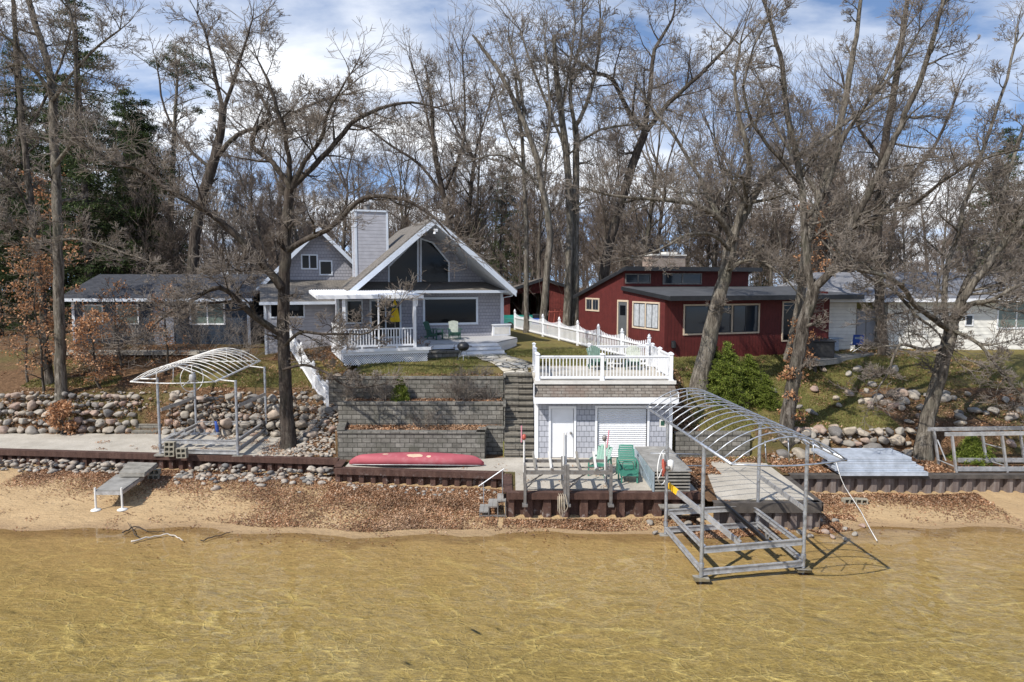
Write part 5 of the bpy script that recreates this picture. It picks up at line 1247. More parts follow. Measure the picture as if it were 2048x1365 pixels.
# frame at right
t = thing('dock_truss', 'grey aluminium dock frame standing on its side at the right edge', 'dock frame', (17.5, 25.2, .98))
m = MB()
for (px0, yt, Y, yb) in ((1890, 869, 25.0, 948), (1856, 859, 26.2, 930)):
    a = P(px0, yt, Y); m.beam(a, a+V3((4.4, 0, .06)), .06, .14)
m.build('top_rail', M['alu'], t, world=True)
m = MB()
for (px0, Y, z) in ((1915, 25.0, 1.06), (1915, 26.2, 1.08)): a = P(px0, 940, Y); m.beam(V3((a.x, Y, z)), V3((a.x+4, Y, z)), .08, .16)
m.build('bottom_rail', M['alu'], t, world=True)
for (pt, pb, Y) in (((1904, 872), (1913, 950), 25.0), ((2004, 872), (2014, 945), 25.0), ((2060, 872), (2070, 945), 25.0), ((1868, 862), (1878, 934), 26.2), ((1964, 864), (1974, 932), 26.2), ((2040, 864), (2050, 932), 26.2)):
    m = MB(); m.beam(P(pt[0], pt[1], Y), P(pb[0], pb[1], Y), .09, .07); m.build('upright', M['alu'], t, world=True)
for a_, b_ in ((P(1875, 880, 26.1), P(1892, 922, 25.6)), (P(1876, 920, 26.1), P(1912, 935, 25.0)), (P(1970, 920, 26.1), P(2010, 932, 25.1)), (P(1970, 888, 26.1), P(2005, 897, 25.1))):
    m = MB(); m.tube([a_, b_], .025, 6); m.build('brace', M['alu'], t, world=True)
# beach steps
t = thing('metal_steps', 'small grey metal steps with one handrail at the corner of the patio wall', 'steps', (-.65, 22.7, .15))
for k in range(3):
    xa = -1.10+k*.30; z = .36+k*.19; m = MB(); m.box(xa, xa+.145, 22.3, 23.05, z-.03, z); m.box(xa+.152, xa+.297, 22.3, 23.05, z-.03, z); m.build('tread', M['plywood'], t, world=True)
    m = MB()
    for y in (22.32, 23.0): m.beam((xa+.02, y, .02), (xa+.02, y, z-.032), .035, .035); m.beam((xa+.02, y, z-.05), (xa+.29, y, z-.05), .03, .035)
    m.build('step_frame', M['dull'], t, world=True)
m = MB(); m.beam((-.22, 22.32, .0), (-.22, 22.32, .7), .035, .035); m.beam((-1.08, 22.32, .2), (-.22, 22.32, .2), .03, .05); m.build('step_frame', M['dull'], t, world=True)
a, b = P(957, 973, 23.0), P(1008, 938, 23.0); m = MB(); m.tube([a, b], .022, 6); p1 = a+(b-a)*.2; p2 = b-(b-a)*.06; m.tube([p1, V3((p1.x, p1.y, .40))], .02, 6); m.tube([p2, V3((p2.x, p2.y, .75))], .02, 6); m.build('handrail', M['steel'], t, world=True)
# left dock on legs
t = thing('short_dock', 'short weathered dock on two white pipe legs reaching onto the beach', 'dock', (-14, 24.5, .2))
def planks(m, q, n, z0, z1):
    a, b, c, d = [V3(v) for v in q]     # front-left, front-right, back-right, back-left
    for k in range(n):
        s, e = (k+.06)/n, (k+.94)/n; f = [a+(d-a)*s, b+(c-b)*s, b+(c-b)*e, a+(d-a)*e]; m.slab(f, .035)
FLp, FRp, BRp, BLp = G(190, 981, .86), G(243, 981, .86), G(287, 950, .88), G(233, 949, .88)
m = MB(); planks(m, (FLp, FRp, BRp, BLp), 13, 0, 0); m.build('deck_planks', M['plywood'], t, world=True)
m = MB()
for a, b in ((FLp, FRp), (FRp, BRp), (BLp, FLp)): m.beam(a-V3((0,0,.1)), b-V3((0,0,.1)), .04, .12)
m.build('dock_frame_beam', M['alu'], t, world=True)
a, b, c, d = G(238, 946, 1.06), G(289, 946, 1.06), G(314, 926, 1.08), G(256, 924, 1.08); m = MB(); planks(m, (a, b, c, d), 8, 0, 0); o = m.build('upper_planks', M['wood'], t, world=True)
m = MB(); m.beam(a-V3((0,0,.09)), b-V3((0,0,.09)), .04, .1); m.beam(b-V3((0,0,.09)), c-V3((0,0,.09)), .04, .1); m.build('upper_frame', M['wood'], t, world=True)
for f in (FLp, FRp):
    m = MB(); m.tube([V3((f.x, f.y, .12)), V3((f.x, f.y, .95))], .035, 8); l_ = m.build('leg', M['pvc'], t, world=True); z = beachz(f.x, f.y); m = MB(); m.lathe([(0, .06), (.05, .06), (.15, .03), (.17, 0), (0, -.01)], (f.x, f.y, z+.01), 14); m.build('foot_plate', M['pvc'], l_, world=True)
m = MB(); x, y = (b.x+c.x)/2-.3, (b.y+c.y)/2
# cinder blocks
def cinder():
    t = thing('cinder_block', 'hollow grey cinder block', 'cinder block', (0, 0, 0)); m = MB(); w_, h_, d_ = .4, .195, .2
    m.box(-w_/2, w_/2, 0, d_, 0, .03); m.box(-w_/2, w_/2, 0, d_, h_-.03, h_)
    for x in (-w_/2, -.02, w_/2-.04): m.box(x, x+.04, 0, d_, .03, h_-.03)
    m.box(-w_/2+.04, -.02, d_-.012, d_-.01, .03, h_-.03); m.box(.02, w_/2-.04, d_-.012, d_-.01, .03, h_-.03); m.build('block_shell', M['block'], t); return t
blk = cinder(); spots = []
c0 = G(338, 914, 1.03); c1 = G(363, 917, 1.03)
for k in range(3): spots.append((c0.x+.01*k, c0.y, 1.035+k*.197, 0, 'cinder block in the stack of three at the front post of the left lift', 'cinder blocks at the left lift'))
for k in range(2): spots.append((c1.x-.01*k, c1.y-.02, 1.035+k*.197, 0, 'cinder block in the shorter stack of two on the left pad', 'cinder blocks on the left pad'))
q = G(1700, 1002, .3); spots.append((q.x, q.y, beachz(q.x, q.y), .12, 'pale cinder block on the leaves below the right seawall, left one', 'cinder blocks on the beach')); q = G(1724, 1003, .3); spots.append((q.x, q.y, beachz(q.x, q.y), -.2, 'pale cinder block on the leaves below the right seawall, right one', 'cinder blocks on the beach'))
q = G(298, 965, .4); spots.append((q.x, q.y+.3, beachz(q.x, q.y+.3), .2, 'cinder block in the shade under the short dock, lower one', 'cinder blocks under the dock')); spots.append((q.x+.03, q.y+.32, beachz(q.x, q.y+.3)+.2, .1, 'cinder block in the shade under the short dock, upper one', 'cinder blocks under the dock'))
for i, (x, y, z, a, lab, gr) in enumerate(spots):
    o = blk if i == 0 else copy_tree(blk); o.location = (x, y, z); o.rotation_euler = (0, 0, a); o['label'] = lab; o['group'] = gr
q = G(858/3.1, 860, 1.03); t = MB().box(-.2, .2, -.14, .14, 0, .26).build('stone_block', M['limestone'], bevel=.03); t.location = (q.x, q.y, 1.03); tag(t, 'squared pale stone block beside the foot of the left stone steps', 'stone block')
# white cable to the water
m = MB(); pts = [P(1672, 925, 24.3), G(1682, 957, .99), P(1690, 975, 24.2), G(1722, 1024, .2), G(1740, 1058, .1), G(1754, 1082, .04)]
m.tube(pts, .013, 6); tag(m.build('white_cable', M['pvc'], smooth=True), 'thin white pipe running from the dock panels down to the water', 'pipe')
# kettle grill
p = G(926, 722, 4.24); t = thing('kettle_grill', 'black kettle grill on a tripod stand on the front lawn', 'grill', (p.x, p.y+.25, p.z-.02)); r = .29
kprof = [(r*math.cos(a), r*math.sin(a)*.72) for a in [(-PI/2)+k*PI/2/8 for k in range(9)]]; MB().lathe([(a, b+.68) for a, b in kprof], n=24).build('bowl', M['black'], t, smooth=True)
kprof = [(r*1.02*math.cos(a), r*math.sin(a)*.8) for a in [k*PI/2/8 for k in range(9)]]; o = MB().lathe([(a, b+.69) for a, b in kprof], n=24).build('lid', M['black'], t, smooth=True); m = MB(); m.tube([(-.06, 0, .92), (-.06, 0, .98), (.06, 0, .98), (.06, 0, .92)], .012, 6); m.tube([(r, -.1, .72), (r+.12, -.08, .70), (r+.12, .08, .7), (r, .1, .72)], .015, 6); m.build('lid_handle', M['rubber'], o)
for k in range(3):
    a = k*2*PI/3+.6; m = MB(); m.tube([(.12*math.cos(a), .12*math.sin(a), .5), (.3*math.cos(a), .3*math.sin(a), .04)], .014, 6); m.build('leg', M['steel'], t)
m = MB(); m.tube([(-.26, -.19, .06), (-.26, -.15, .06)], .07, 12); m.build('wheel', M['rubber'], t)
# shepherd hook
p = G(908, 748, 3.95); m = MB(); m.tube([(p.x, p.y, p.z-.1), (p.x, p.y, p.z+1.15), (p.x+.03, p.y, p.z+1.3), (p.x+.14, p.y, p.z+1.33), (p.x+.2, p.y, p.z+1.22)], .012, 6); tag(m.build('garden_hook', M['black'], smooth=True), 'thin black garden hook on the lawn above the top block wall', 'garden hook')
# porch box seat, umbrella, round table
p = G(1000, 672, 4.9); t = thing('box_seat', 'white panelled box with flat lid at the right end of the porch', 'box seat', (p.x, p.y+.25, 4.905), math.radians(20)); MB().box(-.55, .55, -.3, .45, 0, .62).build('box_body', M['white_paint'], t, bevel=.01); MB().box(-.6, .6, -.35, .5, .622, .69).build('box_lid', M['white'], t, bevel=.01); m = MB(); m.box(-.45, .45, -.312, -.302, .1, .52); m.build('side_panel', M['limestone'], t)
p = P(790, 640, 36.2); t = thing('patio_umbrella', 'closed yellow patio umbrella with a green band under the porch awning', 'umbrella', (p.x, p.y, 4.905)); zt = P(790, 598, 36.2).z-4.9; MB().tube([(0, 0, 0), (0, 0, zt+.05)], .022, 8).build('pole', M['wood'], t)
m = MB()
def fold(z0, z1, r0, r1):
    mm = MB(); n = 24; vs = []
    for i in range(7):
        s = i/6
        for k in range(n): a = 2*PI*k/n; rr = lerp(r0, r1, s)*(1+.22*math.cos(8*a)); vs.append((rr*math.cos(a), rr*math.sin(a), lerp(z0, z1, s)))
    mm.add(vs, [(i*n+k, i*n+(k+1) % n, (i+1)*n+(k+1) % n, (i+1)*n+k) for i in range(6) for k in range(n)]); return mm
z1_ = P(790, 600, 36.2).z-4.9; zb1 = P(790, 611, 36.2).z-4.9; zb2 = P(790, 617, 36.2).z-4.9; zb3 = P(790, 644, 36.2).z-4.9
fold(zb1, z1_, .10, .03).build('canopy_top', M['yellow'], t, smooth=True); fold(zb2, zb1, .12, .10).build('canopy_band', M['teal_band'], t, smooth=True); fold(zb3, zb2, .24, .12).build('canopy_skirt', M['yellow'], t, smooth=True)
p = G(812, 668, 4.9); t = thing('patio_table', 'dark round patio table on the covered porch behind the railing', 'table', (p.x, p.y, 4.905)); MB().lathe([(0, .7), (.55, .7), (.57, .72), (.55, .74), (0, .74)], n=24).build('tabletop', M['black'], t); MB().tube([(0, 0, 0), (0, 0, .7)], .04, 8).build('table_leg', M['black'], t)
# neighbour's wooden deck, hot tub and garden furniture
t = thing('low_wooden_deck', 'low weathered wooden platform between the red and white cottages', 'deck', (15.4, 34, 3.9)); pa, pb, pc, pd, pe = G(1556, 706, 4.2), G(1637, 722, 4.2), G(1822, 700, 4.2), G(1800, 676, 4.2), G(1585, 688, 4.2)
MB().prism([(v.x, v.y) for v in (pa, pb, pc, pd, pe)], 4.14, 4.2).build('deck_boards', M['planks'], t, world=True); m = MB()
for a, b in ((pa, pb), (pb, pc)): m.beam(V3((a.x, a.y, 4.04)), V3((b.x, b.y, 4.04)), .05, .2)
m.build('deck_edge', M['wood'], t, world=True); m = MB()
for a, b in ((pa, pb), (pb, pc)):
    for s in (.05, .5, .95): c = a+(b-a)*s; m.box(c.x-.06, c.x+.06, c.y+.04, c.y+.16, 3.2, 3.94)
m.build('deck_post', M['darkwood'], t, world=True)
t = thing('garden_platform', 'small low plank bench at the corner of the red cottage', 'bench', G(1528, 703, 4.1)[:]); q = G(1528, 703, 4.1); MB().box(-.95, .95, 0, .5, .2, .26).build('seat', M['planks'], t); m = MB(); m.box(-.8, -.7, 0, .5, -.2, .2); m.box(.7, .8, 0, .5, -.2, .2); m.build('bench_leg', M['wood'], t)
q = G(1648, 716, 4.2); t = thing('hot_tub', 'black hot tub cabinet with dark cover on the wooden platform', 'hot tub', (q.x-.1, q.y+.75, 4.21), math.radians(-12)); MB().box(-.75, .75, -.7, .7, 0, .78).build('cabinet', M['tubshell'], t, bevel=.03); MB().box(-.8, .8, -.75, .75, .785, .87).build('cover', M['black'], t, bevel=.02); m = MB(); m.tube([(-.8, -.78, .55), (-.8, -.86, .98), (.3, -.86, 1.0), (.3, -.78, .9)], .02, 6); m.build('cover_lifter', M['rubber'], t)
q = G(1718, 706, 4.2); t = thing('camp_chair', 'blue folding camp chair seen from behind on the wooden platform', 'chair', (q.x, q.y+.3, 4.21), math.radians(170))
m = MB(); m.slab([(-.3, .22, .42), (.3, .22, .42), (.27, .34, .98), (-.27, .34, .98)], .02); m.build('chair_back', M['bluep'], t); m = MB(); m.slab([(-.14, .245, .47), (.14, .245, .47), (.2, .335, .85), (-.2, .335, .85)], -.02); m.build('mesh_panel', M['bluel'], t); MB().box(-.28, .28, -.25, .22, .40, .42).build('seat', M['bluep'], t); m = MB()
for a, b in (((-.3, .25, 0), (.3, .22, .42)), ((.3, .25, 0), (-.3, .22, .42)), ((-.3, -.28, 0), (.3, -.25, .42)), ((.3, -.28, 0), (-.3, -.25, .42)), ((-.29, .24, .4), (-.29, .34, 1.0)), ((.29, .24, .4), (.29, .34, 1.0))): m.tube([a, b], .012, 5)
m.build('chair_frame', M['steel'], t)
q = G(1672, 704, 4.2); t = thing('side_table', 'pale slatted side table between the hot tub and blue chair', 'table', (q.x, q.y+.4, 4.21), .2); MB().box(-.42, .42, -.3, .3, .70, .74).build('tabletop', M['bluel'], t); MB().box(-.24, .2, -.24, .24, 0, .695).build('table_base', M['alu_slats'], t)
q = G(1664, 698, 4.2); adirondack('cushioned_chair', 'garden chair with striped faded cushion behind the pale side table', (q.x, q.y+1.4, 4.21), math.radians(5), (M['black'], M['pale_slat']), 'garden chairs on the platform', fan=False)
q = G(1694, 700, 4.2); adirondack('cushioned_chair', 'dark garden chair with a red seat beside the blue camp chair', (q.x, q.y+1.3, 4.21), math.radians(40), (M['redcloth'], M['black']), 'garden chairs on the platform', fan=False)
q = G(1120, 648, 4.65); t = thing('covered_hot_tub', 'brown covered hot tub beside the twin trunks near the shed', 'hot tub', (q.x, q.y+1, 4.6), .1); MB().box(-1.0, 1.0, -.9, .9, 0, .9).build('cabinet', M['cover'], t, bevel=.03); MB().box(-1.06, 1.06, -.96, .96, .905, 1.0).build('cover', M['cover'], t, bevel=.02)
q = P(1036, 628, 50.5); t = thing('tarp_covered_boat', 'dark green tarp over a small trailer by the red shed', 'tarp', (q.x, q.y, 4.6)); m = MB(); m.yprism([(-.7, .25), (.7, .25), (.55, .85), (0, 1.05), (-.55, .85)], -1.1, 1.1); m.build('tarp', M['tarp'], t, bevel=.05); m = MB()
for x in (-.6, .6): m.tube([(x, -.76, .3), (x, -.9, .3)], .28, 14)
m.build('wheel', M['rubber'], t)
q = P(1072, 640, 50); t = thing('lawn_tractor', 'small dark lawn tractor parked in the shed opening', 'tractor', (q.x, q.y, 4.62)); m = MB(); m.box(-.3, .3, -.8, .3, .35, .8); m.build('tractor_hood', M['bluep'], t, bevel=.08); m = MB(); m.box(-.25, .25, .4, .8, .6, 1.1); m.build('tractor_seat', M['black'], t, bevel=.05)
for x, y, r in ((-.4, -.6, .22), (.32, -.6, .22), (-.5, .55, .32), (.36, .55, .32)): m = MB(); m.tube([(x, y, r), (x+.14, y, r)], r, 16); m.build('wheel', M['rubber'], t)
q = P(1120, 628, 49.5); t = thing('wood_rack', 'dark red metal frame leaning by the shed wall', 'rack', (q.x, q.y, 4.6)); m = MB()
for k in range(5): m.tube([(-.9+k*.4, 0, 0), (-.75+k*.4, .1, 1.4+.1*math.sin(k))], .03, 6)
m.tube([(-.9, 0, .5), (.9, 0, .6)], .03, 6); m.tube([(-.8, .05, 1.3), (.9, .05, 1.4)], .03, 6); m.build('rack_frame', M['redp'], t)
# driftwood on the sand
def stick(pts, r0, r1, label):
    ps = []
    for a, b in zip(pts, pts[1:]):
        for k in range(4): ps.append((lerp(a[0], b[0], k/4), lerp(a[1], b[1], k/4)))
    ps.append(pts[-1]); r = random.Random(len(label)); P3 = []
    for x, y in ps: g = G(x, y, .12); P3.append(V3((g.x, g.y+r.uniform(-.03, .03), beachz(g.x, g.y)+.05+r.uniform(0, .05))))
    m = MB(); m.tube(P3, [lerp(r0, r1, i/(len(P3)-1)) for i in range(len(P3))], 6); return m
m = stick([(263, 1077), (300, 1068), (335, 1063), (352, 1066), (366, 1074)], .03, .014, 'a'); tag(m.build('driftwood', M['bleached'], smooth=True), 'bleached forked driftwood branch lying at the edge of the wet sand', 'driftwood', 'driftwood sticks')
m = stick([(400, 1076), (430, 1068), (460, 1063)], .02, .012, 'bb'); tag(m.build('driftwood', M['bark_dark'], smooth=True), 'thin dark stick on the sand right of the bleached driftwood', 'driftwood', 'driftwood sticks')
m = stick([(245, 1062), (270, 1050), (300, 1060), (330, 1058)], .022, .01, 'ccc'); m2 = stick([(275, 1070), (255, 1045)], .018, .008, 'dd'); m.add(m2.v, m2.f); tag(m.build('driftwood', M['bark_dark'], smooth=True), 'dark tangled branch half buried in leaves behind the bleached driftwood', 'driftwood', 'driftwood sticks')
# ================================================================ stones
import bmesh
def rock_mesh(seed, sub=2):
    bm = bmesh.new(); bmesh.ops.create_icosphere(bm, subdivisions=sub+1, radius=.5); r = random.Random(seed)
    o = Vector((r.uniform(0, 50), r.uniform(0, 50), r.uniform(0, 50))); fl = (1, r.uniform(.75, 1), r.uniform(.55, .85))
    planes = [(Vector((r.gauss(0, 1), r.gauss(0, 1), r.gauss(0, 1))).normalized(), r.uniform(.30, .45)) for _ in range(9)]
    for v in bm.verts:
        p = v.co.copy(); n = p.normalized(); p *= 1+.28*noise.noise(n*1.3+o)+.10*noise.noise(n*3.2+o)
        for pn, d in planes:
            e = p.dot(pn)-d
            if e > 0: p -= pn*e*.95
        v.co = Vector((p.x*fl[0], p.y*fl[1], p.z*fl[2]))
    me = bpy.data.meshes.new('fieldstone'); bm.to_mesh(me); bm.free(); me.polygons.foreach_set('use_smooth', [True]*len(me.polygons)); me.materials.append(M['rock']); return me
RM = [rock_mesh(i) for i in range(10)]
RR = random.Random(21); nrock = 0
def rock(x, y, z, s, label, group):
    global nrock
    o = bpy.data.objects.new('fieldstone', RR.choice(RM)); COL.objects.link(o); o.location = (x, y, z)
    o.scale = (s*RR.uniform(.9, 1.25), s*RR.uniform(.8, 1.0), s*RR.uniform(.75, 1.05)); o.rotation_euler = (RR.uniform(-.5, .5), RR.uniform(-.4, .4), RR.uniform(0, 6.28))
    tag(o, label, 'boulder', group); nrock += 1
def rockwall(xa, xb, ya, yb, z0, z1, size, rows, label, group, slope=.9, jit=.3):
    for k in range(rows):
        x = xa+RR.uniform(0, size*.5)
        while x < xb:
            s = size*RR.choice([.65, .8, 1.0, 1.1, 1.45])*RR.uniform(.9, 1.1)*(1.12-.25*k/rows); t = (x-xa)/(xb-xa)
            y = lerp(ya, yb, t)+slope*k/rows+RR.uniform(-.05, .05); z = lerp(z0+size*.35, z1-.02, k/max(1, rows-1))+RR.uniform(-.09, .09)
            rock(x+s*.5, y, z, s, label, group); x += s*.86
xw0, xw1 = -24.5, G(262, 868, 1.03).x
rockwall(xw0, xw1-.1, 31.3, 31.3, 1.0, 2.68, .41, 5, 'rounded fieldstone in the dry stone wall left of the stone steps', 'stones of the far left rock wall')
rockwall(xw1+1.35, -8.7, 31.15, 30.4, 1.0, 2.65, .43, 5, 'rounded fieldstone in the rock wall behind the left boat lift', 'stones of the rock wall behind the left lift', 1.0)
for i in range(34):
    x = RR.uniform(-9.6, -7.3); y = RR.uniform(28.6, 32.3); rock(x, y, upn(x, y)+.08, RR.uniform(.3, .55), 'loose rounded fieldstone on the leafy slope right of the dark oak trunk', 'stones on the slope beside the oak')
rockwall(10.6, 16.2, 27.2, 27.05, .98, 1.95, .50, 3, 'pale boulder in the low rock wall behind the aluminium dock panels', 'stones of the right rock wall', .7)
rockwall(10.6, 13.5, 27.9, 27.9, 1.7, 2.1, .5, 1, 'pale boulder in the low rock wall behind the aluminium dock panels', 'stones of the right rock wall', .1)
for i in range(26):
    t_ = RR.random(); q = G(lerp(1525, 1760, t_)+RR.uniform(-12, 12), RR.uniform(770, 806)-(t_*6) if t_ > .45 else RR.uniform(790, 826), 2.6+t_*.3); y = min(33.5, q.y); rock(q.x, y, upn(q.x, y)+.1, RR.uniform(.35, .62), 'grey boulder in the loose rock cluster on the grassy slope behind the leaning trunks', 'stones on the right slope')
for i in range(30):
    x = RR.uniform(16.3, 22.5); y = RR.uniform(26.9, 31.5); rock(x, y, upn(x, y)+.12, RR.uniform(.35, .65), 'dark boulder on the leafy slope at the right edge behind the dock frame', 'stones at the right edge')
for (px, py, s) in ((1400, 1040, .3), (1375, 1048, .35), (1640, 1040, .3), (1670, 1040, .28), (1690, 1052, .25), (1650, 1058, .26), (1620, 1064, .24), (1710, 1062, .2), (1665, 1066, .22), (1690, 1070, .2), (1600, 1058, .3), (1725, 1046, .25), (1300, 1045, .3), (1310, 1060, .25)):
    q = G(px, py, .15); rock(q.x, q.y, beachz(q.x, q.y)+.05, s, 'pale broken stone on the leafy sand around the big boat lift', 'broken stones by the big lift')
# stone steps at the left
t = thing('stone_steps', 'rough stone steps between the two fieldstone walls at the left', 'steps', (xw1+.6, 31.3, 1.0)); 
for k in range(7):
    m = MB(); m.box(xw1+.02, xw1+1.25, 31.1+k*.33, 31.65+k*.33, .9+k*.25, 1.17+k*.25); m.build('step_slab', M['step_block'], t, world=True, bevel=.04)
# small stones as masses
def scatter_stones(name, pts, label):
    base = rock_mesh(77, 0); bv = np.array([v.co[:] for v in base.vertices]); bf = np.array([p.vertices[:] for p in base.polygons]); n = len(pts); Vs = []; Fs = []
    for i, (x, y, z, s) in enumerate(pts):
        a = NR.uniform(0, 6.28); c, s_ = math.cos(a), math.sin(a); q = bv*np.array([s*NR.uniform(.8, 1.3), s*NR.uniform(.7, 1.1), s*NR.uniform(.7, 1)])*(1+.15*NR.randn(len(bv), 1)*.5)
        Vs.append(np.stack([q[:, 0]*c-q[:, 1]*s_+x, q[:, 0]*s_+q[:, 1]*c+y, q[:, 2]+z], 1)); Fs.append(bf+i*len(bv))
    o = mesh_np(name, np.concatenate(Vs), np.concatenate(Fs), M['pebble'], smooth=True); tag(o, label, 'stones', kind='stuff'); bpy.data.meshes.remove(base)
pts = []
for i in range(420):      # riprap against the left seawall
    x = NR.uniform(-21.5, -7.0)
    if -14.9 < x < -13.2 : continue
    y = wallY(x)-.25-abs(NR.normal(0, .55 if x > -13.5 else .35)); k = NR.randint(0, 3) if y > wallY(x)-.7 else 0; pts.append((x, y, beachz(x, y)+.05+k*.13, NR.choice([.16, .2, .26, .34, .42])*NR.uniform(.85, 1.15)))
for i in range(60): x = NR.uniform(-6.5, -.6); y = wallY(x)-.2-abs(NR.normal(0, .35)); pts.append((x, y, beachz(x, y)+.03, NR.uniform(.12, .28)))
scatter_stones('riprap_stones', pts, 'rounded stones heaped on the sand below the left steel seawall')
pts = []
for i in range(900): x = NR.uniform(-10.4, -7.05); y = NR.uniform(26.95, 31.5); pts.append((x, y, upn(x, y)+.05, NR.uniform(.12, .28)))
for i in range(160): x = NR.uniform(-24, -8.7); y = NR.uniform(31.9, 32.5); pts.append((x, y, upn(x, y)+.03, NR.uniform(.14, .3)))
for i in range(120): x = NR.uniform(10.5, 17); y = NR.uniform(26.7, 28); pts.append((x, y, upn(x, y)+.03, NR.uniform(.14, .3)))
for i in range(1500):
    x = NR.uniform(-24.4, -8.8)
    if -17.9 < x < -16.2: continue
    k = NR.uniform(0, 1); pts.append((x, (31.42 if x < -17 else lerp(31.3, 30.55, (x+17)/8))+.86*k, 1.05+1.55*k, NR.uniform(.13, .27)))
for i in range(260):
    x = NR.uniform(10.6, 16.2); k = NR.uniform(0, 1); pts.append((x, 27.2+.6*k, 1.0+.85*k, NR.uniform(.13, .3)))
scatter_stones('small_stones', pts, 'small rounded stones filling the slope round the dark oak trunk and wall gaps')

# ================================================================ leaf litter, grass
def leaves(name, pts, label, mat, size=(.05, .1), up=.02, kind='stuff', curl=.35):
    n = len(pts); P_ = np.array(pts, np.float32); s = NR.uniform(size[0], size[1], n); a = NR.uniform(0, 6.28, n); tx = NR.normal(0, curl, n); ty = NR.normal(0, curl, n)
    c, sn = np.cos(a), np.sin(a); ux = np.stack([c, sn, tx], 1)*s[:, None]; uy = np.stack([-sn, c, ty], 1)*(s*.6)[:, None]
    mid = np.zeros((n, 3)); mid[:, 2] = s*NR.uniform(-.25, .35, n)
    base = P_+np.array([0, 0, up])+np.stack([np.zeros(n), np.zeros(n), np.abs(tx)*s+np.abs(ty)*s*.6], 1)
    V = np.stack([base-ux, base-uy*.9+mid, base+ux, base+uy*.9+mid], 1).reshape(-1, 3)
    Q = np.arange(n*4).reshape(-1, 4)
    o = mesh_np(name, V, Q, mat, smooth=False); return tag(o, label, 'leaf litter', kind=kind)
def nmask(x, y, s=1.0, th=0.0, o=0): return noise.noise(Vector((x*s, y*s, o))) > th
L = []
def addl(n, xr, yf, mask=None, zf=gz):
    k = 0
    for _ in range(n*4):
        if k >= n: break
        x = NR.uniform(*xr); y = yf(x) if callable(yf) else NR.uniform(*yf)
        if mask and not mask(x, y): continue
        L.append((x, y, zf(x, y))); k += 1
# beach drift below the seawalls
addl(70000, (-19, 17), lambda x: wallY(x)-.15-abs(NR.normal(0, .9)), lambda x, y: y > shoreY(x)+.2 and (noise.noise(Vector((x*.35, y*.5, 2)))+.25*NR.randn()+.35+(y-shoreY(x)-1.6)*.22 > 0))
addl(30000, (-12, -.5), lambda x: NR.uniform(shoreY(x)+.4, wallY(x)-.2), lambda x, y: noise.noise(Vector((x*.45, y*.6, 9)))+.28*NR.randn()+.12+.22*math.tanh((x+6)/1.6)-.25*max(0, -x-9) > 0)
addl(12000, (5.5, 11.5), lambda x: NR.uniform(shoreY(x)-.1, 22.6), lambda x, y: y < wallY(x)-.1 and nmask(x, y, .8, -.2, 4))
addl(14000, (-19.5, -9), lambda x: wallY(x)-.3-abs(NR.normal(.2, 1.3)), lambda x, y: y > shoreY(x)+.9 and noise.noise(Vector((x*.6, y*.8, 12)))+.3*NR.randn()-.02 > 0)
addl(1500, (-19, 17), lambda x: NR.uniform(shoreY(x)-.1, shoreY(x)+1.2), lambda x, y: nmask(x, y, 1.1, .2, 5))
addl(420, (-14, 16), lambda x: shoreY(x)-abs(NR.normal(.2, .9)), lambda x, y: noise.noise(Vector((x*.5, y*.9, 21))) > .12, beachz)
leaves('beach_leaf_litter', L, 'drifts of fallen brown oak leaves on the sand below the seawalls', M['litter'], (.018, .045), .008)
L = []
addl(14000, (-6.9, -.45), (27.2, 28.25), lambda x, y: not (x > -1.1 and y < 27.95)); addl(15000, (-7.3, -.45), (28.6, 29.35)); addl(900, (-7.8, -.4), (29.6, 30.1))
addl(26000, (-24, -7.2), (27.0, 38), lambda x, y: y > wallY(x)+.4 and (y > 31 or x > -10.2) and noise.noise(Vector((x*.5, y*.5, 1)))+.1+(.5 if x > -10.5 and y < 33 else 0) > 0)
addl(6000, (-26, -9), (33, 38), lambda x, y: nmask(x, y, .35, .05, 3))
addl(9000, (6.35, 7.7), (22.8, 31.5), lambda x, y: not (x > 6.75 and y < 24.6) and not (y > 27.1 and x < 6.45))
addl(1000, (6.8, 9.9), (26.2, 27.1)); addl(13000, (10.1, 16.5), (24.9, 27.2)); addl(20000, (6.6, 24), (27.3, 38), lambda x, y: noise.noise(Vector((x*.5, y*.5, 6)))-.02+(.4 if x > 16 else 0) > 0)
addl(2500, (16, 24), (25, 31)); addl(1500, (-19, -8.8), (28, 31.2), lambda x, y: nmask(x, y, .9, .25, 7)); addl(500, (-6, 6.2), (22.8, 26.8), lambda x, y: y > wallY(x)+.4 and nmask(x, y, 1.2, .2, 8))
addl(900, (-11.5, 6), (30.5, 36), lambda x, y: nmask(x, y, .6, .25, 2))
for i in range(4200):
    x = NR.uniform(-24.4, -8.8); k = NR.uniform(0, 1)
    if noise.noise(Vector((x*.9, k*2, 3))) > -.05: L.append((x, (31.3 if x < -17 else lerp(31.15, 30.4, (x+17)/8))+.86*k-.12, 1.1+1.55*k))
L2 = []
for x, y, z in L:
    c = z; 
    if 22.6 < y < 31.2 and ((x < -8.9 and y < 31.2) or (-6.5 < x < 6.3 and y < 27) or (6.7 < x < 9.9 and y < 26.2)): c = max(z, 1.03 if x < -8.5 else .965)
    L2.append((x, y, c))
leaves('leaf_litter', L2, 'fallen brown leaves lying on the terraces, slopes and lawns', M['litter'], (.022, .055), .01)
L = []
def addg(n, xr, yr, mask=None):
    for _ in range(n):
        x = NR.uniform(*xr); y = NR.uniform(*yr)
        if mask and not mask(x, y): continue
        L.append((x, y, upn(x, y)))
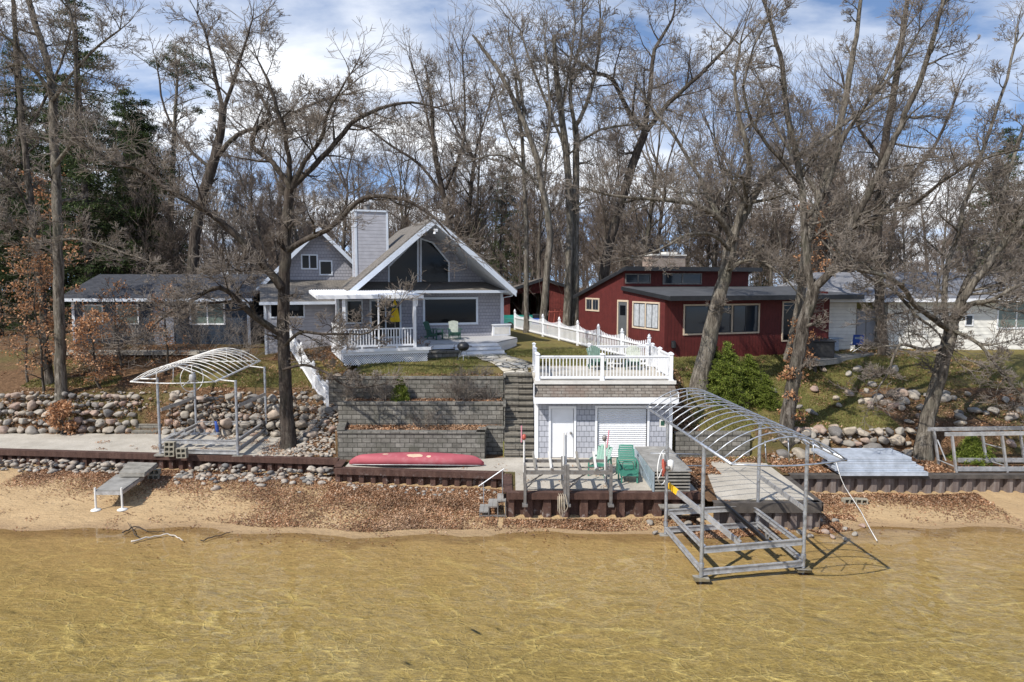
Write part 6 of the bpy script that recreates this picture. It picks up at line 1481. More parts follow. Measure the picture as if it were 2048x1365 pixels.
def grass(pts):
    n = len(pts); P_ = np.array(pts, np.float32); a = NR.uniform(0, 6.28, n); h = NR.uniform(.035, .11, n); w_ = NR.uniform(.008, .02, n); lx = NR.normal(0, .05, n); ly = NR.normal(0, .05, n)
    d = np.stack([np.cos(a)*w_, np.sin(a)*w_, np.zeros(n)], 1); top = P_+np.stack([lx, ly, h], 1)
    V = np.stack([P_-d, P_+d, top], 1).reshape(-1, 3); o = mesh_np('lawn_grass', V, np.arange(3*n).reshape(-1, 3), M['grassblade'], smooth=False); tag(o, 'short patchy spring grass on the lawns and slopes', 'grass', kind='stuff')
ms = lambda x, y: gmat(x, y, 0) == 0 and noise.noise(Vector((x*.6, y*.6, 11))) > -.35
addg(60000, (-24, -7.6), (32.4, 37), ms); addg(45000, (-7.6, 6.2), (30, 37), lambda x, y: ms(x, y) and not (-1.6 < x < 1.1 and y < 34)); addg(110000, (7.4, 24), (27.6, 37), ms)
grass(L)

# ================================================================ trees
class Tree:
    def __init__(s, seed): s.r = random.Random(seed); s.big = []; s.small = []
    def branch(s, p, d, L, r0, lvl, maxl, par):
        r = s.r; n = par['seg'][min(lvl, len(par['seg'])-1)]; pts = [p]; rad = [r0]; c = p; dd = d.normalized()
        wob = par['wob']*(1.05-.16*lvl); step = L/n; ft = par['taper']
        for i in range(n):
            dd = Vector((dd.x+r.gauss(0, wob), dd.y+r.gauss(0, wob), dd.z+r.gauss(0, wob)+par['up']*(.5 if lvl < 2 else 1))).normalized()
            c = c+dd*step; pts.append(c); rad.append(max(par['rmin'], r0*(1-(1-ft)*(i+1)/n)))
        (s.big if lvl <= par.get('biglvl', 1) else s.small).append((pts, rad))
        if lvl >= maxl: return
        s.children(pts, rad, L, lvl, maxl, par)
    def children(s, pts, rad, L, lvl, maxl, par, start=.2, num=None):
        r = s.r; nc = num if num is not None else par['kids'][min(lvl, len(par['kids'])-1)]; n = len(pts)-1
        for k in range(nc):
            t = start+(1-start)*((k+r.random())/nc); f = t*n; i = min(n-1, int(f)); u = f-i
            p = pts[i].lerp(pts[i+1], u); d = (pts[i+1]-pts[i]).normalized(); rr = rad[i]+(rad[i+1]-rad[i])*u
            ax = d.orthogonal(); ax.rotate(Matrix.Rotation(r.uniform(0, 2*PI), 3, d)); ang = math.radians(r.uniform(*par['ang']))*(1-.09*lvl)
            nd = d*math.cos(ang)+ax*math.sin(ang)
            if nd.z < -.35: nd.z *= .4
            ll = L*r.uniform(*par['lr'])*(1.15-.55*t)
            s.branch(p, nd, ll, max(par['rmin'], min(rr*.8, rr*par['rr']*r.uniform(.7, 1.1))), lvl+1, maxl, par)
    def limb(s, pts, rads, par, kids, L, lvl=1, maxl=4, start=.15, sub=3):
        P_ = []; R_ = []; r = s.r                # smooth + subdivide a traced limb
        n = len(pts)
        for i in range(n-1):
            p0, p1, p2, p3 = pts[max(i-1, 0)], pts[i], pts[i+1], pts[min(i+2, n-1)]
            for k in range(sub):
                t = k/sub; q = .5*((2*p1)+(p2-p0)*t+(2*p0-5*p1+4*p2-p3)*t*t+(3*p1-p0-3*p2+p3)*t**3); P_.append(q+Vector((r.gauss(0, .02), r.gauss(0, .02), 0))); R_.append(lerp(rads[i], rads[i+1], t))
        P_.append(pts[-1]); R_.append(rads[-1]); s.big.append((P_, R_))
        if kids: s.children(P_, R_, L, lvl-1, maxl, par, start, kids)
def chains_mesh(chains, name, mat, parent, off, thick):
    groups = {}
    for pts, rad in chains: groups.setdefault((len(pts), (8 if max(rad) > .14 else 5) if thick else (4 if max(rad) > .018 else 3)), []).append((pts, rad))
    Vs = []; Qs = []; base = 0
    for (n, k), lst in groups.items():
        m = len(lst); P_ = np.array([[tuple(p) for p in pts] for pts, _ in lst], np.float64); R_ = np.array([rad for _, rad in lst], np.float64)
        T = np.empty_like(P_); T[:, 1:-1] = P_[:, 2:]-P_[:, :-2]; T[:, 0] = P_[:, 1]-P_[:, 0]; T[:, -1] = P_[:, -1]-P_[:, -2]; T /= np.linalg.norm(T, axis=2, keepdims=True)+1e-9
        D = P_[:, -1]-P_[:, 0]; ref = np.where(np.abs(D[:, 2:3]) > .8*np.linalg.norm(D, axis=1, keepdims=True), np.array([[1., 0, 0]]), np.array([[0, 0, 1.]]))[:, None, :]
        A = np.cross(T, ref); A /= np.linalg.norm(A, axis=2, keepdims=True)+1e-9; B_ = np.cross(A, T)
        th = np.arange(k)*2*PI/k; V = P_[:, :, None, :]+R_[:, :, None, None]*(A[:, :, None, :]*np.cos(th)[None, None, :, None]+B_[:, :, None, :]*np.sin(th)[None, None, :, None])
        I = np.arange(m*n*k).reshape(m, n, k)+base; J = np.roll(I, -1, axis=2)
        Qs.append(np.stack([I[:, :-1], J[:, :-1], J[:, 1:], I[:, 1:]], -1).reshape(-1, 4)); Vs.append(V.reshape(-1, 3)); base += m*n*k
    V = np.concatenate(Vs)-np.array(off); return mesh_np(name, V, np.concatenate(Qs), mat, parent, smooth=True)
PAR = dict(seg=[6, 7, 6, 5, 4, 2], wob=.15, up=.045, taper=.16, rmin=.0078, kids=[8, 7, 6, 4, 3], ang=(32, 72), lr=(.42, .76), rr=.5, biglvl=2)
def finish_tree(T, label, cat, loc, group, barkm='bark', twigm='twig', name='bare_oak_tree'):
    t = thing(name, label, cat, tuple(loc), 0, group)
    chains_mesh(T.big, 'trunk', M[barkm], t, loc, True); chains_mesh(T.small, 'crown', M[twigm], t, loc, False); return t
def px2m(rpx, Y): return rpx*Y/F
def hero(label, base_px, Yb, trunk, limbs, seed, kids=9, maxl=None, group='bare oaks on the shore', barkm='bark', trunk_kids=4, L=4.0, par=None, zb=None):
    """trunk/limbs: lists of (px, py, rpx, dY) traced points"""
    T = Tree(seed); r = T.r; pr = dict(PAR); pr.update(par or {}); maxl = maxl or 4
    if Yb > 40: pr.update(rmin=.0125, kids=[8, 7, 5, 3, 4])
    trunk = [(a, b, c*.84, d) for a, b, c, d in trunk]; limbs = [([(a, b, c*.74, d) for a, b, c, d in l], k, ll) for l, k, ll in limbs]
    def conv(l, d0=0): return [P(a, b, Yb+dy) for a, b, _, dy in l], [px2m(c, Yb+dy) for _, _, c, dy in l]
    pts, rad = conv(trunk); z0 = gz(pts[0].x, pts[0].y)
    pts = [Vector((pts[0].x, pts[0].y, z0-.25))]+pts[0:]; pts[0].x, pts[0].y = pts[1].x, pts[1].y; rad = [rad[0]*1.5]+rad; pts[1] = pts[1].lerp(pts[2], .12); rad[1] = rad[1]*1.06
    T.limb(pts, rad, pr, trunk_kids, L*.6, start=.45, maxl=maxl, sub=4)
    for l, k, ll in limbs:
        p, rd = conv(l); T.limb(p, rd, pr, k, ll, start=.12, maxl=maxl)
        e = (p[-1]-p[-2]).normalized()
        for q in range(3):
            d = e+Vector((r.gauss(0, .35), r.gauss(0, .35), r.gauss(0, .25))); T.branch(p[-1], d, ll*r.uniform(.5, .8), rd[-1]*.8, 2, maxl, pr)
    return finish_tree(T, label, 'tree', (pts[0].x, pts[0].y, z0), group, barkm)
hero('dark forked oak growing through the stones between the left boat lift and terraces', None, 28.4,
  [(578, 895, 19, 0), (572, 800, 16, 0), (567, 700, 15, .1), (567, 600, 14.5, .2), (570, 520, 13, .3), (573, 440, 12, .4), (580, 375, 10.5, .5)],
  [([(563, 575, 12, 0), (520, 520, 10, -.3), (470, 468, 9, -.6), (410, 421, 8, -1), (345, 385, 6.5, -1.3), (290, 345, 5, -1.5), (235, 330, 3, -1.7)], 11, 3.6),
   ([(577, 500, 9, 0), (624, 474, 8, -.5), (665, 453, 7, -1), (715, 403, 6.5, -1.5), (753, 393, 6, -1.8), (810, 400, 5, -2), (860, 430, 3.5, -2.2), (900, 470, 2, -2.3)], 10, 2.8),
   ([(560, 668, 10, 0), (513, 635, 9, -.5), (478, 606, 8, -.9), (455, 583, 6, -1.2), (425, 577, 5, -1.5), (385, 603, 4, -1.8), (335, 628, 3, -2), (300, 660, 2, -2.2)], 17, 3.0),
   ([(580, 375, 9, 0), (545, 325, 7, .2), (503, 292, 6, .3), (512, 262, 5.5, .4), (540, 235, 5, .5), (520, 190, 3.5, .6), (500, 150, 2, .7)], 9, 3.0),
   ([(580, 378, 8.5, 0), (576, 315, 7, -.3), (567, 255, 6, -.5), (552, 215, 5, -.7), (535, 160, 4, -.8), (515, 120, 2, -1)], 9, 2.8),
   ([(582, 378, 8, 0), (610, 322, 6.5, -.2), (642, 277, 5.5, -.3), (652, 235, 4.5, -.5), (672, 195, 3.5, -.6), (700, 150, 2, -.8)], 9, 2.8),
   ([(582, 376, 8, .2), (625, 335, 7.5, .5), (675, 283, 7, .8), (705, 246, 6, 1), (760, 218, 5, 1.3), (820, 205, 3.5, 1.6), (870, 215, 2, 1.8)], 10, 3.2),
   ([(572, 690, 5, -.3), (600, 665, 4.5, -1), (640, 668, 4, -1.5), (690, 668, 3, -1.8), (740, 665, 2.2, -2), (790, 620, 1.5, -2.2)], 12, 1.9),
   ([(565, 740, 4, -.3), (610, 730, 4, -1), (650, 745, 3.5, -1.5), (700, 775, 2.5, -1.8), (760, 770, 1.5, -2)], 9, 1.5)], 1, trunk_kids=5, L=3.4, barkm='bark_dark')
hero('tall straight oak rising from the top of the far left rock wall', None, 32.2,
  [(124, 806, 13, 0), (121, 700, 12, 0), (118, 600, 11.5, 0), (117, 500, 11, 0), (114, 400, 10.5, .1), (110, 300, 10, .2), (106, 200, 9, .3), (98, 140, 8, .3), (75, 60, 7, .4), (52, -20, 6, .5)],
  [([(112, 330, 6, 0), (145, 275, 5, -.5), (152, 180, 5, -.8), (150, 90, 4, -1), (140, 20, 3, -1.2)], 9, 3.5), ([(108, 190, 6, 0), (60, 130, 5, -.5), (20, 80, 4, -1), (-20, 60, 3, -1.2)], 8, 3.5), ([(115, 280, 4, 0), (165, 290, 3.5, -1), (215, 300, 2.5, -1.5)], 8, 2.5), ([(117, 480, 4, 0), (170, 480, 3.5, -1), (230, 500, 2.5, -1.5), (290, 520, 1.8, -2)], 9, 2.4), ([(117, 520, 4, 0), (60, 470, 3, -.6), (10, 450, 2, -1)], 8, 2.4), ([(106, 200, 5, 0), (150, 140, 4, -.4), (200, 90, 3, -.6), (240, 60, 2, -.8)], 8, 3)], 2, trunk_kids=8, L=4, barkm='bark2')
hero('slimmer oak standing just behind and left of the tall straight one', None, 33.4,
  [(98, 762, 9, 0), (92, 690, 8.5, 0), (85, 600, 8, 0), (70, 480, 7.5, 0), (60, 390, 7, 0), (48, 270, 6.5, 0), (38, 160, 6, 0), (30, 60, 5, 0), (22, -30, 4, 0)],
  [([(64, 430, 4, 0), (30, 370, 3.5, -.5), (-10, 330, 3, -1)], 7, 3), ([(48, 270, 4, 0), (90, 200, 3.5, .4), (130, 100, 3, .6), (150, 20, 2, .8)], 8, 3.2)], 3, trunk_kids=8, L=3.6, barkm='bark')
hero('massive leaning oak beside the hemlock bush right of the boathouse deck', None, 30.2,
  [(1396, 784, 23, 0), (1414, 700, 20, 0), (1432, 620, 17.5, 0), (1447, 560, 16, 0), (1458, 510, 15.5, 0), (1466, 470, 14.5, 0)],
  [([(1466, 472, 12, 0), (1490, 425, 11, .3), (1512, 385, 10, .6), (1540, 345, 9, .9), (1580, 322, 8, 1.2), (1640, 285, 6, 1.5), (1700, 240, 4.5, 1.8), (1760, 200, 3, 2)], 11, 3.6),
   ([(1464, 480, 9, 0), (1440, 440, 8, -.5), (1395, 412, 7, -1), (1345, 402, 6, -1.5), (1290, 398, 4.5, -1.9), (1230, 392, 3.5, -2.2), (1180, 380, 2, -2.4)], 13, 3.2),
   ([(1468, 470, 10, 0), (1488, 400, 8, -.3), (1500, 330, 7, -.6), (1485, 260, 6, -.9), (1470, 180, 4.5, -1), (1480, 90, 3, -1.2)], 10, 3.4),
   ([(1460, 500, 6, -.2), (1425, 470, 5, -1), (1375, 470, 4, -1.6), (1320, 500, 3, -2), (1270, 515, 2, -2.3)], 11, 2.2),
   ([(1450, 540, 5, -.2), (1500, 520, 4, -.8), (1550, 540, 3, -1.2), (1590, 580, 2, -1.5)], 9, 2.0),
   ([(1462, 480, 7, .2), (1420, 400, 6, .8), (1385, 330, 5, 1.2), (1340, 260, 4, 1.6), (1300, 210, 2.5, 2)], 10, 3.4)], 4, trunk_kids=4, L=3, barkm='bark2')
hero('tall twin-stemmed oak with a leaning trunk behind the boat lift canopy', None, 27.6,
  [(1570, 872, 18, 0), (1581, 800, 17, 0), (1594, 720, 16, 0), (1606, 655, 15.5, 0), (1622, 600, 15, 0), (1630, 570, 14, 0)],
  [([(1626, 585, 11, 0), (1615, 520, 10.5, .2), (1609, 440, 10, .4), (1602, 370, 9, .6), (1590, 300, 8, .8), (1572, 220, 7.5, 1), (1565, 140, 6.5, 1.2), (1545, 60, 5, 1.4), (1520, -20, 4, 1.5)], 12, 3.6),
   ([(1630, 575, 12, 0), (1660, 545, 11, -.2), (1688, 505, 11, -.4), (1697, 460, 10.5, -.6), (1722, 415, 10, -.8), (1758, 345, 9, -1), (1790, 275, 8, -1.2), (1825, 200, 7.5, -1.4), (1860, 100, 6.5, -1.6), (1885, 10, 5, -1.8)], 13, 3.8),
   ([(1602, 372, 6, .6), (1570, 330, 5.5, .3), (1520, 270, 4.5, 0), (1490, 200, 4, -.2), (1500, 120, 3, -.4), (1530, 50, 2, -.5)], 9, 3),
   ([(1697, 460, 7, -.6), (1760, 430, 6, -1.2), (1830, 405, 5.5, -1.6), (1890, 360, 4.5, -2), (1960, 320, 3.5, -2.2), (2040, 300, 2.5, -2.4)], 11, 3.2),
   ([(1688, 500, 6, -.4), (1730, 550, 5, -1.2), (1790, 580, 4.5, -1.6), (1830, 630, 4, -1.9), (1870, 660, 3, -2.1), (1890, 690, 2, -2.2)], 10, 2.2),
   ([(1609, 440, 7, .4), (1645, 395, 6.5, .3), (1670, 330, 6, .2), (1690, 270, 5.5, 0), (1740, 200, 4.5, -.3), (1800, 130, 3.5, -.5), (1840, 60, 2, -.7)], 10, 3.2)], 5, trunk_kids=3, L=3, barkm='bark')
hero('second trunk right behind the twin-stemmed oak, by the red cottage corner', None, 34.6,
  [(1580, 716, 13, 0), (1592, 650, 11.5, 0), (1602, 580, 11, 0), (1612, 500, 10, 0), (1632, 420, 9.5, 0), (1655, 340, 9, 0), (1680, 250, 8, 0), (1700, 150, 7, 0), (1715, 50, 5, 0), (1722, -20, 4, 0)],
  [([(1640, 400, 6, 0), (1600, 330, 5, .5), (1560, 270, 4, .8), (1530, 180, 3, 1)], 9, 3.6), ([(1670, 290, 6, 0), (1720, 230, 5, -.5), (1770, 150, 4, -.8), (1810, 60, 3, -1)], 9, 3.6)], 6, trunk_kids=7, L=4, barkm='bark2')
hero('broad spreading oak leaning right above the dock frame at the right edge', None, 27.0,
  [(1848, 872, 17, 0), (1866, 800, 16.5, 0), (1884, 730, 16, 0), (1898, 680, 16, 0), (1905, 640, 15, 0)],
  [([(1903, 650, 12, 0), (1925, 600, 11, -.2), (1965, 545, 10, -.5), (2005, 490, 9, -.8), (2050, 440, 8, -1), (2110, 400, 6, -1.2)], 12, 3.4),
   ([(1898, 680, 8, 0), (1890, 610, 7.5, .3), (1893, 540, 7, .6), (1915, 470, 6.5, .9), (1935, 390, 6, 1.1), (1965, 300, 5, 1.3), (2000, 200, 4, 1.5), (2030, 90, 3, 1.6)], 12, 3.4),
   ([(1900, 660, 9, -.2), (1870, 640, 8, -.8), (1830, 610, 7, -1.3), (1800, 570, 6.5, -1.7), (1755, 548, 6, -2), (1700, 535, 4, -2.3), (1672, 500, 3, -2.5), (1640, 430, 2, -2.7)], 12, 2.6),
   ([(1902, 640, 9, 0), (1940, 610, 8, -.8), (1985, 600, 6, -1.4), (2040, 570, 5, -1.8), (2100, 560, 4, -2)], 9, 2.6),
   ([(1896, 690, 6, -.3), (1850, 700, 5, -1.2), (1800, 690, 4, -1.8), (1780, 740, 3, -2.1), (1755, 780, 2, -2.3)], 10, 2.0),
   ([(1905, 660, 6, -.2), (1960, 690, 5, -1.2), (2000, 740, 4, -1.7), (2040, 790, 3, -2), (2080, 820, 2, -2.1)], 11, 2.2),
   ([(1905, 645, 8, .2), (1935, 560, 7, .8), (1990, 460, 6, 1.2), (2010, 370, 5, 1.6), (2050, 250, 4, 2)], 11, 3.2)], 7, trunk_kids=3, L=2.6, barkm='bark2')
hero('straight grey trunk in front of the white cottage', None, 36.5,
  [(1768, 704, 13, 0), (1762, 640, 11, 0), (1758, 540, 10, 0), (1756, 430, 10, 0), (1765, 320, 9, 0), (1785, 200, 8, 0), (1800, 100, 7, 0), (1815, 0, 5, 0)],
  [([(1757, 440, 6, 0), (1810, 370, 5, .5), (1870, 290, 4, .8), (1910, 200, 3, 1)], 9, 3.8), ([(1764, 320, 5, 0), (1720, 260, 4, .5), (1690, 180, 3, .8)], 8, 3.4)], 8, trunk_kids=8, L=4.4, barkm='bark_dark')
hero('heavy leaning oak behind the blue cottage, left of the grey chimney', None, 46,
  [(385, 600, 14, 0), (388, 500, 13, 0), (405, 400, 12, 0), (425, 330, 12, 0), (440, 270, 10, 0), (448, 215, 8, 0)],
  [([(430, 320, 7, 0), (475, 270, 6, -.5), (540, 250, 5, -.8), (610, 215, 4, -1), (680, 190, 3, -1.2)], 10, 4.5), ([(447, 220, 6, 0), (430, 150, 5, .4), (415, 80, 3, .6), (395, 30, 2, .8)], 9, 4.4), ([(448, 220, 6, 0), (470, 150, 5, -.3), (490, 90, 3.5, -.5), (505, 40, 2, -.6)], 9, 4.4), ([(425, 340, 5, 0), (370, 290, 4, .5), (330, 220, 3, .8), (315, 140, 2, 1)], 9, 4.4)], 9, trunk_kids=5, L=4, group='big bare trees behind the houses', barkm='bark_dark')
hero('tall smooth trunk, left one of the close pair beside the red cottage roof', None, 48,
  [(1133, 665, 10, 0), (1137, 560, 9, 0), (1139, 450, 8.5, 0), (1135, 330, 8, 0), (1122, 220, 7.5, 0), (1112, 140, 6, 0), (1108, 70, 4, 0)],
  [([(1130, 300, 4, 0), (1090, 200, 4, .5), (1060, 120, 3, .8), (1040, 60, 2, 1)], 9, 5), ([(1122, 220, 4, 0), (1140, 130, 3, -.4), (1150, 50, 2, -.6)], 8, 4.5)], 10, trunk_kids=7, L=5, group='big bare trees behind the houses', barkm='bark2')
hero('tall smooth trunk, right one of the close pair beside the red cottage roof', None, 48.4,
  [(1150, 668, 9, 0), (1150, 560, 8.5, 0), (1151, 450, 8.5, 0), (1153, 330, 8, 0), (1150, 250, 7, 0)],
  [([(1150, 255, 5.5, 0), (1180, 190, 5, .3), (1195, 120, 4, .6), (1200, 50, 2.5, .8)], 9, 5), ([(1150, 260, 5.5, 0), (1140, 170, 5, -.4), (1160, 90, 3, -.6), (1165, 20, 2, -.8)], 9, 5), ([(1152, 290, 4, 0), (1200, 260, 3.5, -.5), (1260, 250, 2.5, -.8)], 9, 4)], 11, trunk_kids=4, L=5, group='big bare trees behind the houses', barkm='bark2')
hero('grey trunk forking high above the red shed roof', None, 45,
  [(1086, 660, 9, 0), (1092, 560, 8, 0), (1099, 470, 8, 0), (1085, 380, 7, 0), (1072, 310, 7, 0), (1045, 240, 6, 0), (1010, 165, 5, 0), (975, 110, 4, 0), (945, 70, 2.5, 0)],
  [([(1078, 340, 4, 0), (1100, 250, 4, .5), (1095, 150, 3, .8), (1090, 80, 2, 1)], 9, 4.5), ([(1050, 250, 4, 0), (1040, 170, 3.5, .4), (1020, 90, 2.5, .6)], 9, 4.5), ([(1085, 385, 4, 0), (1050, 340, 3, -.4), (1000, 310, 2.5, -.8), (950, 320, 2, -1)], 9, 4)], 12, trunk_kids=5, L=4.5, group='big bare trees behind the houses', barkm='bark2')
hero('slim pale trunk in front of the red shed opening', None, 46, [(1053, 645, 6, 0), (1052, 560, 5.5, 0), (1052, 450, 5, 0), (1048, 340, 4.5, 0), (1040, 240, 4, 0), (1030, 150, 3, 0)], [([(1048, 340, 3, 0), (1010, 260, 2.5, .4), (990, 180, 2, .6)], 8, 4)], 13, trunk_kids=8, L=4.5, group='big bare trees behind the houses', barkm='bark2')
hero('leaning dark oak with a wide fork above the red cottage', None, 50,
  [(1205, 600, 13, 0), (1212, 520, 11, 0), (1235, 430, 10, 0), (1262, 340, 10, 0), (1290, 265, 9, 0)],
  [([(1290, 265, 7, 0), (1255, 220, 6.5, -.4), (1225, 160, 6, -.6), (1190, 145, 4, -.9), (1150, 120, 2.5, -1)], 10, 5), ([(1290, 262, 7, 0), (1300, 180, 6, .4), (1310, 100, 5, .6), (1345, 40, 3, .8), (1350, 0, 2, .9)], 10, 5), ([(1292, 262, 7, 0), (1340, 205, 6, -.4), (1400, 150, 5, -.7), (1450, 100, 3, -.9)], 10, 5)], 14, trunk_kids=4, L=5, group='big bare trees behind the houses', barkm='bark_dark')
hero('slender twin tree in the gap right of the chimney', None, 58,
  [(900, 560, 7, 0), (898, 450, 6.5, 0), (880, 360, 6, 0), (868, 290, 5.5, 0), (862, 200, 4, 0), (850, 130, 2, 0)],
  [([(872, 300, 4, 0), (850, 220, 3, .4), (830, 150, 2, .6)], 9, 5.5), ([(890, 380, 4, 0), (925, 290, 4, -.4), (930, 200, 3, -.6), (925, 110, 2, -.8)], 10, 5.5), ([(892, 400, 4, 0), (840, 330, 4, .4), (780, 290, 3, .6), (740, 260, 2, .8)], 9, 5)], 15, trunk_kids=6, L=6, group='big bare trees behind the houses', barkm='bark_dark')
# ---- the wood behind: a few kinds, copied
PF = dict(PAR); PF.update(rmin=.0135, kids=[8, 7, 6, 4], seg=[8, 6, 5, 3, 2], wob=.11, up=.085, ang=(20, 52), lr=(.4, .68), biglvl=1, rr=.55)
def proto(seed, H, R, lean=0.0, fork=True, bark_='bark', name='bare_tree', up=.09, pr=None):
    T = Tree(seed); r = T.r; p = dict(PF); p['up'] = up
    if pr: p.update(pr)
    pts = [Vector((0, 0, -.4))]; rad = [R*1.35]; c = Vector((0, 0, .3)); pts.append(c); rad.append(R*1.05); n = 9; dd = Vector((lean, lean*.4, 1)).normalized()
    hh = H*(.55 if fork else .9)
    for i in range(n):
        dd = Vector((dd.x+r.gauss(0, .05), dd.y+r.gauss(0, .05), dd.z)).normalized(); c = c+dd*(hh/n); pts.append(c.copy()); rad.append(R*(1-.42*(i+1)/n if fork else 1-.8*(i+1)/n))
    T.big.append((pts, rad)); T.children(pts, rad, H*.42, 0, 4, p, .36, 10 if fork else 17)
    if fork:
        for k in range(3):
            a = r.uniform(0, 6.28); d = Vector((math.cos(a)*.35, math.sin(a)*.35, 1)); T.branch(pts[-1], d, H*.42, rad[-1]*.75, 1, 4, p)
    return finish_tree(T, 'x', 'tree', (0, 0, 0), 'bare trees of the wood behind the houses', bark_, 'twig_far', name)
protos = [proto(101, 22, .24), proto(102, 25, .28, .06), proto(103, 20, .2, -.05, False), proto(104, 18, .17, .04, False), proto(105, 23, .27, .0, True, 'bark2'), proto(106, 14, .12, .05, False), proto(107, 24, .25, -.08, True, 'bark_dark')]
birch = proto(108, 12, .09, .03, False, 'birch', 'birch_tree')
RT = random.Random(5); placed = 0; print('ROCKS', nrock)
def put(pro, x, y, s, rz, label, first):
    o = pro if first else copy_tree(pro); o.location = (x, y, upz(x, y)); o.scale = (s, s, s*RT.uniform(.92, 1.08)); o.rotation_euler = (0, 0, rz); o['label'] = label; return o
used = set()
def area_ok(x, y):
    if -19 < x < -11 and y < 47: return False
    if -13 < x < 5 and y < 54: return False
    if 2 < x < 22 and y < 50: return False
    if 16 < x < 40 and y < 49: return False
    if x < -11 and y < 47: return False
    return True
for i in range(250):
    y = 47+RT.random()**1.35*88; x = RT.uniform(-.86, .86)*y
    if not area_ok(x, y): continue
    hcap = 1.0
    px = 1024+x/y*F
    if 620 < px < 900: hcap = .80 if y < 75 else .95
    k = RT.choice([0, 1, 2, 3, 4, 5, 6, 2, 3]); pro = protos[k]; s = RT.choice([.48, .55, .62, .68, .74, .95])*RT.uniform(.92, 1.08)*hcap*(1 if y < 75 else 1.2)
    zone = 'behind the blue cottage' if x < -.36*y else 'behind the grey cottage' if x < -.02*y else 'behind the red cottage' if x < .36*y else 'behind the white cottage'
    dist = 'at the wood edge' if y < 68 else 'deeper in the wood' if y < 95 else 'far back'
    kd = ['forked grey-brown tree', 'tall leaning forked tree', 'straight tree with many side limbs', 'slim straight tree', 'pale-barked forked tree', 'small thin tree', 'dark-barked leaning tree'][k]
    o = put(pro, x, y, s, RT.uniform(0, 6.28), '%s %s, %s' % (kd, zone, dist), k not in used); used.add(k); o['group'] = 'bare trees: %s %s, %s' % (kd, zone, dist)
for i, (px, yy) in enumerate(((1655, 52), (1668, 54), (1690, 53), (1140, 62), (1712, 56))):
    x = (px-1024)/F*yy; put(birch, x, yy, RT.uniform(.8, 1), RT.uniform(0, 6), ['thin white birch just right of the red cottage roof', 'thin white birch leaning beside its twin behind the red cottage', 'thin white birch left of the white cottage roof', 'thin white birch behind the red shed ridge', 'thin white birch above the white cottage roof corner'][i], i == 0)['group'] = 'birches'
# far mass of trunks and twigs
T = Tree(900); pfm = dict(PF); pfm.update(kids=[7, 6, 5], rmin=.02, seg=[5, 4, 3, 3]); 
for i in range(230):
    y = RT.uniform(105, 165); x = RT.uniform(-.95, .95)*y; H_ = RT.uniform(12, 22); b = Vector((x, y, upz(x, y)-.3)); tp = b+Vector((RT.gauss(0, 1), 0, H_*.8))
    pts = [b.lerp(tp, k/5) for k in range(6)]; rad = [.26*(1-.75*k/5) for k in range(6)]; T.small.append((pts, rad)); T.children(pts, rad, H_*.5, 0, 3, pfm, .18, 14)
o = chains_mesh(T.small+T.big, 'distant_wood', M['twig_far'], None, (0, 0, 0), False); tag(o, 'distant mass of bare woodland closing the view behind all the houses', 'woodland', kind='stuff')
# understory brush between houses and wood
T = Tree(901); pb = dict(PAR); pb.update(kids=[5, 5, 4], rmin=.009, seg=[5, 4, 3, 3], ang=(15, 50), biglvl=-1)
for i in range(620):
    y = RT.uniform(50, 100); x = RT.uniform(-.85, .85)*y
    b = Vector((x, y, upz(x, y)-.1))
    for k in range(2): T.branch(b, Vector((RT.gauss(0, .3), RT.gauss(0, .3), 1)), RT.uniform(2, 7), .03, 1, 3, pb)
o = chains_mesh(T.small+T.big, 'understory_brush', M['twig_far'], None, (0, 0, 0), False); tag(o, 'tangled bare undergrowth along the floor of the wood', 'undergrowth', kind='stuff')

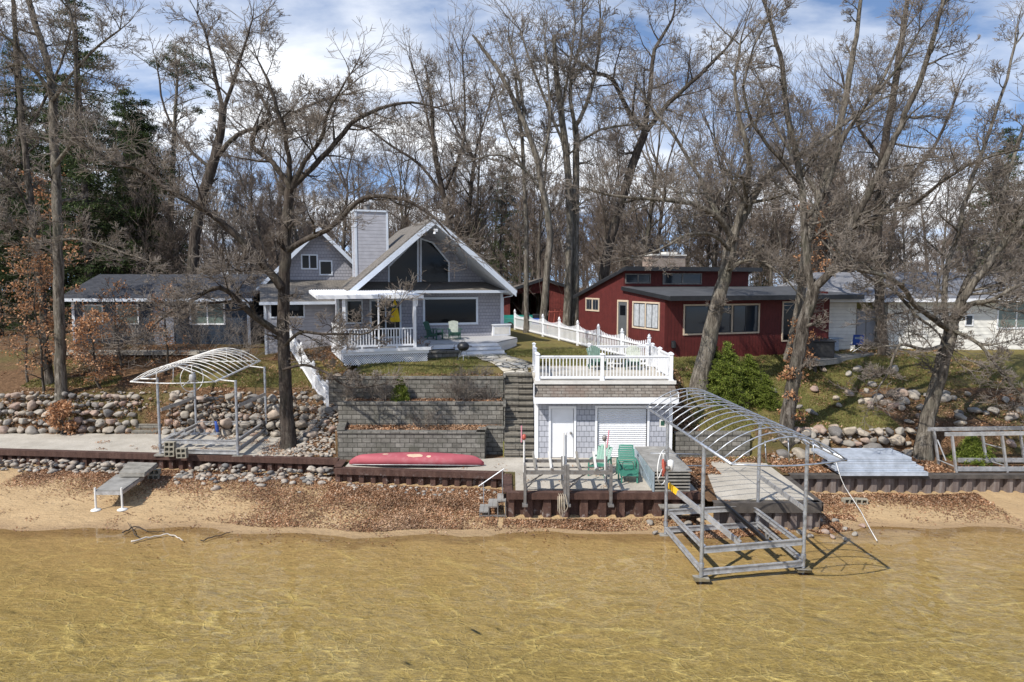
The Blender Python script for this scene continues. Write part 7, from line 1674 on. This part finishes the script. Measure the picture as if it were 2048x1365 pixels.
# ---- leaf-tuft helper (needles, clinging leaves)
def tuft_mesh(name, centers, n, spread, size, mat, parent, off, aspect=.35, droop=0.0):
    C = np.array([tuple(c) for c in centers], np.float32); m = len(C); B = np.repeat(C, n, axis=0)+NR.normal(0, 1, (m*n, 3))*np.array(spread)
    d = NR.normal(0, 1, (m*n, 3)); d[:, 2] -= droop; d /= np.linalg.norm(d, axis=1, keepdims=True); e = np.cross(d, NR.normal(0, 1, (m*n, 3))); e /= np.linalg.norm(e, axis=1, keepdims=True)+1e-6
    s = NR.uniform(size[0], size[1], (m*n, 1)); V = np.stack([B-d*s-e*s*aspect*.3, B-e*s*aspect, B+d*s, B+e*s*aspect], 1).reshape(-1, 3)-np.array(off)
    return mesh_np(name, V, np.arange(len(V)).reshape(-1, 4), mat, parent, smooth=False)
def conifer(seed, H, R, base=.15, top_w=.25, bare=.1, tufts=26, mat='needle', cat='tree', name='evergreen_tree', sz=(.06, .16), wide=.22, per=9, dens=1.0, sp=.13):
    r = random.Random(seed); loc = (0, 0, 0); t = thing(name, 'x', cat, loc, 0, 'evergreens'); T = Tree(seed)
    T.big.append(([Vector((0, 0, -.3+H*k/8)) for k in range(9)], [R*(1-.92*k/8) for k in range(9)])); C = []
    z = H*bare
    while z < H*.98:
        f = (z/H-bare)/(1-bare); L = H*wide*(1-f)**.75*r.uniform(.7, 1.15)+H*.02
        for k in range(per):
            a = r.uniform(0, 6.28); l = L*r.uniform(.55, 1.15); p = Vector((0, 0, z+r.uniform(-.2, .2))); pts = [p]; n = 5
            for i in range(n):
                s = (i+1)/n; pts.append(p+Vector((math.cos(a)*l*s, math.sin(a)*l*s, (.12*l*s-.22*l*s*s)+r.gauss(0, .03))))
            T.small.append((pts, [max(.008, R*.16*(1-i/n)) for i in range(n+1)]))
            m = max(3, int(tufts*l/2.5*dens))
            for j in range(m): s = (.22+.78*r.random())*n; i = min(n-1, int(s)); q = pts[i].lerp(pts[i+1], s-i); C.append(q+Vector((r.gauss(0, .09*l), r.gauss(0, .09*l), r.gauss(0, .05*l)-.04)))
        z += H*.034*r.uniform(.8, 1.2)
    chains_mesh(T.big, 'trunk', M['bark_dark'], t, loc, True); cr = tuft_mesh('foliage', C, 7, (sp, sp, sp*.5), sz, M[mat], t, loc, .22, .2); br = chains_mesh(T.small, 'branches', M['bark_dark'], t, loc, False); return t
# tall pines
pine = conifer(31, 20, .3, tufts=24, bare=.15, wide=.20, per=7); pine2 = conifer(32, 16, .24, tufts=26, bare=.05, wide=.26, per=8)
RT = random.Random(77); pu = [0, 0]
pl_ = [(-29, 47, 1.15, 0), (-34, 52, 1.2, 1), (-26.5, 50, 1.05, 1), (-38, 48, 1.1, 0), (-31, 56, 1.2, 1), (-41, 58, 1.2, 0), (-36, 66, 1.2, 1), (43, 52, 1.1, 1), (47, 60, 1.15, 0), (50, 70, 1.2, 1), (-.6, 74, .98, 1), (-4, 82, .8, 1), (30, 70, .55, 1), (24, 66, .45, 1), (-33, 44, .6, 1), (31, 60, .42, 1), (-45, 50, 1.2, 1)]
lab_ = ['tall dark pine at the left edge behind the straight oak', 'broad dark pine deeper at the left edge', 'dark pine just left of the blue cottage roof', 'outermost tall pine on the left', 'dark pine between the left oaks, further back', 'far left pine deep in the wood', 'pine far back at the left', 'dark pine at the right edge of the view', 'tall pine behind the one at the right edge', 'pine far back at the right', 'hazy pine with a pointed top right of the grey gable', 'pine behind the left side of the grey gable', 'small young pine behind the white cottage ridge', 'smallest young pine behind the red cottage roof', 'low bushy pine beside the blue cottage', 'low evergreen behind the white cottage', 'pine beyond the outermost one at left']
for i, (x, y, s, k) in enumerate(pl_):
    pr_ = (pine, pine2)[k]; o = pr_ if not pu[k] else copy_tree(pr_); pu[k] = 1; o.location = (x, y, upz(x, y)); o.scale = (s, s, s); o.rotation_euler = (0, 0, RT.uniform(0, 6)); o['label'] = lab_[i]; o['group'] = 'pines'
# bare-stemmed pine with a tuft crown above the blue cottage
def redpine():
    x, Y = P(350, 600, 52).x, 52; z0 = upz(x, Y); t = thing('red_pine', 'lone pine with a bare reddish stem and tufted top above the blue cottage', 'tree', (x, Y, z0), 0, 'pines'); T = Tree(55); r = T.r
    pts = [P(a, b, Y) for a, b in ((332, 600), (338, 480), (342, 380), (348, 280), (352, 200), (355, 150), (350, 100))]; pts[0].z = z0-.3; T.big.append((pts, [.22, .2, .18, .15, .12, .09, .05])); C = []
    for (a, b, w_) in ((350, 100, 18), (372, 110, 12), (335, 118, 14), (360, 130, 20), (310, 128, 12), (395, 128, 14), (412, 134, 8), (345, 150, 10), (375, 148, 10), (400, 155, 7), (385, 175, 6), (420, 190, 6), (398, 222, 7), (360, 222, 5)):
        c = P(a, b, Y); q = P(350, b+22, Y); T.big.append(([q, q.lerp(c, .5)+Vector((0, 0, .1)), c], [.05, .035, .02]))
        for k in range(int(w_*3)): C.append(c+Vector((r.gauss(0, w_*.016), r.gauss(0, .4), r.gauss(0, w_*.010))))
    chains_mesh(T.big, 'trunk', M['bark2'], t, (x, Y, z0), True); tuft_mesh('foliage', C, 8, (.16, .16, .1), (.07, .17), M['needle'], t, (x, Y, z0), .2)
redpine()
# hemlock bush and juniper
hb = conifer(41, 2.9, .06, tufts=46, mat='hemlock', cat='shrub', name='hemlock_bush', sz=(.035, .10), wide=.44, per=9, bare=.02, sp=.06); q = G(1462, 800, 3.0); hb.location = (q.x, 29.6, upz(q.x, 29.6)); hb['label'] = 'bright green feathery hemlock bush beside the massive leaning oak'; hb['group'] = 'green shrubs'; hb.scale = (.86, .86, .92)
for i in range(3):
    q = [(1500, 30.6, .62, 1), (1428, 30.4, .7, 1), (1535, 29.6, .5, 0)][i]; x = (q[0]-1024)/F*q[1]; o = copy_tree(hb); o.location = (x, q[1], upz(x, q[1])); o.scale = (q[2]*1.2,)*2+(q[2],); o['label'] = ['lower hemlock clump right of the tall hemlock tip', 'low hemlock clump touching the oak root', 'smallest hemlock clump above the boulders'][i]
jb = conifer(42, .9, .03, tufts=130, mat='hemlock', cat='shrub', name='juniper_bush', sz=(.03, .08), wide=1.0, per=9, bare=.02, sp=.07); jb.location = (18.3, 26.7, upz(18.3, 26.7)); jb['label'] = 'low yellow-green juniper behind the dock frame uprights'; jb['group'] = 'green shrubs'
o = copy_tree(jb); q = P(800, 785, 28.9); o.location = (q.x, 28.9, 2.95); o.scale = (.5, .5, 1.0); o['label'] = 'small dark evergreen shrub in the top planting bed'
# bare shrubs
def shrub(label, x, y, z, h, w_, n, seed, leafy=0, name='bare_shrub', mat='twig', z_leaf='litter'):
    T = Tree(seed); r = T.r; pp = dict(PAR); pp.update(kids=[5, 5, 4], rmin=.0045, seg=[5, 4, 3, 3], ang=(15, 55), biglvl=-1, wob=.2)
    for k in range(n): T.branch(Vector((x+r.gauss(0, w_*.2), y+r.gauss(0, .12), z-.03)), Vector((r.gauss(0, w_/h), r.gauss(0, .5), 1)), h*r.uniform(.6, 1.1), .013, 1, 3, pp)
    t = thing(name, label, 'shrub', (x, y, z), 0, 'bare shrubs'); chains_mesh(T.small+T.big, 'branches', M[mat], t, (x, y, z), False)
    if leafy: tuft_mesh('leaves', [r.choice(c[0]) for c in T.small for _ in range(leafy)], 1, (.05, .05, .05), (.025, .05), M[z_leaf], t, (x, y, z), .6)
q = G(822, 716, 4.25); shrub('rounded reddish brown shrub at the corner of the porch lattice', q.x, q.y+.1, 4.2, .95, .8, 46, 61, 2)
for i, (px, y, z, h, w_, n) in enumerate(((760, 28.85, 2.95, .95, 1.1, 30), (925, 28.85, 2.95, 1.15, 1.2, 36), (700, 28.8, 2.95, .8, .7, 16), (850, 27.7, 2.0, .8, .7, 16), (975, 28.9, 2.95, .7, .7, 14), (960, 30.0, 3.9, .55, .9, 16), (930, 29.9, 3.9, .5, .6, 12))):
    shrub(['wide bare shrub in the top planting bed, left part', 'tallest bare grey shrub in the top planting bed, near its right end', 'thin bare shrub at the left end of the top bed', 'thin bare shrub in the middle planting bed', 'low twiggy shrub in the top bed beside the stairs', 'dry plant clump on the lawn edge beside the stairs', 'dry plant clump on the lawn edge left of the stair head'][i], (px-1024)/F*y, y, z, h, w_, n, 70+i, 0)
for i, (px, y, h, w_, n) in enumerate(((215, 36.2, 3.4, 2.0, 26), (300, 36.6, 2.6, 1.8, 22), (415, 36.8, 3.0, 1.8, 24), (475, 36.0, 2.4, 1.4, 18), (165, 35.0, 3.0, 1.6, 18))):
    x = (px-1024)/F*y; shrub(['tall tangled bare shrub before the left window of the blue cottage', 'bare shrub in front of the pale door of the blue cottage', 'bare shrub below the double window of the blue cottage', 'bare shrub at the right corner of the blue cottage', 'bare shrub at the left corner of the blue cottage'][i], x, y, upz(x, y), h, w_, n, 120+i, 0)
# saplings with clinging brown leaves at the left
def leafy(label, seed, base, top, H, spread, nb, leaves_, size=(.035, .08)):
    leaves_ *= 1.0; nb = int(nb*1.3)
    T = Tree(seed); r = T.r; pp = dict(PAR); pp.update(kids=[7, 6, 4], up=.02, ang=(35, 80), lr=(.35, .6)); x, y = base; z = gz(x, y)
    pts = [Vector((x, y, z-.2)).lerp(Vector((top[0], top[1], z+H)), k/6)+Vector((r.gauss(0, .06), r.gauss(0, .06), 0)) for k in range(7)]; rad = [.07*(1-.75*k/6) for k in range(7)]; T.big.append((pts, rad)); T.children(pts, rad, spread, 0, 3, pp, .12, nb)
    t = finish_tree(T, label, 'tree', (x, y, z), 'small trees keeping their brown leaves', name='young_oak_tree')
    C = []
    for c, _ in T.small:
        if r.random() < leaves_: C += [c[-1], c[len(c)//2]]
    tuft_mesh('leaves', C, 3, (.10, .10, .07), size, M['oakleaf'], t, (x, y, z), .6, .3); return t
leafy('young oak full of orange-brown leaves at the far left, tallest of them', 81, (-22.5, 32.6), (-22.6, 32.4), 6.2, 2.6, 22, .5)
leafy('young oak with orange leaves spreading over the left rock wall', 82, (-20.0, 32.9), (-19.9, 32.0), 3.6, 2.3, 18, .6)
leafy('leafy young oak between the two left trunks and the blue cottage', 83, (-17.6, 34.5), (-17.4, 34.2), 4.2, 2.2, 16, .28)
leafy('low orange-leaved sapling at the foot of the far left rock wall', 84, (-20.8, 31.0), (-20.6, 30.9), 1.4, 1.2, 12, .75)
leafy('tall oak still holding sparse rusty leaves behind the left trunks', 85, (-24.6, 36.5), (-24.2, 36.5), 10.0, 3.6, 22, .32, (.05, .1))
leafy('broad young oak with rusty leaves before the blue cottage left end', 89, (-20.5, 35.5), (-20.6, 35.2), 4.0, 2.8, 16, .22)
leafy('rusty-leaved oak leaning over the far left of the stone wall', 90, (-24.0, 33.5), (-23.2, 33.0), 6.6, 3.2, 20, .22)
leafy('low sapling with rusty leaves beside the red cottage right end', 86, (13.9, 33.0), (13.9, 32.6), 2.6, 1.6, 14, .45)
leafy('small rusty-leaved sprout against the twin-stemmed oak', 87, (11.6, 27.9), (11.4, 27.6), 2.5, 1.1, 9, .35)
leafy('tall oak with rusty leaves behind the twin trunks and white cottage', 88, (21.5, 49.5), (21.6, 49.5), 9.0, 3.0, 18, .35, (.06, .12))
for k, pr_ in enumerate(protos):
    if k not in used:
        for c in list(pr_.children): bpy.data.objects.remove(c)
        bpy.data.objects.remove(pr_)
